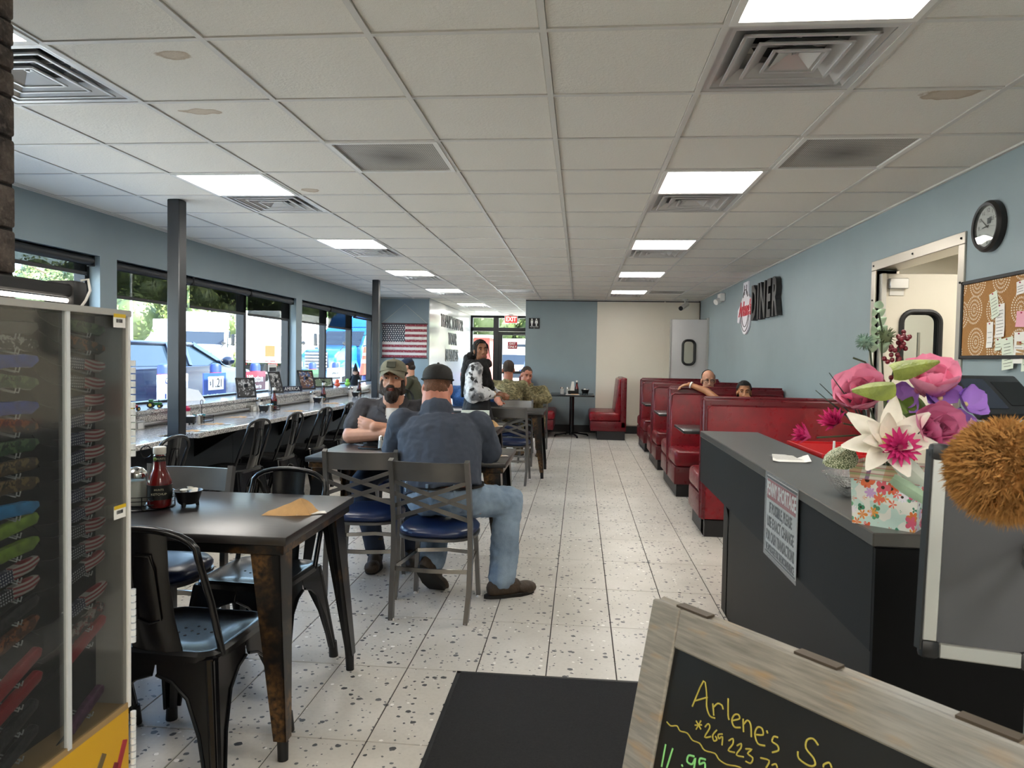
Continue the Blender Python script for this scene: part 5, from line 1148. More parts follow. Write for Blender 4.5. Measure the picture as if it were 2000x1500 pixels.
# ================================================================ table ware
ket_m = mat('ketchup_red', '5e0e0e', .12, 0, .6, coat=.5); cap_w = mat('white_cap', 'e2ddd4', .4); lab_b = mat('black_label', '0f0f0c', .4); sugar_m = mat('sugar_white', 'd9d6cf', .6); lid_m = mat('chrome_lid', 'c9c6c0', .15, 1); wire = mat('black_wire', '08080a', .35, .3); bowl_b = mat('black_bowl', '101012', .4); pap_w = mat('white_cup_plastic', 'e8e4da', .5); kraft = mat('kraft_paper', 'c09763', .75, var=(30, .08), bump=(60, .15)); red_cap = mat('magenta_cap', 'b01548', .4); saltg = mat('salt_glass', 'b8b8b4', .1, 0, .6)
def ketchup(loc, lab, h=.235, big=True):
    t = thing('ketchup_bottle', lab, 'bottle', loc, 0, 'ketchup bottles'); k_ = h/.235
    MB().lathe([(r*k_, z*k_) for r, z in ((0, 0), (.030, 0), (.034, .006), (.035, .05), (.034, .09), (.033, .102), (.026, .128), (.0185, .15), (.0165, .185), (.016, .20), (.014, .205))], 24).go('bottle', ket_m, t)
    MB().lathe([(r*k_, z*k_) for r, z in ((.0175, .206), (.0185, .21), (.0185, .232), (.016, .235), (0, .235))], 18).go('cap', cap_w, t)
    MB().lathe([(.0172*k_, .178*k_), (.0178*k_, .20*k_)], 18).go('neck_label', lab_b, t)
    MB().lathe([(.0352*k_, .032*k_), (.0352*k_, .088*k_)], 24).go('label', lab_b, t)
    if big:
        for s, z, sz in (('KETCHUP', .055, .012), ('HUNTS', .072, .010)): text('lettering', s, sz, mat('label_print', 'c9c4a8', .5), t, FACE_Y((.0, -.0358, z)) if 0 else M.Rotation(R(28), 4, 'Z') @ FACE_Y((0, -.0358, z)), ext=.0002, sx=.8)
        text('lettering', 'HUNTS', .011, mat('label_print', 'c9c4a8', .5), t, M.Rotation(R(40), 4, 'Z') @ FACE_Y((0, -.0182, .189)), ext=.0002, sx=.7)
        MB().ell((-.004, -.0172, .188), (.006, .002, .007)).go('label_emblem', mat('label_green', '5d7a30', .5), t)
    return t
ket_children = list(ketchup((-1.628, 2.66, .768), 'ketchup bottle with white cap in the near table caddy').children)
for c_ in ket_children: c_.matrix_basis = M.Diagonal((1.3, 1.3, 1, 1)) @ c_.matrix_basis
t = thing('sugar_dispenser', 'glass sugar dispenser with domed chrome lid in near caddy', 'dispenser', (-1.722, 2.655, .768))
MB().lathe([(0, .003), (.034, .003), (.037, .02), (.036, .09), (.034, .10), (0, .10)], 20).go('sugar', sugar_m, t)
MB().lathe([(.030, 0), (.040, .008), (.0405, .02), (.038, .1), (.036, .118)], 20).go('jar', glass('jar_glass', 'eef2f0', .35, .03), t)
MB().lathe([(.036, .112), (.041, .115), (.041, .128), (.038, .134), (.026, .148), (.012, .153), (0, .154)], 24).go('lid', lid_m, t); MB().box((.012, -.018, .147), (.018, .012, .006), M.Rotation(R(30), 3, 'X')).go('flap', mat('flap_dark', '6a6864', .3, 1), t)
for i, (x, y, m, l) in enumerate(((-1.80, 2.70, saltg, 'small glass shaker with metal lid left of the sugar dispenser'), (-1.69, 2.745, mat('mustard_yellow', 'b9a23a', .4), 'small yellow jar with magenta cap behind the sugar dispenser'))):
    t = thing('shaker', l, 'shaker', (x, y, .768)); MB().lathe([(0, 0), (.022, 0), (.024, .01), (.022, .06), (.018, .085), (0, .086)], 16).go('jar', m, t); MB().lathe([(.019, .086), (.02, .1), (.012, .112), (0, .113)], 16).go('cap', red_cap if i else lid_m, t)
t = thing('condiment_caddy', 'round black wire caddy with ring handle on the near table', 'caddy', (-1.715, 2.69, .76))
MB().lathe([(0, 0), (.115, 0), (.118, .004), (.115, .007), (0, .007)], 32).go('tray', wire, t)
for z in (.022, .038, .054): MB().tube([(.116*math.cos(R(a)), .116*math.sin(R(a)), z) for a in range(0, 360, 12)], .0016, 6, True).go('wire_ring', wire, t)
for a in (20, 95, 160, 230, 300): MB().cyl((.116*math.cos(R(a)), .116*math.sin(R(a)), .0), (.116*math.cos(R(a)), .116*math.sin(R(a)), .056), .002, n=6).go('upright', wire, t)
MB().tube([(0, .02, .005), (0, .02, .19)], .0025, 6).tube([(.024*math.cos(R(a)), .02, .213+.024*math.sin(R(a))) for a in range(0, 360, 20)], .0025, 6, True).go('ring_handle', wire, t)
def creamer_bowl(loc, lab, r=.055):
    t = thing('creamer_bowl', lab, 'bowl', loc, random.random(), 'black bowls of creamer cups'); k_ = r/.055
    MB().lathe([(r_*k_, z*k_) for r_, z in ((0, .012), (.034, .012), (.040, .02), (.052, .06), (.056, .064), (.053, .064), (.046, .05), (.032, .022), (0, .02))], 20).go('bowl', bowl_b, t)
    for a in (30, 150, 270): MB().cyl((.032*k_*math.cos(R(a)), .032*k_*math.sin(R(a)), .018*k_), (.036*k_*math.cos(R(a)), .036*k_*math.sin(R(a)), 0), .009*k_, .006*k_, 8).go('foot', bowl_b, t)
    for i in range(8):
        a = i*.9; c = V((.026*math.cos(a)*k_*(.5+.5*(i % 2)), .026*math.sin(a)*k_, (.052+.006*(i % 3))*k_)); mx = M.Rotation(random.uniform(-.9, .9), 3, 'X') @ M.Rotation(random.random()*3, 3, 'Z')
        MB().lathe([(.009*k_, -.008*k_), (.012*k_, .006*k_), (.015*k_, .007*k_), (.0, .0075*k_)], 10, c, mx).go('creamer_cup', pap_w if i % 3 else mat('pale_blue_print', 'c9dbe6', .5), t)
creamer_bowl((-1.545, 2.72, .76), 'black bowl of creamer cups right of the ketchup on the near table', .055)
def napkin_bundle(loc, rz, lab, s=1.0, flat=False):
    t = thing('napkin_bundle', lab, 'napkin', loc, rz, 'kraft paper cutlery bundles')
    q = MB(); h = .06*s if not flat else .012
    P = [V(p)*s for p in ((-.11, -.03, .001), (-.02, -.05, .001), (.07, -.045, .001), (.10, .02, .001), (.02, .06, .001), (-.08, .01, .001))]
    top = [V((-.03*s, -.005*s, h*.55)), V((.03*s, -.01*s, h)), V((.055*s, .015*s, h*.75))]
    a = P+top
    q._add([tuple(p) for p in a], [(0, 1, 6), (1, 2, 7, 6), (2, 3, 8, 7), (3, 4, 8), (4, 7, 8), (4, 5, 6, 7), (5, 0, 6), (0, 5, 4, 3, 2, 1)])
    bmesh.ops.subdivide_edges(q.bm, edges=q.bm.edges[:], cuts=2, use_grid_fill=True)
    for v in q.bm.verts:
        if v.co.z > .003: v.co += V((NZ.noise(v.co*45), NZ.noise(v.co*45+V((3, 1, 2))), NZ.noise(v.co*45+V((7, 1, 2)))))*.007*s
    q.go('pouch', kraft, t, smooth=True, ang=25)
    q = MB(); q._add([(.02*s, -.05*s, .0015), (.13*s, -.02*s, .0015), (.12*s, .02*s, .0015), (.03*s, .0, .0015)], [(0, 1, 2, 3)]); q._add([(.02*s, -.05*s, .004), (.13*s, -.02*s, .004), (.12*s, .02*s, .004), (.03*s, .0, .004)], [(0, 1, 2, 3)]); q.go('napkin_corner', pap_w, t, smooth=False)
napkin_bundle((-1.09, 2.66, .76), .25, 'folded kraft cutlery bundle on the near dining table'); napkin_bundle((-.56, 4.42, .76), .3, 'kraft cutlery bundle right of the man in the black cap'); napkin_bundle((-.80, 6.36, .76), .2, 'kraft cutlery bundle in front of the green menu')
for x, y, a, l in ((-3.02, 5.32, .3, 'flat kraft cutlery bundle on the counter right behind the near post'), (-3.12, 5.9, .2, 'kraft cutlery bundle on the counter in front of the condiment tray'), (-3.25, 6.6, .2, 'kraft cutlery bundle on the counter above the first chairs'), (-3.05, 7.5, .1, 'kraft cutlery bundle on the counter near the third chair'), (-3.12, 8.85, .2, 'kraft cutlery bundle on the counter close to the bearded man')):
    napkin_bundle((x, y, .762), a, l, 1.15, True)
def condiments(x, y, where, jelly=True, red_lid=False):
    ketchup((x+.02, y+.16, .762), 'ketchup bottle standing on the window counter %s' % where, .24, False) if not red_lid else None
    t = thing('napkin_holder', 'black wire tray with jelly cups on the window counter %s' % where, 'tray', (x+.05, y+.02, .762), 0, 'black wire trays')
    MB().box((0, 0, .004), (.13, .16, .006)).go('tray', wire, t, smooth=False)
    for z in (.025, .05): MB().tube([(-.065, -.08, z), (.065, -.08, z), (.065, .08, z), (-.065, .08, z)], .003, 6, True).go('wire_ring', wire, t)
    for a in (-1, 1):
        for b in (-1, 1): MB().cyl((a*.065, b*.08, 0), (a*.065, b*.08, .055), .003, n=6).go('upright', wire, t)
    MB().tube([(0, 0, .005), (0, 0, .15)], .003, 6).tube([(0, .022*math.cos(R(a)), .17+.022*math.sin(R(a))) for a in range(0, 360, 30)], .003, 6, True).go('ring_handle', wire, t)
    for i in range(10): MB().lathe([(.011, -.009), (.015, .006), (0, .008)], 9, (random.uniform(-.045, .045), random.uniform(-.06, .06), .02+.018*(i % 3)), M.Rotation(random.uniform(-.6, .6), 3, 'X')).go('jelly_cup', [pap_w, mat('jelly_amber', 'c98a3a', .3), mat('jelly_teal', '4a9aa0', .3)][i % 3], t)
    t = thing('sugar_dispenser', 'glass sugar jar on the window counter %s' % where, 'dispenser', (x-.03, y-.1, .762), 0, 'sugar jars on the window counter')
    MB().lathe([(0, .0), (.034, .0), (.037, .02), (.034, .10), (0, .10)], 14).go('jar', sugar_m, t); MB().lathe([(.037, .10), (.038, .125), (.02, .145), (0, .147)], 14).go('lid', red_cap if red_lid else lid_m, t)
    for j in (0, 1):
        t = thing('shaker', '%s shaker on the window counter %s' % (('salt', 'pepper')[j], where), 'shaker', (x+.10, y-.13+.045*j, .762), 0, 'shakers on the window counter')
        MB().lathe([(0, 0), (.019, 0), (.016, .05), (.014, .06), (0, .06)], 12).go('jar', saltg if j == 0 else mat('pepper_grey', '55504a', .4), t); MB().lathe([(.015, .06), (.013, .072), (0, .075)], 12).go('cap', lid_m, t)
    creamer_bowl((x+.10, y-.27, .762), 'black creamer bowl on the window counter %s' % where, .06)
condiments(-3.40, 6.1, 'beside the near black post', red_lid=True); condiments(-3.40, 7.55, 'in front of the framed photos'); condiments(-3.40, 9.1, 'below the green poster'); condiments(-3.40, 10.65, 'next to the witch doll')
t = thing('sauce_bottle', 'red plastic squeeze bottle on the window counter beside near post', 'bottle', (-3.42, 5.80, .762)); MB().lathe([(0, 0), (.03, 0), (.032, .02), (.030, .12), (.02, .15), (0, .15)], 16).go('bottle', mat('squeeze_red', 'b0161c', .35), t); MB().lathe([(.02, .15), (.022, .165), (.006, .19), (0, .191)], 12).go('nozzle', mat('squeeze_red', 'b0161c', .35), t)
# T6 and T2, T3 things
ketchup((-.05, 12.95, .755), 'ketchup bottle on the pedestal table at the back wall', .24, False); creamer_bowl((.10, 12.8, .755), 'black creamer bowl on the pedestal table at the back wall', .075)
t = thing('napkin_dispenser', 'black tray with white napkins on the pedestal table', 'dispenser', (-.12, 12.92, .755)); MB().box((0, 0, .03), (.2, .1, .06), None, .005).go('tray', wire, t); MB().px([(-.05, .05), (.03, .05), (.02, .22), (-.02, .22)], 'Y', -.03, .03).go('napkins', pap_w, t, smooth=False)
for j in (0, 1):
    t = thing('shaker', '%s shaker with metal lid on the pedestal table' % ('left-hand' if j == 0 else 'right-hand'), 'shaker', (-.31+.1*j, 12.9, .755)); MB().lathe([(0, 0), (.032, 0), (.03, .09), (0, .09)], 12).go('jar', saltg, t); MB().lathe([(.031, .09), (.025, .12), (0, .125)], 12).go('cap', lid_m, t)
t = thing('napkin', 'white napkin with kraft pouch on the pedestal table\'s front edge', 'napkin', (-.12, 12.6, .755)); q = MB().b2((-.12, -.06, 0), (.12, .06, .006)); q.go('sheet', pap_w, t, smooth=False); MB().b2((-.03, -.05, .006), (.10, .03, .016), .003).go('pouch', kraft, t)
t = thing('phone', 'dark phone lying on the table before the bearded man', 'phone', (-1.36, 4.62, .76), R(78)); MB().box((0, 0, .005), (.075, .155, .009), None, .003, 2).go('body', black_pl, t); MB().box((0, 0, .0101), (.068, .145, .001)).go('screen', mat('phone_glass', '0a0c10', .05), t, smooth=False)
t = thing('shaker', 'glass salt shaker between the two men in caps', 'shaker', (-1.29, 4.62, .76)); MB().lathe([(0, 0), (.024, 0), (.02, .06), (0, .06)], 12).go('jar', saltg, t); MB().lathe([(.021, .06), (.018, .085), (0, .09)], 12).go('cap', lid_m, t)
t = thing('menu_card', 'green and white folded menu standing on the table behind', 'menu', (-.95, 6.55, .76), R(8)); MB().box((0, 0, .065), (.26, .004, .13), M.Rotation(R(-14), 3, 'X')).go('card', mat('menu_white', 'dfe6da', .5), t, smooth=False); MB().px([(-.06, .02), (.10, .02), (.10, .11), (.0, .11)], 'Y', -.012, -.0085).go('print', mat('menu_green', '7fc48c', .5), t, smooth=False).rotation_euler = (R(-14), 0, 0)
t = thing('handbag', 'black handbag with two arched handles on chair behind bearded man', 'bag', (-1.66, 6.75, .76), R(20)); MB().px([(-.17, 0), (.17, 0), (.14, .19), (-.14, .19)], 'Y', -.06, .06).go('body', black_pl, t); 
for y in (-.05, .05): MB().tube([(.08*math.cos(R(a)), y, .18+.12*math.sin(R(a))) for a in range(0, 181, 15)], .007, 6).go('handle', black_pl, t)
# ledge decorations
def picture(loc, rz, w_, h, m, lab, fr_m=ink):
    t = thing('picture_frame', lab, 'picture', loc, rz, 'framed pictures on the ledge'); l = M.Rotation(R(-16), 3, 'X'); bx_ = lambda c: tuple(l @ V(c))
    for a, b in (((0, 0, h-.01), (w_, .016, .02)), ((0, 0, .01), (w_, .016, .02)), ((-w_/2+.01, 0, h/2), (.02, .016, h)), ((w_/2-.01, 0, h/2), (.02, .016, h))): MB().box(bx_(a), b, l, .003).go('frame', fr_m, t, smooth=False)
    MB().box(bx_((0, .002, h/2)), (w_-.03, .006, h-.03), l).go('print', m, t, smooth=False); MB().box((0, h*.22, h*.33), (.04, .006, h*.7), M.Rotation(R(22), 3, 'X')).go('easel_back', ink, t, smooth=False)
bw = camo('black_white_photo', '2a2a2a', 'b0b0b0', '6a6a6a', 22); clr = camo('colour_photo', '5a3a30', '3a5a8a', 'b0a090', 16); grn_p = camo('green_photo', '6a7a60', 'c0c4b8', '3a4438', 14)
picture((-3.58, 7.48, .9), R(52), .22, .22, bw, 'framed black and white photo on the ledge'); picture((-3.66, 8.46, .9), R(70), .2, .27, bw, 'dark framed picture seen nearly edge-on, beside AMERICA plaque'); picture((-3.70, 9.55, .9), R(62), .26, .27, clr, 'framed colour photo on the ledge before the green poster'); picture((-3.72, 10.22, .9), R(48), .3, .15, grn_p, 'small low framed picture right of the colour photo')
t = thing('plaque', 'dark blue AMERICA plaque standing on the ledge', 'plaque', (-3.62, 8.78, .9), R(62)); MB().box((0, 0, .04), (.34, .02, .07), None, .006).go('board', mat('navy_plaque', '1c2238', .5), t, smooth=False); text('lettering', 'AMERICA', .06, white_pl, t, FACE_Y((0, -.0115, .04)), sx=.95)
t = thing('flyer', 'white printed flyer leaning on the ledge behind near post', 'flyer', (-3.80, 6.72, .9), R(60)); q = MB()
for i in range(6): q._add([(-.14+.05*i, .02*math.sin(i*.6), 0), (-.14+.05*(i+1), .02*math.sin(i*.6+.6), 0), (-.16+.05*(i+1), .09+.02*math.sin(i*.6+.6), .17-.012*(i+1)), (-.16+.05*i, .09+.02*math.sin(i*.6), .17-.012*i)], [(0, 1, 2, 3)])
q.go('sheet', paper, t)
t = thing('window_notice', 'white notice with black header hung inside the window', 'notice', (-3.90, 8.85, 1.08)); MB().box((0, 0, 0), (.004, .24, .34)).go('sheet', paper, t, smooth=False); MB().box((.003, 0, .1), (.001, .2, .05)).go('header', ink_b, t, smooth=False)
for i in range(7): MB().box((.003, 0, .04-.025*i), (.001, random.uniform(.1, .2), .007)).go('printed_line', ink_b, t, smooth=False)
def tractor(loc, rz, c, lab):
    t = thing('toy_tractor', lab, 'toy', loc, rz); m = mat('toy_'+c, c, .35)
    MB().box((.02, 0, .035), (.07, .03, .025), None, .004).go('hood', m, t); MB().box((-.03, 0, .05), (.035, .035, .045), None, .004).go('cab', m, t); MB().cyl((.03, 0, .045), (.03, 0, .07), .004, n=8).go('exhaust', ink, t)
    for x, r_ in ((-.03, .026), (.04, .017)):
        for s in (-1, 1): w_ = MB().lathe([(.006, -.007), (r_, -.007), (r_, .007), (.006, .007)], 14, (x, s*.028, r_), M.Rotation(R(90), 3, 'X')).go('wheel', tyre, t); MB().lathe([(0, -.008), (r_*.5, -.008), (r_*.5, .008), (0, .008)], 10, (x, s*.028, r_), M.Rotation(R(90), 3, 'X')).go('hub', mat('toy_hub', 'c9a83a', .4), w_)
tractor((-3.54, 5.4, .9), R(80), 'b01c20', 'small red toy tractor on the ledge beside knife display'); tractor((-3.58, 5.78, .9), R(20), '2f6a34', 'small green toy tractor on the ledge left of near post')
for x, y, c, l in ((-3.62, 10.5, 'e0603a', 'small orange figure on the ledge'), (-3.6, 10.92, '8ac44a', 'small lime green figure on the ledge')):
    t = thing('small_figure', l, 'toy', (x, y, .9)); m = mat('fig_'+c, c, .5); MB().ell((0, 0, .035), (.045, .04, .035)).go('body', m, t); MB().ell((0, 0, .085), .03).go('head', m, t)
t = thing('witch_doll', 'small black-clad witch doll with pointed hat on the ledge', 'doll', (-3.58, 11.25, .9)); blk_c = mat('black_cloth', '0c0b0c', .9)
MB().lathe([(.09, 0), (.08, .06), (.05, .14), (.03, .17), (0, .18)], 14).go('dress', blk_c, t); MB().ell((0, -.01, .20), .045).go('face', mat('doll_face', 'c9a08a', .6), t); MB().lathe([(.08, .222), (.045, .226), (.03, .28), (.012, .34), (0, .36)], 14).go('hat', blk_c, t); MB().lathe([(.05, .12), (.06, .17), (.055, .21), (.035, .23)], 12, (0, .02, 0)).go('hair', mat('doll_hair', '2a1a14', .9), t)
for s in (-1, 1): MB().tube([(s*.04, 0, .15), (s*.09, -.03, .08)], .016, 7).go('arm', blk_c, t)
# ================================================================ people
_tmp = bpy.data.scenes.new('remesh')
def vox(q, name, mats, vs, sm=3, parent=None, rough=0, freq=14, loc=None, rz=0):
    """fuse the pieces of q into one continuous skin"""
    me = q.mesh('pieces', mats, False); o = bpy.data.objects.new('pieces', me); _tmp.collection.objects.link(o)
    m = o.modifiers.new('r', 'REMESH'); m.mode = 'VOXEL'; m.voxel_size = vs; m.use_smooth_shade = True
    s = o.modifiers.new('s', 'SMOOTH'); s.factor = .5; s.iterations = sm
    with bpy.context.temp_override(scene=_tmp, view_layer=_tmp.view_layers[0]):
        d = bpy.context.evaluated_depsgraph_get(); d.update()
        r = bpy.data.meshes.new_from_object(o.evaluated_get(d)); r.name = name
    bpy.data.objects.remove(o); bpy.data.meshes.remove(me)
    if rough:
        r.update(); ns = [v.normal.copy() for v in r.vertices]
        for v, n in zip(r.vertices, ns):
            c = v.co; v.co = c + n*rough*(NZ.noise(V((c.x*freq, c.y*freq, c.z*freq*.45)))+.5*NZ.noise(c*freq*2.3))
    if not r.materials: 
        for m_ in (mats if isinstance(mats, (list, tuple)) else [mats]): r.materials.append(m_)
    r.polygons.foreach_set('use_smooth', [True]*len(r.polygons))
    return put(name, r, parent, loc, (0, 0, rz) if rz else None)
def loft(q, pts, rad, n=18):
    """torso-like sweep: rad = (half-width, half-depth) per point; width stays along the body's x"""
    P = [V(p) for p in pts]; L = len(P); vs = []; fs = []
    for i in range(L):
        t_ = (P[min(i+1, L-1)]-P[max(i-1, 0)]).normalized(); x = V((1, 0, 0)); x = (x-t_*x.dot(t_)).normalized(); y = t_.cross(x)
        for j in range(n):
            a = 2*math.pi*j/n; vs.append(P[i]+x*math.cos(a)*rad[i][0]+y*math.sin(a)*rad[i][1])
    for i in range(L-1): fs += [(i*n+j, i*n+(j+1) % n, (i+1)*n+(j+1) % n, (i+1)*n+j) for j in range(n)]
    fs += [tuple(range(n))[::-1], tuple((L-1)*n+j for j in range(n))]; q._add(vs, fs); return q
def head_geo(q, H, k=1.0, nose=1.0, wide=1.0):
    p = lambda x, y, z: tuple(H @ V((x*k*wide, y*k, z*k))); r3 = H.to_3x3()
    e = lambda c, r: q.ell(p(*c), tuple(x*k for x in r), r3, 16, 12)
    e((0, -.014, .036), (.076*wide, .096, .088)); e((0, .022, -.036), (.062*(wide if wide >= 1 else wide*.95), .068, .080)); e((0, .058, -.098), (.027*wide, .026, .024)); e((0, -.05, -.01), (.062*wide, .056, .07))
    for s in (-1, 1):
        e((s*.034, .050, -.022), (.026, .028, .030)); e((s*.080, -.008, -.008), (.010, .020, .033)); e((s*.044, .018, -.07), (.019, .034, .028)); e((s*.031, .074, .034), (.024, .012, .008))
        e((s*.013, .100, -.033), (.009, .010, .008))
    q.cap(p(0, .086, .018), p(0, .110*(.96+.04*nose), -.026), .009*k, .013*k*nose, 8)
    e((0, .087, -.058), (.022, .010, .006)); e((0, .084, -.068), (.019, .011, .007))
def hand(q, w_, d, nrm, side, curl=.5, s=1.0):
    """palm, four unequal fingers and a thumb; nrm points out of the palm"""
    w_, d, nrm = V(w_), V(d).normalized(), V(nrm); nrm = (nrm-d*nrm.dot(d)).normalized(); lat = d.cross(nrm)*side
    m = M(((lat.x, d.x, nrm.x), (lat.y, d.y, nrm.y), (lat.z, d.z, nrm.z)))
    q.ell(w_+d*.045*s, (.042*s, .055*s, .017*s), m, 12, 8)
    for i, (o, L) in enumerate(((-.030, .066), (-.010, .078), (.011, .074), (.030, .058))):
        b = w_+d*.082*s+lat*o*s; a1, a2 = curl*.9, curl*2.0
        k1 = b+(d*math.cos(a1)+nrm*math.sin(a1))*L*.5*s; k2 = k1+(d*math.cos(a2)+nrm*math.sin(a2))*L*.5*s
        q.cap(b-d*.02*s, k1, .0098*s, .0088*s, 8); q.cap(k1, k2, .0088*s, .0072*s, 8)
    t0 = w_+d*.028*s-lat*.030*s; t1 = t0+(d*.6-lat*.7+nrm*.25).normalized()*.038*s; t2 = t1+(d*.9-lat*.2+nrm*.35).normalized()*.032*s
    q.cap(t0, t1, .0135*s, .011*s, 8); q.cap(t1, t2, .011*s, .009*s, 8)
def shoe(q, ank, d, up=(0, 0, 1), L=.27, w_=.05, s=1):
    a, d, u = V(ank), V(d).normalized(), V(up); u = (u-d*u.dot(d)).normalized(); x = d.cross(u)
    m = M(((x.x, d.x, u.x), (x.y, d.y, u.y), (x.z, d.z, u.z))); f = a-u*.075
    q.ell(f-d*.045+u*.022, (w_*.82, .055, .055), m); q.ell(f+d*.04+u*.018, (w_*.95, .085, .060), m); q.ell(f+d*(L*.5)+u*.004, (w_, .075, .040), m); q.cap(f+u*.02-d*.02, a+u*.07, w_*.92, w_*.98, 12)
    return (f, d, u, m)
def sole(name, info, L, w_, mt_, parent):
    f, d, u, m = info; q = MB(); P = []
    for t_ in range(20):
        a = 2*math.pi*t_/20; y = math.sin(a); P.append((math.cos(a)*w_*(1.02 if y > 0 else .86), y*(L/2)+.045))
    g = lambda z: (lambda x, y: tuple(f+m @ V((x, y, z))))
    q.prism(P, g(-.042), g(-.012)); return q.go(name, mt_, parent, ang=50)
skin_a = mat('fair_skin', 'c58f74', .5, var=(30, .06), bump=(300, .05), sss=.06); skin_r = mat('ruddy_skin', 'bd7a62', .5, var=(24, .1), bump=(300, .05), sss=.06); skin_t = mat('tan_skin', 'a9734f', .5, var=(30, .06), sss=.05); skin_b = mat('brown_skin', '8a5a3e', .5, var=(30, .06), sss=.05)
eye_w = mat('eye_white', 'd8d2ca', .2); eye_d = mat('dark_iris', '231510', .12); lip_m = mat('lip', 'a05a50', .45); lip_w = mat('lip_dark', '8a4540', .4)
hair_br = mat('brown_hair', '2c1c12', .6, var=(160, .5), bump=(260, .7)); hair_bk = mat('black_hair', '0a0808', .55, 0, .25, var=(120, .5), bump=(180, .6), aniso=(1, 1, .15)); hair_rd = mat('reddish_short_hair', '6a4630', .8, var=(200, .35), bump=(320, .6)); hair_gr = mat('grey_hair', '5a534c', .7, var=(180, .4), bump=(260, .6)); hair_dk = mat('dark_short_hair', '3a2e26', .8, var=(200, .35), bump=(320, .6))
def face_parts(b, H, k, brow, lip, eyes=True, lipw=.021, closed=False):
    p = lambda x, y, z: tuple(H @ V((x*k, y*k, z*k))); r3 = H.to_3x3()
    for s in (-1, 1):
        if not closed:
            e = MB().ell(p(s*.0315, .0745, .010), (.0128*k, .0120*k, .0062*k), r3).go('eye', eye_w, b); MB().ell(p(s*.0315, .083, .0105), (.0070*k, .0046*k, .0064*k), r3, 10, 8).go('iris', eye_d, e)
            MB().tube([p(s*.0185, .0775, .0110), p(s*.026, .0850, .0172), p(s*.036, .0845, .0176), p(s*.0455, .0750, .0115)], [.0016*k, .0036*k, .0036*k, .0016*k], 7).go('eyelid', b.data.materials[0], e)
        else: MB().ell(p(s*.0315, .0775, .009), (.0135*k, .010*k, .0035*k), r3).go('eyelid_crease', eye_d, b)
        MB().tube([p(s*.050, .072, .030), p(s*.034, .0865, .036), p(s*.015, .0875, .031)], [.0022*k, .0042*k, .0034*k], 7).go('eyebrow', brow, b)
    MB().tube([p(-lipw, .0825, -.0630), p(-lipw*.5, .0945, -.0605), p(0, .0970, -.0625), p(lipw*.5, .0945, -.0605), p(lipw, .0825, -.0630)], [.002*k, .0048*k, .005*k, .0048*k, .002*k], 7).go('upper_lip', lip, b)
    MB().tube([p(-lipw*.9, .0820, -.0655), p(-lipw*.4, .0935, -.0705), p(lipw*.4, .0935, -.0705), p(lipw*.9, .0820, -.0655)], [.002*k, .0055*k, .0055*k, .002*k], 7).go('lower_lip', lip, b)
def person(lab, loc, rz, sk, P, vs=.008, k=1.0, cloth=None, hands=('L', 'R'), brow=hair_br, lip=lip_m, face=True, closed=False, lipw=.021, wide=1.0):
    """P: joints in the body's own frame (faces +Y)"""
    H = M.Translation(V(P['head'])) @ M.Rotation(R(P.get('hyaw', 0)), 4, 'Z') @ M.Rotation(R(P.get('hpitch', 0)), 4, 'X') @ M.Rotation(R(P.get('hroll', 0)), 4, 'Y')
    q = MB(); head_geo(q, H, k, wide=wide)
    nk = V(P['neck']); q.cap(tuple(H @ V((0, -.03*k, -.06*k))), tuple(nk+V((0, 0, -.02))), .054*k*P.get('nk', 1), .062*k*P.get('nk', 1), 14)
    loft(q, P['torso'], P['trad'])
    q.cap(P['shR'], P['shL'], .055, .055, 12)
    g = P.get('arm', 1.0)
    for s, sd in (('R', 1), ('L', -1)):
        q.chain([P['sh'+s], P['el'+s], P['wr'+s]], [.052*g, .043*g, .030*g], 12)
        if s in hands:
            hd = P.get('hd'+s, V(P['wr'+s])-V(P['el'+s])); hand(q, P['wr'+s], hd, P.get('hn'+s, (0, 0, -1)), sd, P.get('curl'+s, .5), k)
    lg = P.get('leg', 1.0)
    for s in 'RL':
        q.chain([P['hip'+s], P['kn'+s], P['an'+s]], [.088*lg, .062*lg, .042*lg], 14)
        a = V(P['an'+s]); d = V(P['toe'+s]).normalized(); q.cap(tuple(a+V((0, 0, -.02))), tuple(a+d*.05+V((0, 0, -.045))), .034, .024, 10)
    b = vox(q, 'person', sk, vs, 2, None, 0, 14, loc, rz); tag(b, lab, 'person')
    if face: face_parts(b, H, k, brow, lip, True, lipw, closed)
    return b, H
def shirt(b, P, m, add=.014, sleeve=1.0, vs=.01, rough=.006, name='shirt', hem=None, g=1.0, low=0, collar=True, sl_r=None, ch=0):
    q = MB(); pts = [V(p) for p in P['torso']]; rad = [(a+add, c+add) for a, c in P['trad']]
    if low: pts = pts[low:]; rad = rad[low:]
    loft(q, pts, rad); q.cap(P['shR'], P['shL'], .062+add*.4, .062+add*.4, 12)
    if collar: q.cap(tuple(V(P['neck'])+V((0, -.01, -.06))), tuple(V(P['neck'])+V((0, -.01-ch*.3, -.028+ch))), .082, .060*P.get('nk', 1)+.010, 14)
    for s in 'RL':
        a, e, w_ = V(P['sh'+s]), V(P['el'+s]), V(P['wr'+s]); r0, r1, r2 = sl_r or (.068*g, .060*g, .046*g)
        if sleeve >= 1: q.chain([a, e, e+(w_-e)*.86], [r0, r1, r2], 12)
        else: q.cap(a, a+(e-a)*sleeve*1.0, r0, r1, 12)
    return vox(q, name, m, vs, 3, b, rough, 16)
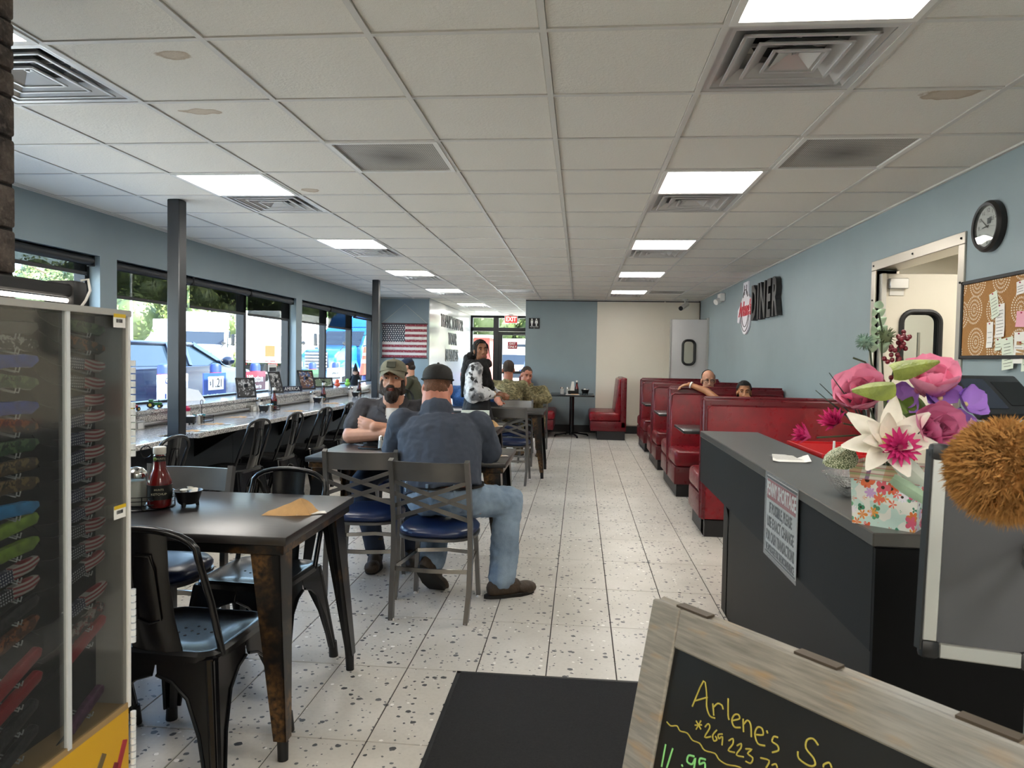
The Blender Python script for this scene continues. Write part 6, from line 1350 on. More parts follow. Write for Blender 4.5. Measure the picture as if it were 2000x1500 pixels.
def trousers(b, P, m, vs=.01, rough=.006, lg=1.0, top=.10, hemr=.066):
    q = MB(); t0 = V(P['torso'][0]); rx, ry = P['trad'][0]
    loft(q, [t0+V((0, 0, -.05)), t0, t0+V((0, 0, top))], [(rx*.9, ry*.9), (rx+.014, ry+.014), (P['trad'][1][0]+.010, P['trad'][1][1]+.010)])
    for s in 'RL':
        h, kn, an = V(P['hip'+s]), V(P['kn'+s]), V(P['an'+s]); e = an+(kn-an)*.02
        q.chain([h, kn], [.098*lg, .078*lg], 14); q.chain([kn, e], [.078*lg, hemr*lg], 14)
    return vox(q, 'trousers', m, vs, 3, b, rough, 15)
def shoes(b, P, m, sm_, w_=.05, L=.28, vs=.007):
    for s in 'RL':
        q = MB(); i = shoe(q, P['an'+s], P['toe'+s], P.get('sup'+s, (0, 0, 1)), L, w_); o = vox(q, 'shoe', m, vs, 2, b); sole('sole', i, L+.03, w_+.004, sm_, o)
def cap_hat(b, H, k, m, brim_m, back=False, panel=None, tilt=0, hc=.088):
    """ball cap; back=True turns the brim behind"""
    Hh = H @ M.Rotation(R(tilt), 4, 'X') @ (M.Rotation(math.pi, 4, 'Z') if back else M.Identity(4)); r3 = Hh.to_3x3(); q = MB(); n = 24; vs = []; fs = []
    rows = [(.0, 1.04), (.25, 1.05), (.5, 1.0), (.7, .88), (.86, .66), (.96, .36), (1.0, .02)]; hh = hc
    for z, r_ in rows:
        for j in range(n):
            a = 2*math.pi*j/n; vs.append(tuple(Hh @ V((math.cos(a)*.083*r_*k, (math.sin(a)*.103*r_-(.006 if back is False else -.012))*k, (.045+z*hh)*k))))
    for i in range(len(rows)-1): fs += [(i*n+j, i*n+(j+1) % n, (i+1)*n+(j+1) % n, (i+1)*n+j) for j in range(n)]
    q._add(vs, fs); c = q.go('cap', m, b)
    MB().ell(tuple(Hh @ V((0, 0, (.046+hc)*k))), .008*k).go('cap_button', m, c)
    MB().tube([tuple(Hh @ V((math.cos(R(a))*.0848*k, (math.sin(R(a))*.1045-(.006 if back is False else -.012))*k, .052*k))) for a in range(0, 360, 15)], 1, closed=True, sq=(.004, .02), up=tuple(r3 @ V((0, 0, 1)))).go('sweatband', m, c)
    q = MB(); vs = []; fs = []; m_ = 12
    for i in range(4):
        t_ = i/3
        for j in range(m_+1):
            a = R(20+140*j/m_); e = 1.0+.72*t_*math.sin(a)**.8
            vs.append(tuple(Hh @ V((math.cos(a)*.084*k*(1+.06*t_), (math.sin(a)*.103*e-.006)*k, (.050-.020*t_-.018*abs(math.cos(a))*t_*2)*k))))
    for i in range(3): fs += [(i*(m_+1)+j, i*(m_+1)+j+1, (i+1)*(m_+1)+j+1, (i+1)*(m_+1)+j) for j in range(m_)]
    q._add(vs, fs); r = bmesh.ops.extrude_face_region(q.bm, geom=list(q.bm.faces)); bmesh.ops.translate(q.bm, verts=[v for v in r['geom'] if isinstance(v, bmesh.types.BMVert)], vec=tuple(r3 @ V((0, 0, .005))))
    q.go('brim', brim_m, c)
    if panel:
        MB().box(tuple(Hh @ V((0, .0985*k, .088*k))), (.062*k, .006, .045*k), r3 @ M.Rotation(R(20), 3, 'X'), .003).go('front_patch', panel, c)
    return c
def short_hair(b, H, k, m, low=-.03, vs=.007, top=True, th=.006, front=.05, name='hair', side=False):
    q = MB(); p = lambda x, y, z: tuple(H @ V((x*k, y*k, z*k))); r3 = H.to_3x3()
    q.ell(p(0, -.020, .040), tuple(x*k for x in (.076+th, .094+th, .087+th)), r3, 18, 14)
    q.ell(p(0, -.055, low+.02), tuple(x*k for x in (.066+th, .055+th, .055)), r3, 16, 10)
    for s in ((-1, 1) if side else ()): q.ell(p(s*.066, -.012, .0), tuple(x*k for x in (.020, .046, .062)), r3, 10, 8)
    o = vox(q, name, m, vs, 1, b, .003, 60)
    # trim away what would cover the face
    bm = bmesh.new(); bm.from_mesh(o.data); Hi = H.inverted()
    kill = [v for v in bm.verts if (lambda c: (c.y > front*k and c.z < .078*k) or (c.y > .012*k and c.z < .045*k) or c.z < low*k-.03*k or (not top and c.z > .062*k))(Hi @ v.co)]
    bmesh.ops.delete(bm, geom=kill, context='VERTS'); bm.to_mesh(o.data); bm.free(); return o
denim, kk = custom('blue_denim', '4a6076', .85); gx = kk.noise(5, 4); gy = kk.noise(420, 2, kk.vmul(kk.coord(), (1, 1, .25))); kk.put(kk.b.inputs['Base Color'], kk.mix(kk.math('MULTIPLY', gy, .5), kk.mix(kk.ramp(gx, .3, .7), '4c6580', '8ba1b6'), 'aabac8')); kk.bump(kk.math('ADD', kk.noise(16, 4), kk.math('MULTIPLY', gy, .2)), .5, .01)
shirt_bl = mat('slate_blue_shirt', '3f4653', .9, var=(6, .1), bump=(22, .5)); shirt_gr = mat('charcoal_work_shirt', '3d3c40', .85, var=(9, .12), bump=(26, .5)); tee = mat('white_tee', 'ccc9c4', .8); boot_m = mat('brown_boot_leather', '3d3023', .6, var=(25, .3), bump=(60, .4)); boot_s = mat('dark_boot_sole', '1a1713', .8); belt_m = mat('black_belt', '14110f', .4); capb = mat('charcoal_cap', '242220', .8, var=(60, .15), bump=(200, .3)); capk = mat('khaki_cap', '6e6a58', .8, var=(80, .1)); capd = mat('dark_mesh_cap', '26241f', .85, bump=(260, .5)); dark_jean = mat('dark_jeans', '1f2838', .85, var=(8, .2))
camo_m = camo('soldier_camouflage', '6f6648', '8f8663', '4a4a30', 20); camo_m.node_tree.nodes['Principled BSDF'].inputs['Roughness'].default_value = .9
# ---- 1 man in the black cap
P = dict(head=(-.085, .235, 1.185), hpitch=-22, hyaw=3, neck=(-.07, .165, 1.06), nk=1.5, torso=[(0, .0, .56), (-.01, .015, .68), (-.03, .065, .82), (-.045, .11, .94), (-.055, .14, 1.02)], trad=[(.19, .135), (.205, .155), (.225, .155), (.23, .145), (.17, .10)],
         shR=(.17, .15, .985), shL=(-.27, .15, .985), elR=(.225, .26, .825), elL=(-.345, .25, .825), wrR=(.06, .48, .805), wrL=(-.20, .49, .805), arm=1.25, hipR=(.10, .04, .575), hipL=(-.10, .04, .575), knR=(.345, .24, .535), anR=(.325, .155, .105), knL=(-.13, .40, .53), anL=(-.095, .20, .175), toeR=(.80, .48, 0), toeL=(.25, .55, -.55), supL=(.1, .6, .6), leg=1.15)
b, H = person('man in a black cap and slate blue shirt, seated with his back turned', (-.745, 3.93, 0), 0, skin_r, P, .0065, 1.03)
shirt(b, dict(P, torso=[(0, -.002, .625)]+P['torso'][1:], trad=[(.205, .152)]+P['trad'][1:]), shirt_bl, .016, 1.0, .008, .008, 'shirt', sl_r=(.088, .078, .058), ch=.022)
trousers(b, P, denim, .008, .012, 1.12, .10, .072)
q = MB(); n_ = 28; q.tube([(math.cos(2*math.pi*j/n_)*.219-.008, math.sin(2*math.pi*j/n_)*.168+.012, .665) for j in range(n_)], 1, closed=True, sq=(.008, .036), up=(0, 0, 1)); q.go('belt', belt_m, b)
for j in (17, 20, 23, 25): a = 2*math.pi*j/n_; MB().box((math.cos(a)*.224-.008, math.sin(a)*.173+.012, .662), (.014, .012, .055), M.Rotation(a, 3, 'Z')).go('belt_loop', denim, b)
shoes(b, P, boot_m, boot_s, .052, .29, .006)
cap_hat(b, H, 1.03, capb, capb, False, None, 15, .098); short_hair(b, H, 1.03, hair_rd, -.05, .006, True, .003)
# ---- 2 bearded man
P = dict(head=(.0, .12, 1.205), hpitch=4, hyaw=-2, neck=(0, .085, 1.065), nk=1.2, torso=[(0, 0, .56), (0, .02, .68), (0, .05, .82), (0, .06, .94), (0, .06, 1.02)], trad=[(.18, .13), (.195, .15), (.21, .15), (.21, .13), (.15, .09)],
         shR=(.215, .05, .995), shL=(-.215, .05, .995), elR=(.285, .17, .815), elL=(-.275, .17, .815), wrR=(-.02, .27, .845), wrL=(.10, .245, .885), arm=1.3, curlR=.4, curlL=.3, hdL=(.9, -.25, .25), hdR=(-.9, -.2, .15), hnR=(0, -1, 0), hnL=(0, -1, 0),
         hipR=(.10, .04, .575), hipL=(-.10, .04, .575), knR=(.16, .44, .53), knL=(-.18, .44, .53), anR=(.05, .50, .105), anL=(-.16, .42, .105), toeR=(0, 1, 0), toeL=(-.2, 1, 0))
b, H = person('bearded man in a khaki cap and charcoal shirt with folded arms', (-1.315, 5.06, 0), R(187), skin_a, P, .0055, 1.06, brow=hair_br, lipw=.019)
q = MB(); loft(q, [(0, .06, .70), (0, .075, .85), (0, .085, .95), (0, .085, 1.012)], [(.13, .145), (.13, .14), (.12, .122), (.085, .085)]); vox(q, 'undershirt', tee, .009, 2, b)
sh = shirt(b, P, shirt_gr, .018, .62, .008, .006, 'work_shirt', sl_r=(.082, .084, .05), collar=False)
bm = bmesh.new(); bm.from_mesh(sh.data)
bmesh.ops.delete(bm, geom=[v for v in bm.verts if v.co.y > .05 and v.co.z > .72 and abs(v.co.x) < .006+max(0, (v.co.z-.88))*.36], context='VERTS'); bm.to_mesh(sh.data); bm.free()
for s in (-1, 1):
    q = MB(); q._add([(s*.075, .03, 1.085), (s*.115, .10, 1.05), (s*.10, .165, 1.0), (s*.045, .185, .965), (s*.045, .145, 1.02), (s*.062, .09, 1.075)], [(0, 1, 2, 3, 4, 5)]); r = bmesh.ops.extrude_face_region(q.bm, geom=list(q.bm.faces)); bmesh.ops.translate(q.bm, verts=[v for v in r['geom'] if isinstance(v, bmesh.types.BMVert)], vec=(0, .004, .006)); q.go('collar', shirt_gr, b)
trousers(b, P, dark_jean, .011, .005); shoes(b, P, boot_m, boot_s, .05, .28, .009)
p = lambda x, y, z: tuple(H @ V((x*1.06, y*1.06, z*1.06))); r3 = H.to_3x3(); q = MB()
q.ell(p(0, .060, -.100), (.052, .050, .060), r3, 16, 12); q.ell(p(0, .040, -.075), (.070, .062, .048), r3, 16, 12); q.tube([p(-.03, .086, -.062), p(-.016, .100, -.047), p(0, .104, -.045), p(.016, .100, -.047), p(.03, .086, -.062)], [.008, .0105, .009, .0105, .008], 8)
for s in (-1, 1): q.cap(p(s*.066, .018, -.01), p(s*.060, .035, -.075), .014, .028, 10)
o = vox(q, 'beard', hair_br, .005, 1, b, .006, 70); bm = bmesh.new(); bm.from_mesh(o.data); Hi = H.inverted()
bmesh.ops.delete(bm, geom=[v for v in bm.verts if (lambda c: abs(c.x) < .024 and -.078 < c.z < -.060 and c.y > .07)(Hi @ v.co)], context='VERTS'); bm.to_mesh(o.data); bm.free()
cap_hat(b, H, 1.06, capk, capk, False, mat('cap_patch', '3a3a2c', .7), 6, .095); short_hair(b, H, 1.06, hair_br, -.03, .007, False, .004)
# ---- 3 woman standing
floral, kk = custom('black_white_floral', 'd6d6d8', .7); n1 = kk.noise(9, 2); n2 = kk.noise(14, 3, kk.vmul(kk.coord(), (1.3, 1, .9))); cc_ = kk.mix(kk.ramp(n1, .50, .62), 'd9d9dc', '6a6b70'); cc_ = kk.mix(kk.ramp(n2, .56, .62), cc_, '141416'); kk.put(kk.b.inputs['Base Color'], kk.mix(kk.ramp(kk.noise(30, 2), .62, .7), cc_, 'b5b5b9')); blk_cloth = mat('black_knit', '0c0b0d', .9, var=(30, .3), bump=(80, .5)); skirt_m = mat('black_apron', '121114', .8, bump=(18, .3))
P = dict(head=(-.01, .03, 1.445), hyaw=-68, hpitch=3, hroll=3, neck=(0, -.005, 1.315), nk=.85, torso=[(0, 0, .84), (0, 0, .98), (0, 0, 1.10), (0, -.005, 1.20), (0, -.01, 1.27)], trad=[(.165, .125), (.125, .10), (.14, .11), (.145, .10), (.10, .06)],
         shR=(.15, -.01, 1.255), shL=(-.15, -.01, 1.255), elR=(.20, -.02, 1.01), elL=(-.18, .02, 1.01), wrR=(.09, .19, .995), wrL=(.0, .24, 1.0), arm=.82, curlR=.7, curlL=.8, hipR=(.08, 0, .84), hipL=(-.08, 0, .84), knR=(.09, .12, .48), knL=(-.09, .02, .48), anR=(.10, .20, .09), anL=(-.09, -.08, .09), toeR=(.25, 1, 0), toeL=(0, 1, 0), leg=.9)
b, H = person('woman with long black hair, black scarf and floral sleeves, standing and looking back', (-1.07, 7.5, 0), R(-86), skin_b, P, .006, .94, brow=hair_bk, lip=lip_w, lipw=.022, wide=.93)
q = MB()
for s in 'RL':
    a, e, w_ = V(P['sh'+s]), V(P['el'+s]), V(P['wr'+s]); q.ell(a+V((0, 0, -.01)), .082); q.cap(a+V((0, -.02, -.06)), e+V((0, -.005, -.01)), .088, .098, 14); q.cap(e+V((0, .01, -.005)), e+(w_-e)*.55, .092, .072, 14); q.cap(e+(w_-e)*.5, e+(w_-e)*.9, .065, .036, 12)
loft(q, P['torso'][1:], [(x+.014, y+.014) for x, y in P['trad'][1:]]); vox(q, 'floral_blouse', floral, .008, 3, b, .008, 22)
q = MB(); loft(q, [(0, .03, 1.0), (0, .02, 1.12), (0, .01, 1.2), (0, 0, 1.29), (0, 0, 1.35)], [(.13, .13), (.155, .13), (.15, .12), (.115, .11), (.08, .085)]); q.cap((.08, .06, 1.28), (.05, .13, 1.1), .06, .05, 12); q.cap((-.06, .06, 1.28), (-.05, .13, 1.05), .05, .05, 12)
q.tube([(.09*math.cos(R(a)), .01+.10*math.sin(R(a)), 1.315+.01*math.sin(R(2*a))) for a in range(0, 360, 20)], .042, 10, True); vox(q, 'scarf', blk_cloth, .009, 2, b, .010, 24)
q = MB(); loft(q, [(0, -.01, .50), (0, -.01, .70), (0, 0, .86), (0, 0, 1.02)], [(.225, .215), (.205, .19), (.185, .15), (.145, .12)]); vox(q, 'skirt', skirt_m, .011, 3, b, .012, 14)
trousers(b, P, floral, .010, .005, .8, .03, .06); shoes(b, P, mat('black_sneaker', '121214', .6), mat('white_rubber_sole', 'd8d6d2', .5), .042, .24, .008)
q = MB(); p = lambda x, y, z: tuple(H @ V((x*.94, y*.94, z*.94))); r3 = H.to_3x3()
q.ell(p(0, -.022, .042), (.080, .094, .086), r3, 18, 12); q.ell(p(0, -.07, -.03), (.072, .055, .085), r3, 16, 12)
nb = V((-.02, -.075, 1.33)); q.chain([p(0, -.07, -.02), tuple(nb+V((0, -.02, .03))), tuple(nb+V((.02, -.06, -.16))), tuple(nb+V((.0, -.08, -.36)))], [.062, .058, .048, .02], 12)
o = vox(q, 'long_hair', hair_bk, .007, 2, b, .006, 40); bm = bmesh.new(); bm.from_mesh(o.data); Hi = H.inverted()
bmesh.ops.delete(bm, geom=[v for v in bm.verts if (lambda c: c.y > .03 and c.z < .072 and abs(c.x) < .075 and c.z > -.13)(Hi @ v.co)], context='VERTS'); bm.to_mesh(o.data); bm.free()
for s in (-1, 1): MB().tube([p(s*.012, .070, .112), p(s*.062, .062, .06), p(s*.076, .058, -.02), p(s*.082, .066, -.09), p(s*.078, .072, -.15)], [.005, .007, .005, .0035, .0015], 7).go('hair_strand', hair_bk, o)
MB().lathe([(.014, -.004), (.018, 0), (.014, .004)], 10, p(.082, -.005, -.045)).go('earring', lid_m, b)
MB().tube([(V(P['wrR'])+V((.034*math.cos(R(a)), 0, .034*math.sin(R(a))))) for a in range(0, 360, 24)], .006, 6, True).go('bracelet', mat('gold_bracelet', 'a8844a', .3, .8), b)
# ---- 4 man in navy cap at the window counter
def seated(hz=1.2, lean=.05, sw=.2, g=1.0, **kw):
    c = lean
    d = dict(head=(0, c+.06, hz), hpitch=-4, neck=(0, c+.02, hz-.145), nk=1.1, torso=[(0, 0, .56), (0, c*.3, .68), (0, c*.7, hz-.39), (0, c, hz-.27), (0, c, hz-.19)], trad=[(.17*g, .13*g), (.17*g, .135*g), (.19*g, .135*g), (.19*g, .125*g), (.13*g, .085*g)],
             shR=(sw, c, hz-.215), shL=(-sw, c, hz-.215), elR=(sw+.06, c+.15, .82), elL=(-sw-.06, c+.15, .82), wrR=(.10, c+.36, .80), wrL=(-.10, c+.36, .80), arm=1.1, hipR=(.09, .04, .575), hipL=(-.09, .04, .575), knR=(.13, .44, .53), knL=(-.13, .44, .53), anR=(.12, .42, .105), anL=(-.12, .42, .105), toeR=(.1, 1, 0), toeL=(-.1, 1, 0))
    d.update(kw); return d
olive = mat('olive_shirt', '3f4030', .9, bump=(30, .4)); navy_c = mat('navy_cap_cloth', '1c2740', .8)
P = seated(1.215, .16, .19, .95, hpitch=-20, wrR=(.10, .46, .81), wrL=(-.06, .48, .81), elR=(.24, .26, .83), elL=(-.24, .26, .83))
b, H = person('man in a navy cap bent over the window counter', (-2.40, 10.8, 0), R(92), skin_a, P, .009, 1.0)
shirt(b, P, olive, .016, .7, .011, .006, 'shirt', sl_r=(.075, .07, .05)); trousers(b, P, dark_jean, .013); shoes(b, P, boot_m, boot_s, .05, .28, .01); cap_hat(b, H, 1.0, navy_c, navy_c); short_hair(b, H, 1.0, hair_br, -.05, .008, False, .006)
q = MB(); q.ell(tuple(H @ V((0, .055, -.09))), (.05, .045, .04), H.to_3x3()); vox(q, 'beard', hair_gr, .008, 1, b, .004, 60)
# ---- 5, 6 soldiers
P = seated(1.215, .10, .21, 1.05, hyaw=8)
b, H = person('soldier in camouflage seen from behind, short dark hair', (-.985, 9.66, 0), R(-4), skin_r, P, .009, 1.02)
shirt(b, P, camo_m, .018, 1.0, .010, .007, 'field_jacket', sl_r=(.080, .072, .055)); trousers(b, P, camo_m, .013); shoes(b, P, mat('tan_boot', '7a6448', .7), boot_s, .05, .28, .01); short_hair(b, H, 1.02, hair_dk, -.02, .007, True, .004)
P = seated(1.13, .22, .21, 1.05, hyaw=28, hpitch=-12, hroll=-6, head=(.02, .31, 1.13), neck=(.01, .235, 1.0), elR=(.27, .30, .80), elL=(-.28, .28, .80), wrR=(.02, .46, .80), wrL=(-.06, .50, .80), knL=(-.20, .44, .53), anL=(-.20, .42, .105))
b, H = person('soldier in camouflage and red undershirt facing the camera, leaning forward', (-.72, 10.62, 0), R(176), skin_r, P, .009, 1.02, brow=hair_dk, closed=True)
shirt(b, P, camo_m, .018, 1.0, .010, .007, 'field_jacket', sl_r=(.082, .074, .055)); trousers(b, P, camo_m, .013); shoes(b, P, mat('tan_boot', '7a6448', .7), boot_s, .05, .28, .01); short_hair(b, H, 1.02, hair_dk, -.02, .007, True, .004)
q = MB().px([(-.028, 1.0), (.028, 1.0), (.010, .84), (-.010, .84)], 'Y', .345, .362); q.go('red_undershirt', mat('red_tee', '7d141c', .8), b)
for s in (-1, 1):
    q = MB(); q._add([(s*.02, .30, 1.01), (s*.075, .27, 1.02), (s*.085, .35, .965), (s*.03, .365, .93)], [(0, 1, 2, 3)]); r = bmesh.ops.extrude_face_region(q.bm, geom=list(q.bm.faces)); bmesh.ops.translate(q.bm, verts=[v for v in r['geom'] if isinstance(v, bmesh.types.BMVert)], vec=(0, .006, .006)); q.go('collar', camo_m, b)
# ---- 7 diner in blue behind the woman
blue_s = mat('striped_blue_shirt', '2f5488', .85, var=(60, .3))
P = seated(1.16, .14, .19, .95, elR=(.33, .22, .84), wrR=(.24, .40, .82), elL=(-.38, .16, .86), wrL=(-.44, .38, .82), hdL=(-.1, .6, .1), hpitch=-10)
b, H = person('diner in a blue striped shirt, mostly hidden behind the standing woman', (-1.42, 9.2, 0), R(180), skin_r, P, .009, .98)
shirt(b, P, blue_s, .016, .75, .011, .006, 'shirt', sl_r=(.075, .07, .05)); trousers(b, P, dark_jean, .014); shoes(b, P, boot_m, boot_s, .05, .28, .011); short_hair(b, H, .98, hair_br, -.03, .008)
# ---- 8 man in glasses, 9 girl in the booths
grey_s = mat('pale_grey_shirt', '8c949c', .85, bump=(25, .4))
P = seated(1.135, .06, .2, 1.05, hpitch=-8, hyaw=0)
b, H = person('balding man in glasses sitting in the booth behind the girl', (1.60, 9.30, 0), R(180), skin_a, P, .007, 1.04, brow=hair_gr)
shirt(b, P, grey_s, .016, .6, .011, .006, 'shirt', sl_r=(.078, .074, .05)); trousers(b, P, dark_jean, .014); shoes(b, P, boot_m, boot_s, .05, .28, .011)
h_ = short_hair(b, H, 1.04, hair_gr, -.03, .007, True, .008); bm = bmesh.new(); bm.from_mesh(h_.data); Hi = H.inverted(); bmesh.ops.delete(bm, geom=[v for v in bm.verts if (lambda c: c.z > .075 and c.y > -.06 or c.z > .045 and c.y > .0)(Hi @ v.co)], context='VERTS'); bm.to_mesh(h_.data); bm.free()
gl_ = put('glasses', MB().tube([tuple(H @ V((-.078, 0, .012))), tuple(H @ V((-.062, .085, .014))), tuple(H @ V((.062, .085, .014))), tuple(H @ V((.078, 0, .012)))], .0025, 6).mesh('glasses', ink), b)
for s in (-1, 1): MB().tube([tuple(H @ V((s*.033+.026*math.cos(R(a)), .094, .008+.018*math.sin(R(a))))) for a in range(0, 360, 24)], .002, 6, True).go('lens_rim', ink, gl_)
P = seated(1.065, .04, .15, .8, head=(0, .06, 1.065), hpitch=0, hyaw=-8, neck=(0, .01, .945), nk=.85, elR=(.33, -.19, 1.06), wrR=(.50, -.27, 1.125), shR=(.15, -.02, .90), shL=(-.15, .02, .88), elL=(-.19, .18, .79), wrL=(-.05, .17, .935), hdL=(.35, .05, .75), hnL=(.3, -1, 0), curlL=.35, hdR=(.9, .10, -.15), hnR=(0, 0, -1), curlR=.45, arm=.85, hipR=(.08, .04, .57), hipL=(-.08, .04, .57))
b, H = person('girl in the booth, hand over her mouth, arm along the seat back', (1.67, 7.58, 0), R(180), skin_t, P, .006, .90, brow=hair_bk, lip=lip_w, wide=.95)
shirt(b, P, mat('dark_top', '201c20', .85), .014, .35, .011, .005, 'top', sl_r=(.062, .06, .04)); trousers(b, P, dark_jean, .014); shoes(b, P, mat('black_sneaker', '121214', .6), mat('white_rubber_sole', 'd8d6d2', .5), .042, .24, .01)
short_hair(b, H, .90, hair_bk, -.04, .006, True, .010, side=True)
q = MB(); q.ell(tuple(H @ V((0, -.095, .05))), .04); q.chain([tuple(H @ V((0, -.1, .03))), tuple(H @ V((.01, -.11, -.08)))], [.034, .018], 10); vox(q, 'ponytail', hair_bk, .008, 1, b, .004, 50)
d_ = (V(P['wrR'])-V(P['elR'])).normalized(); c_ = V(P['wrR'])-d_*.02; u1 = d_.orthogonal().normalized(); u2 = d_.cross(u1)
MB().tube([c_+u1*.034*math.cos(R(a))+u2*.034*math.sin(R(a)) for a in range(0, 360, 20)], 1, closed=True, sq=(.016, .005), up=tuple(d_)).go('wristband', white_pl, b)
bpy.data.scenes.remove(_tmp)
# ================================================================ outside
GZ = -.2
asph = mat('pale_concrete', 'd5d0c6', .9, var=(.6, .12), bump=(30, .1))
gr = MB(); gr.b2((-90, -40, GZ-.1), (XL-.2, 140, GZ)); gr.b2((XL-.2, 19.0, GZ-.1), (60, 140, GZ)); gr = gr.go('ground', asph, smooth=False); tag(gr, kind='structure')
sw = MB().b2((-5.2, -3, GZ), (XL-.2, 19.0, -.02)).go('sidewalk', mat('sidewalk_concrete', 'c4c1b8', .9), smooth=False); tag(sw, kind='structure')
car_glass = mat('tinted_car_glass', '18242f', .15, 0, .35); tail = mat('tail_light_red', '980c12', .3); head = mat('headlight', 'dfe6ea', .15, .3)
def car(name, lab, loc, rz, col_, L=4.7, W=1.85, H=1.7, belt=1.05, hood=1.05, van=False):
    """built facing +Y, wheels on local z = 0"""
    paint = mat(col_[0], col_[1], .22, .2, .6, coat=.6)
    t = thing(name, lab, name.split('_')[-1] if name.split('_')[-1] in ('van', 'car', 'truck') else 'car', loc, rz)
    h = L/2; w2 = W/2
    if van: low = [(-h, .35), (-h, belt), (h-.75, belt), (h-.12, belt-.22), (h, .75), (h, .35)]; gh = [(-h+.06, belt), (-h+.12, H), (h-1.35, H), (h-.70, belt)]
    else: low = [(-h, .35), (-h+.03, belt), (h-1.45, belt), (h-.35, hood-.05), (h-.03, hood-.25), (h, .38)]; gh = [(-h+.10, belt), (-h+.55, H-.03), (-h+.8, H), (h-2.15, H), (h-1.30, belt)]
    q = MB().px(low, 'X', -w2, w2); bmesh.ops.bevel(q.bm, geom=list(q.bm.edges), offset=.06, segments=3, affect='EDGES', profile=.5); q.go('body', paint, t)
    q = MB().prism(gh, lambda y, z: (-w2+.04+.16*max(0, (z-belt)/(H-belt)), y, z), lambda y, z: (w2-.04-.16*max(0, (z-belt)/(H-belt)), y, z)); q.go('windows', car_glass, t, smooth=False)
    a, b = gh[1], gh[-2]
    q = MB().b2((-w2+.16, a[0]-.02, H-.04), (w2-.16, b[0]+.05, H+.03), .03, 3); q.go('roof', paint, t)
    for sx in (-1, 1):
        X0_, X1_ = sx*(w2-.03), sx*(w2-.185)
        ys = [(gh[0][0], gh[1][0])]+([(-.55, -.5), (h-2.5, h-2.45)] if not van else [(h-2.2, h-2.15), (-.3, -.3)])+[(gh[-1][0], gh[-2][0])]
        for yb, yt in ys: MB().tube([(X0_, yb, belt), (X1_, yt, H)], 1, sq=(.09, .05), up=(0, 1, 0)).go('pillar', paint, t)
        MB().ell((sx*(w2+.1), gh[-1][0]-.15, belt+.08), (.13, .06, .08)).go('mirror', paint, t)
        for y in ((-h+.95), (h-.95)):
            wl = MB().lathe([(.18, -.1), (.31, -.11), (.345, -.06), (.345, .06), (.31, .11), (.18, .1)], 20, (sx*(w2-.1), y, .345), M.Rotation(R(90), 3, 'Y')).go('wheel', tyre, t); MB().lathe([(0, -.08), (.2, -.09), (.2, .09), (0, .08)], 14, (sx*(w2-.1), y, .345), M.Rotation(R(90), 3, 'Y')).go('hub', alum, wl)
        for y in (-.75, h-2.75): MB().box((sx*(w2+.01), y, belt-.14), (.025, .2, .03), None, .008).go('door_handle', alum, t)
        MB().box((sx*(w2-.12), -h-.005, belt-.1), (.16, .05, .32), None, .02).go('tail_light', tail, t); MB().box((sx*(w2-.25), h-.03, .72), (.32, .08, .14), None, .02).go('headlight', head, t)
    MB().box((0, -h-.01, .5), (W-.1, .1, .16), None, .03).go('bumper', mat('bumper_plastic', '2a2b2e', .6), t)
    MB().tube([(-.55, h-1.85, belt+.05), (-.35, h-1.85, belt+.05)], .02).go('dashboard', black_pl, t)
    return t
car('dark_blue_car', 'dark blue SUV parked right outside the left windows', (-7.4, 11.55, GZ), 0, ('navy_car_paint', '0b1224'), 4.9, 1.85, 1.72, 1.36, 1.32)
wtr = mat('white_truck_paint', 'e9ecee', .35); blk_glass = mat('dark_windshield', '1c242e', .2, 0, .3)
# box trailers
def trailer(lab, loc, rz, L, plac):
    t = thing('box_trailer', lab, 'trailer', loc, rz, 'white semi trailers')
    MB().b2((-1.3, 0, 1.1), (1.3, L, 3.95), .03, 2).go('box', wtr, t)
    for s in (-1, 1):
        MB().b2((s*.02, -.03, 1.15), (s*1.24, 0, 3.9)).go('door', wtr, t, smooth=False); MB().cyl((s*.45, -.06, 1.15), (s*.45, -.06, 3.9), .025, n=8).go('lock_rod', alum, t)
        for z in (1.4, 2.0, 2.6, 3.2, 3.7): MB().box((s*1.22, -.05, z), (.18, .04, .06)).go('hinge', alum, t, smooth=False)
        MB().box((s*.9, -.03, 1.02), (.5, .05, .1)).go('tail_light', tail, t)
        for y in (1.2, 2.4, L-1.2): MB().lathe([(.2, -.28), (.5, -.28), (.5, .28), (.2, .28)], 18, (s*1.0, y, .5), M.Rotation(R(90), 3, 'Y')).go('wheel', tyre, t)
    MB().box((0, .0, .55), (2.3, .08, .1)).go('bumper_bar', alum, t)
    if plac: MB().box((.75, -.045, 1.75), (.55, .02, .6)).go('placard', mat('orange_placard', '8a430c', .5), t, smooth=False)
    for x in (-.9, -.5, .5, .9): MB().box((x, -.045, 1.2), (.3, .02, .06)).go('reflector', tail, t, smooth=False)
trailer('white box trailer seen from behind with an orange placard', (-17.6, 38, GZ), R(-3), 13, True)
trailer('white box trailer parked broadside behind the dark blue SUV', (-24.2, 48.5, GZ), R(78), 24, False)
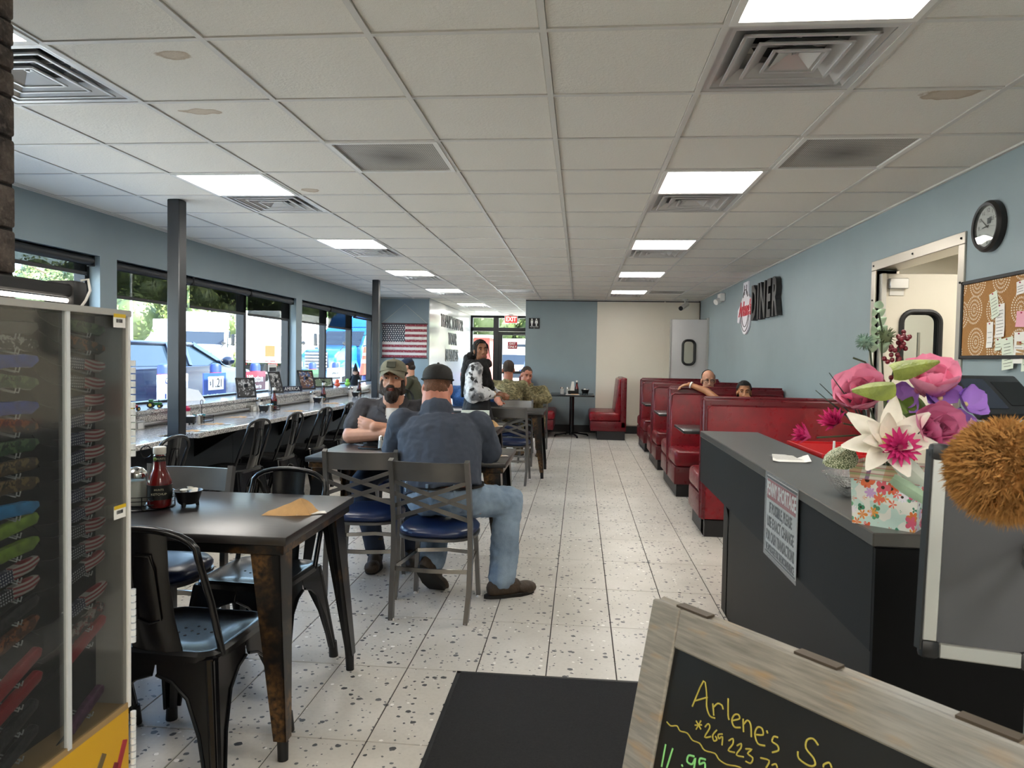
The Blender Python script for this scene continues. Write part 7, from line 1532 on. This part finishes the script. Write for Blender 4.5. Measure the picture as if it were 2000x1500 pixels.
def semi(lab, loc, rz, colr, group=None):
    """cab-tractor facing -Y"""
    p = mat(colr[0], colr[1], .22, .1, .6, coat=.6); t = thing('semi_truck', lab, 'truck', loc, rz)
    hd = MB().px([(-2.0, .75), (-2.05, 1.55), (-1.6, 1.85), (0, 2.1), (0, .75)], 'X', -1.0, 1.0)
    bmesh.ops.bevel(hd.bm, geom=list(hd.bm.edges), offset=.14, segments=4, affect='EDGES', profile=.5); hd.go('hood', p, t)
    for s in (-1, 1):
        f = MB().px([(-1.9, .55), (-1.95, 1.15), (-1.5, 1.35), (-.5, 1.35), (-.2, .9), (-.35, .75), (-.6, 1.05), (-1.3, 1.05), (-1.5, .6)], 'X', s*.95, s*1.25); bmesh.ops.bevel(f.bm, geom=list(f.bm.edges), offset=.04, segments=2, affect='EDGES', profile=.5); f.go('fender', p, t)
        MB().box((s*.98, -1.97, 1.12), (.42, .16, .28), M.Rotation(R(s*20), 3, 'Z'), .05, 2).go('headlight', head, t)
        MB().box((s*1.55, .1, 2.35), (.18, .12, .65), None, .04, 2).go('mirror', black_pl, t); MB().tube([(s*1.18, .15, 2.6), (s*1.5, .1, 2.6), (s*1.5, .1, 2.1), (s*1.18, .15, 2.05)], .025).go('mirror_arm', black_pl, t)
        MB().tube([(s*.85, -1.5, 1.75), (s*1.1, -1.45, 2.0), (s*1.15, -1.45, 2.1)], .02).go('hood_mirror_arm', black_pl, t); MB().ell((s*1.15, -1.47, 2.15), (.12, .05, .1)).go('hood_mirror', black_pl, t)
        MB().box((s*1.235, .95, 2.25), (.03, .8, .6), None, .02).go('side_window', blk_glass, t); MB().box((s*1.26, 1.0, 1.35), (.02, .95, 1.05), None, .02).go('door', p, t); MB().box((s*1.25, 2.3, 2.7), (.02, .4, .4), None, .05).go('sleeper_window', blk_glass, t)
        for y in (-1.0, 4.2, 5.5): MB().lathe([(.2, -.16), (.5, -.16), (.53, -.1), (.53, .1), (.5, .16), (.2, .16)], 20, (s*1.05, y, .53), M.Rotation(R(90), 3, 'Y')).go('wheel', tyre, t)
    c = MB().px([(-.05, .75), (-.05, 2.0), (.5, 2.85), (.6, 3.0), (3.2, 3.0), (3.2, .75)], 'X', -1.23, 1.23); bmesh.ops.bevel(c.bm, geom=list(c.bm.edges), offset=.08, segments=3, affect='EDGES', profile=.5); c.go('cab', p, t)
    MB().px([(-.085, 2.05), (.44, 2.8), (.5, 2.8), (-.02, 2.05)], 'X', -1.08, 1.08).go('windshield', blk_glass, t, smooth=False)
    rf = MB().px([(.55, 2.98), (.9, 3.5), (1.7, 3.95), (3.2, 4.05), (3.2, 2.98)], 'X', -1.2, 1.2); bmesh.ops.bevel(rf.bm, geom=list(rf.bm.edges), offset=.12, segments=3, affect='EDGES', profile=.5); rf.go('roof_fairing', p, t)
    MB().b2((-.62, -2.1, .95), (.62, -2.0, 1.75), .06, 2).go('grille', mat('dark_grille', '2a2e34', .5), t)
    for z in (1.05, 1.2, 1.35, 1.5, 1.65): MB().b2((-.6, -2.14, z-.028), (.6, -2.08, z+.028), .01, 1).go('grille_bar', mat('bright_grille_bar', 'd5dae0', .25, .6), t)
    bp = MB().b2((-1.22, -2.2, .4), (1.22, -1.9, .85), .1, 3); bp.go('bumper', p, t)
    MB().b2((-.5, 3.2, .7), (.5, 6.4, 1.0)).go('chassis', mat('dark_chassis', '1c1d1f', .7), t)
semi('bright blue semi truck with sleeper cab beyond the far left window', (-11.9, 35, GZ), R(-14), ('azure_truck_paint', '09467f'))
semi('white semi truck behind the dark blue SUV', (-21.0, 38.5, GZ), R(24), ('white_cab_paint', 'e6eaec'))
# bollards and their signs
bl_m = mat('bollard_blue', '122a68', .5); bl_r = mat('bollard_red', '8c1c26', .5)
BY = [9.25, 10.64, 12.0, 14.68, 16.1, 18.4]; SY = [9.28, 10.4, 11.75, 14.33, 15.74]
for i, y in enumerate(BY):
    t = thing('bollard', 'blue bollard with red stripe, %s' % ['behind the near black post', 'above the blue price poster', 'above the red poster', 'above the green poster', 'above the white notice board', 'under the orange traffic cone'][i], 'bollard', (-5.6, y, GZ), 0, 'blue bollards outside')
    zt = 1.42 if i < 5 else 1.08
    MB().lathe([(.085, 0), (.085, zt-.06), (.07, zt-.015), (.03, zt)], 16).go('sleeve', bl_m, t); MB().lathe([(.0865, zt-.17), (.0865, zt-.14)], 16).go('stripe', bl_r, t)
def sign(i, w_, h_, zc, c, lines, lab):
    t = thing('bollard_sign', lab, 'sign', (-5.49, SY[i], zc))
    MB().box((0, 0, 0), (.02, w_, h_)).go('panel', mat('sign_%s' % c, c, .5), t, smooth=False); MB().box((-.02, 0, -.1), (.03, .05, h_*.9)).go('strap', black_pl, t)
    for s, y, z, sz, m, sx in lines: text('lettering', s, sz, m, t, FACE_NX((.012, y, z)), sx=sx, bold=.003)
tb = mat('blue_print', '1f3a8c', .5)
sign(0, .72, .75, .70, 'e9edf2', [('GO FOR', -.0, .29, .11, tb, 1), ('THE', 0, .19, .11, tb, 1), ('LOW', 0, .05, .18, tb, 1), ('PRICE', 0, -.10, .14, tb, 1)], 'white poster on the bollard behind the near black post')
sign(1, .66, .75, .70, '193a7c', [('DARE', -.08, .0, .15, white_pl, .9), ('TO', .2, -.01, .09, white_pl, 1)], 'blue poster with a price box reading DARE')
o = [x for x in sc.objects if x.name.startswith('bollard_sign')][-1]; MB().box((.012, .02, .22), (.006, .46, .2)).go('price_box', white_pl, o, smooth=False)
for y, s in ((-.15, '$'), (-.08, '1'), (.06, '.2'), (.17, '1')): text('price', s, .2 if s != '$' else .08, ink, o, FACE_NX((.016, y, .22)))
sign(2, .8, .75, .70, '5e1828', [('Winston', .0, .25, .17, white_pl, 1), ('Is How to', .05, .12, .10, white_pl, .9), ('LIVE', .08, -.03, .2, white_pl, .8)], 'dark red poster with white lettering')
sign(3, .95, .7, .72, '245c32', [('NE', -.2, .2, .2, white_pl, 1), ('BE', -.2, .02, .2, white_pl, 1)], 'green poster on the bollard in front of the blue truck')
o = [x for x in sc.objects if x.name.startswith('bollard_sign')][-1]; MB().lathe([(0, .0), (.16, .0), (.16, .012), (0, .014)], 20, (.01, .2, .02), M.Rotation(R(90), 3, 'Y')).cyl((.014, .2, -.02), (.014, .2, -.3), .05).go('emblem', mat('salmon_print', 'd9806a', .5), o)
sign(4, .95, .62, .78, 'dde7ee', [('GENERAL TIP', 0, .2, .08, ink, .9), ], 'white notice board with small black lines, before the blue truck')
o = [x for x in sc.objects if x.name.startswith('bollard_sign')][-1]
for z, w_ in ((.08, .7), (-.03, .5), (-.14, .6), (-.25, .55)): MB().box((.012, 0, z), (.004, w_, .045)).go('printed_line', ink, o, smooth=False)
t = thing('traffic_cone', 'orange traffic cone with two pale bands on top of a bollard', 'cone', (-5.6, 18.4, .88))
orc = mat('safety_orange', 'b83a22', .5); MB().lathe([(.17, 0), (.155, .03), (.10, .33), (.035, .72), (.02, .73)], 20).go('cone', orc, t)
for z0, z1 in ((.30, .40), (.50, .57)):
    r_ = lambda z: .155-(z-.03)*.174+.003
    MB().lathe([(r_(z0), z0), (r_(z1), z1)], 20).go('band', mat('pale_band', 'b9a9a2', .5), t)
t = thing('street_lamp', 'thin grey lamp post beyond the trucks', 'lamp', (-29.5, 45, GZ)); MB().cyl((0, 0, 0), (0, 0, 8.5), .11, .07).go('pole', alum, t); MB().box((.4, 0, 8.5), (1.0, .3, .12), None, .03).go('lamp_head', alum, t)
# vehicles beyond the exit door
t = thing('white_van', 'white camper van facing the glass exit door', 'van', (-2.75, 34, GZ))
wv = mat('van_white', 'e2e4e4', .35); q = MB().px([(-2.6, .4), (-2.62, 1.1), (-2.3, 1.25), (-1.9, 1.85), (-2.0, 2.45), (2.6, 2.5), (2.6, .4)], 'X', -1.0, 1.0); bmesh.ops.bevel(q.bm, geom=list(q.bm.edges), offset=.07, segments=3, affect='EDGES', profile=.5); q.go('body', wv, t)
MB().px([(-2.29, 1.3), (-1.93, 1.8), (-1.9, 1.8), (-2.2, 1.3)], 'X', -.85, .85).go('windshield', blk_glass, t, smooth=False); MB().box((0, -2.02, 2.15), (.8, .06, .12)).go('roof_window', blk_glass, t, smooth=False); MB().box((0, -2.64, .85), (1.2, .06, .25), None, .02).go('grille', blk_glass, t); MB().box((0, -2.64, .5), (1.95, .12, .2), None, .03).go('bumper', alum, t)
for s in (-1, 1):
    MB().box((s*.75, -2.6, .95), (.35, .08, .18), None, .03).go('headlight', head, t)
    for y in (-1.7, 1.7): MB().lathe([(.2, -.1), (.34, -.1), (.34, .1), (.2, .1)], 18, (s*.92, y, .34), M.Rotation(R(90), 3, 'Y')).go('wheel', tyre, t)
car('blue_car', 'blue car with red tail lights outside the exit door, right side', (-1.25, 27.5, GZ), R(2), ('car_blue', '1c2c50'), 4.6, 1.8, 1.62, 1.0, .98)
car('orange_striped_van', 'white and orange van left of the exit door frame', (-5.3, 29.0, GZ), R(190), ('van_orange', 'b0683a'), 5.2, 2.0, 2.2, 1.2, 1.2, True)
t = thing('brick_kiosk', 'small red brick kiosk beyond the exit window', 'building', (-5.5, 41, GZ)); MB().b2((-.45, -1, 0), (.45, 1, 2.7)).go('wall', mat('red_brick', '6a3028', .9, var=(8, .2)), t, smooth=False); MB().b2((-.6, -1.3, 2.7), (.6, 1.3, 2.85)).go('roof', wtr, t, smooth=False)
# trees
bark = mat('bark', '3d3226', .9, bump=(12, .5)); leafs = [mat('leaf_green_%s' % n, c, .6, var=(.5, .25)) for n, c in (('bright', '5a6a38'), ('mid', '3c4a26'), ('olive', '66703a'))]
def tree(lab, x, y, h, r, mi, nl=5200):
    t = thing('tree', lab, 'tree', (x, y, GZ), random.random()*6, 'trees behind the car park')
    q = MB().tube([(0, 0, 0), (.1, 0, h*.3), (0, .1, h*.6), (.1, 0, h*.85)], [.3, .24, .16, .05], 9)
    for i in range(7):
        a = i*.9; z = h*(.3+.07*i); q.tube([(0, 0, z), (math.cos(a)*r*.4, math.sin(a)*r*.4, z+r*.3), (math.cos(a)*r*.7, math.sin(a)*r*.7, z+r*.45)], [.1, .06, .02], 6)
    q.go('trunk', bark, t)
    cl_ = []
    for i in range(16):
        a = random.random()*6.28; z = random.uniform(.16, .9); rr_ = r*math.sin(math.pi*min(1, z*.85+.12))*.75; cl_.append((V((math.cos(a)*rr_*random.uniform(.3, 1), math.sin(a)*rr_*random.uniform(.3, 1), h*z)), r*random.uniform(.32, .5)))
    vs = []; fs = []
    for i in range(nl):
        c, k_ = random.choice(cl_); d = V((random.gauss(0, 1), random.gauss(0, 1), random.gauss(0, 1))).normalized(); p = c+d*k_*random.uniform(.75, 1.05)
        n = (d+V((random.gauss(0, .5), random.gauss(0, .5), random.gauss(0, .5)))).normalized(); a = n.orthogonal().normalized(); b = n.cross(a); s_ = random.uniform(.09, .2)
        k0 = len(vs); vs += [p-a*s_, p+b*s_*.55, p+a*s_, p-b*s_*.55]; fs.append((k0, k0+1, k0+2, k0+3))
    me = bpy.data.meshes.new('crown'); me.from_pydata([tuple(v) for v in vs], [], fs); me.materials.append(leafs[mi]); o = put('crown', me, t); o['kind'] = 'stuff'
    q = MB()
    for c, k_ in cl_: q.ell(c, k_*.78, None, 10, 7)
    o = q.go('inner_foliage', leafs[1], t); o['kind'] = 'stuff'
pos = ['leftmost of the window trees, above the display lamp', 'second window tree, right of the display lamp', 'behind the thin lamp post', 'left of the near black post', 'behind the near black post', 'over the white semi truck', 'over the gap between the white trucks', 'over the white trailer', 'over the blue truck\'s left side', 'right behind the blue truck']
for i in range(10):
    pxl = 20+i*68; k_ = (1133-pxl)/1406*1.0; Y_ = 52+random.uniform(-4, 5)
    tree('leafy green tree %s' % pos[i], -k_*Y_+(-.0*Y_), Y_, random.uniform(7.8, 9.2), random.uniform(4.0, 4.8), i % 3)
for i, (x, y) in enumerate(((-9.0, 54), (-3.5, 57), (2.0, 53))): tree('leafy tree outside the exit door, %s' % ['left of the door frame', 'straight behind the exit notice', 'half hidden by the back wall'][i], x, y, 11, 5, (i+1) % 3)
hg = thing('hedge', 'long dark hedge along the far edge of the car park', 'hedge', (-28, 62, GZ), R(28)); q = MB()
for i in range(60): q.ell((-40+i*1.35, random.uniform(-.5, .5), random.uniform(1, 3)), (1.6, 1.3, random.uniform(1.8, 3.2)), None, 9, 6)
q.go('foliage', leafs[1], hg)['kind'] = 'stuff'
# ---------------------------------------------------------------- lettering curves become plain meshes
dg = bpy.context.evaluated_depsgraph_get(); dg.update()
done = {}
for o in [o for o in sc.objects if o.type == 'FONT']:
    cu = o.data
    if cu.name not in done:
        me = bpy.data.meshes.new_from_object(o.evaluated_get(dg), preserve_all_data_layers=False, depsgraph=dg); me.name = cu.name; done[cu.name] = me
    name = o.name; o.name = name+'_curve'
    n = bpy.data.objects.new(name, done[cu.name]); col.objects.link(n); n.name = name
    n.parent = o.parent; n.matrix_local = o.matrix_local.copy()
    for k_ in ('label', 'category', 'group', 'kind'):
        if k_ in o: n[k_] = o[k_]
    bpy.data.objects.remove(o)
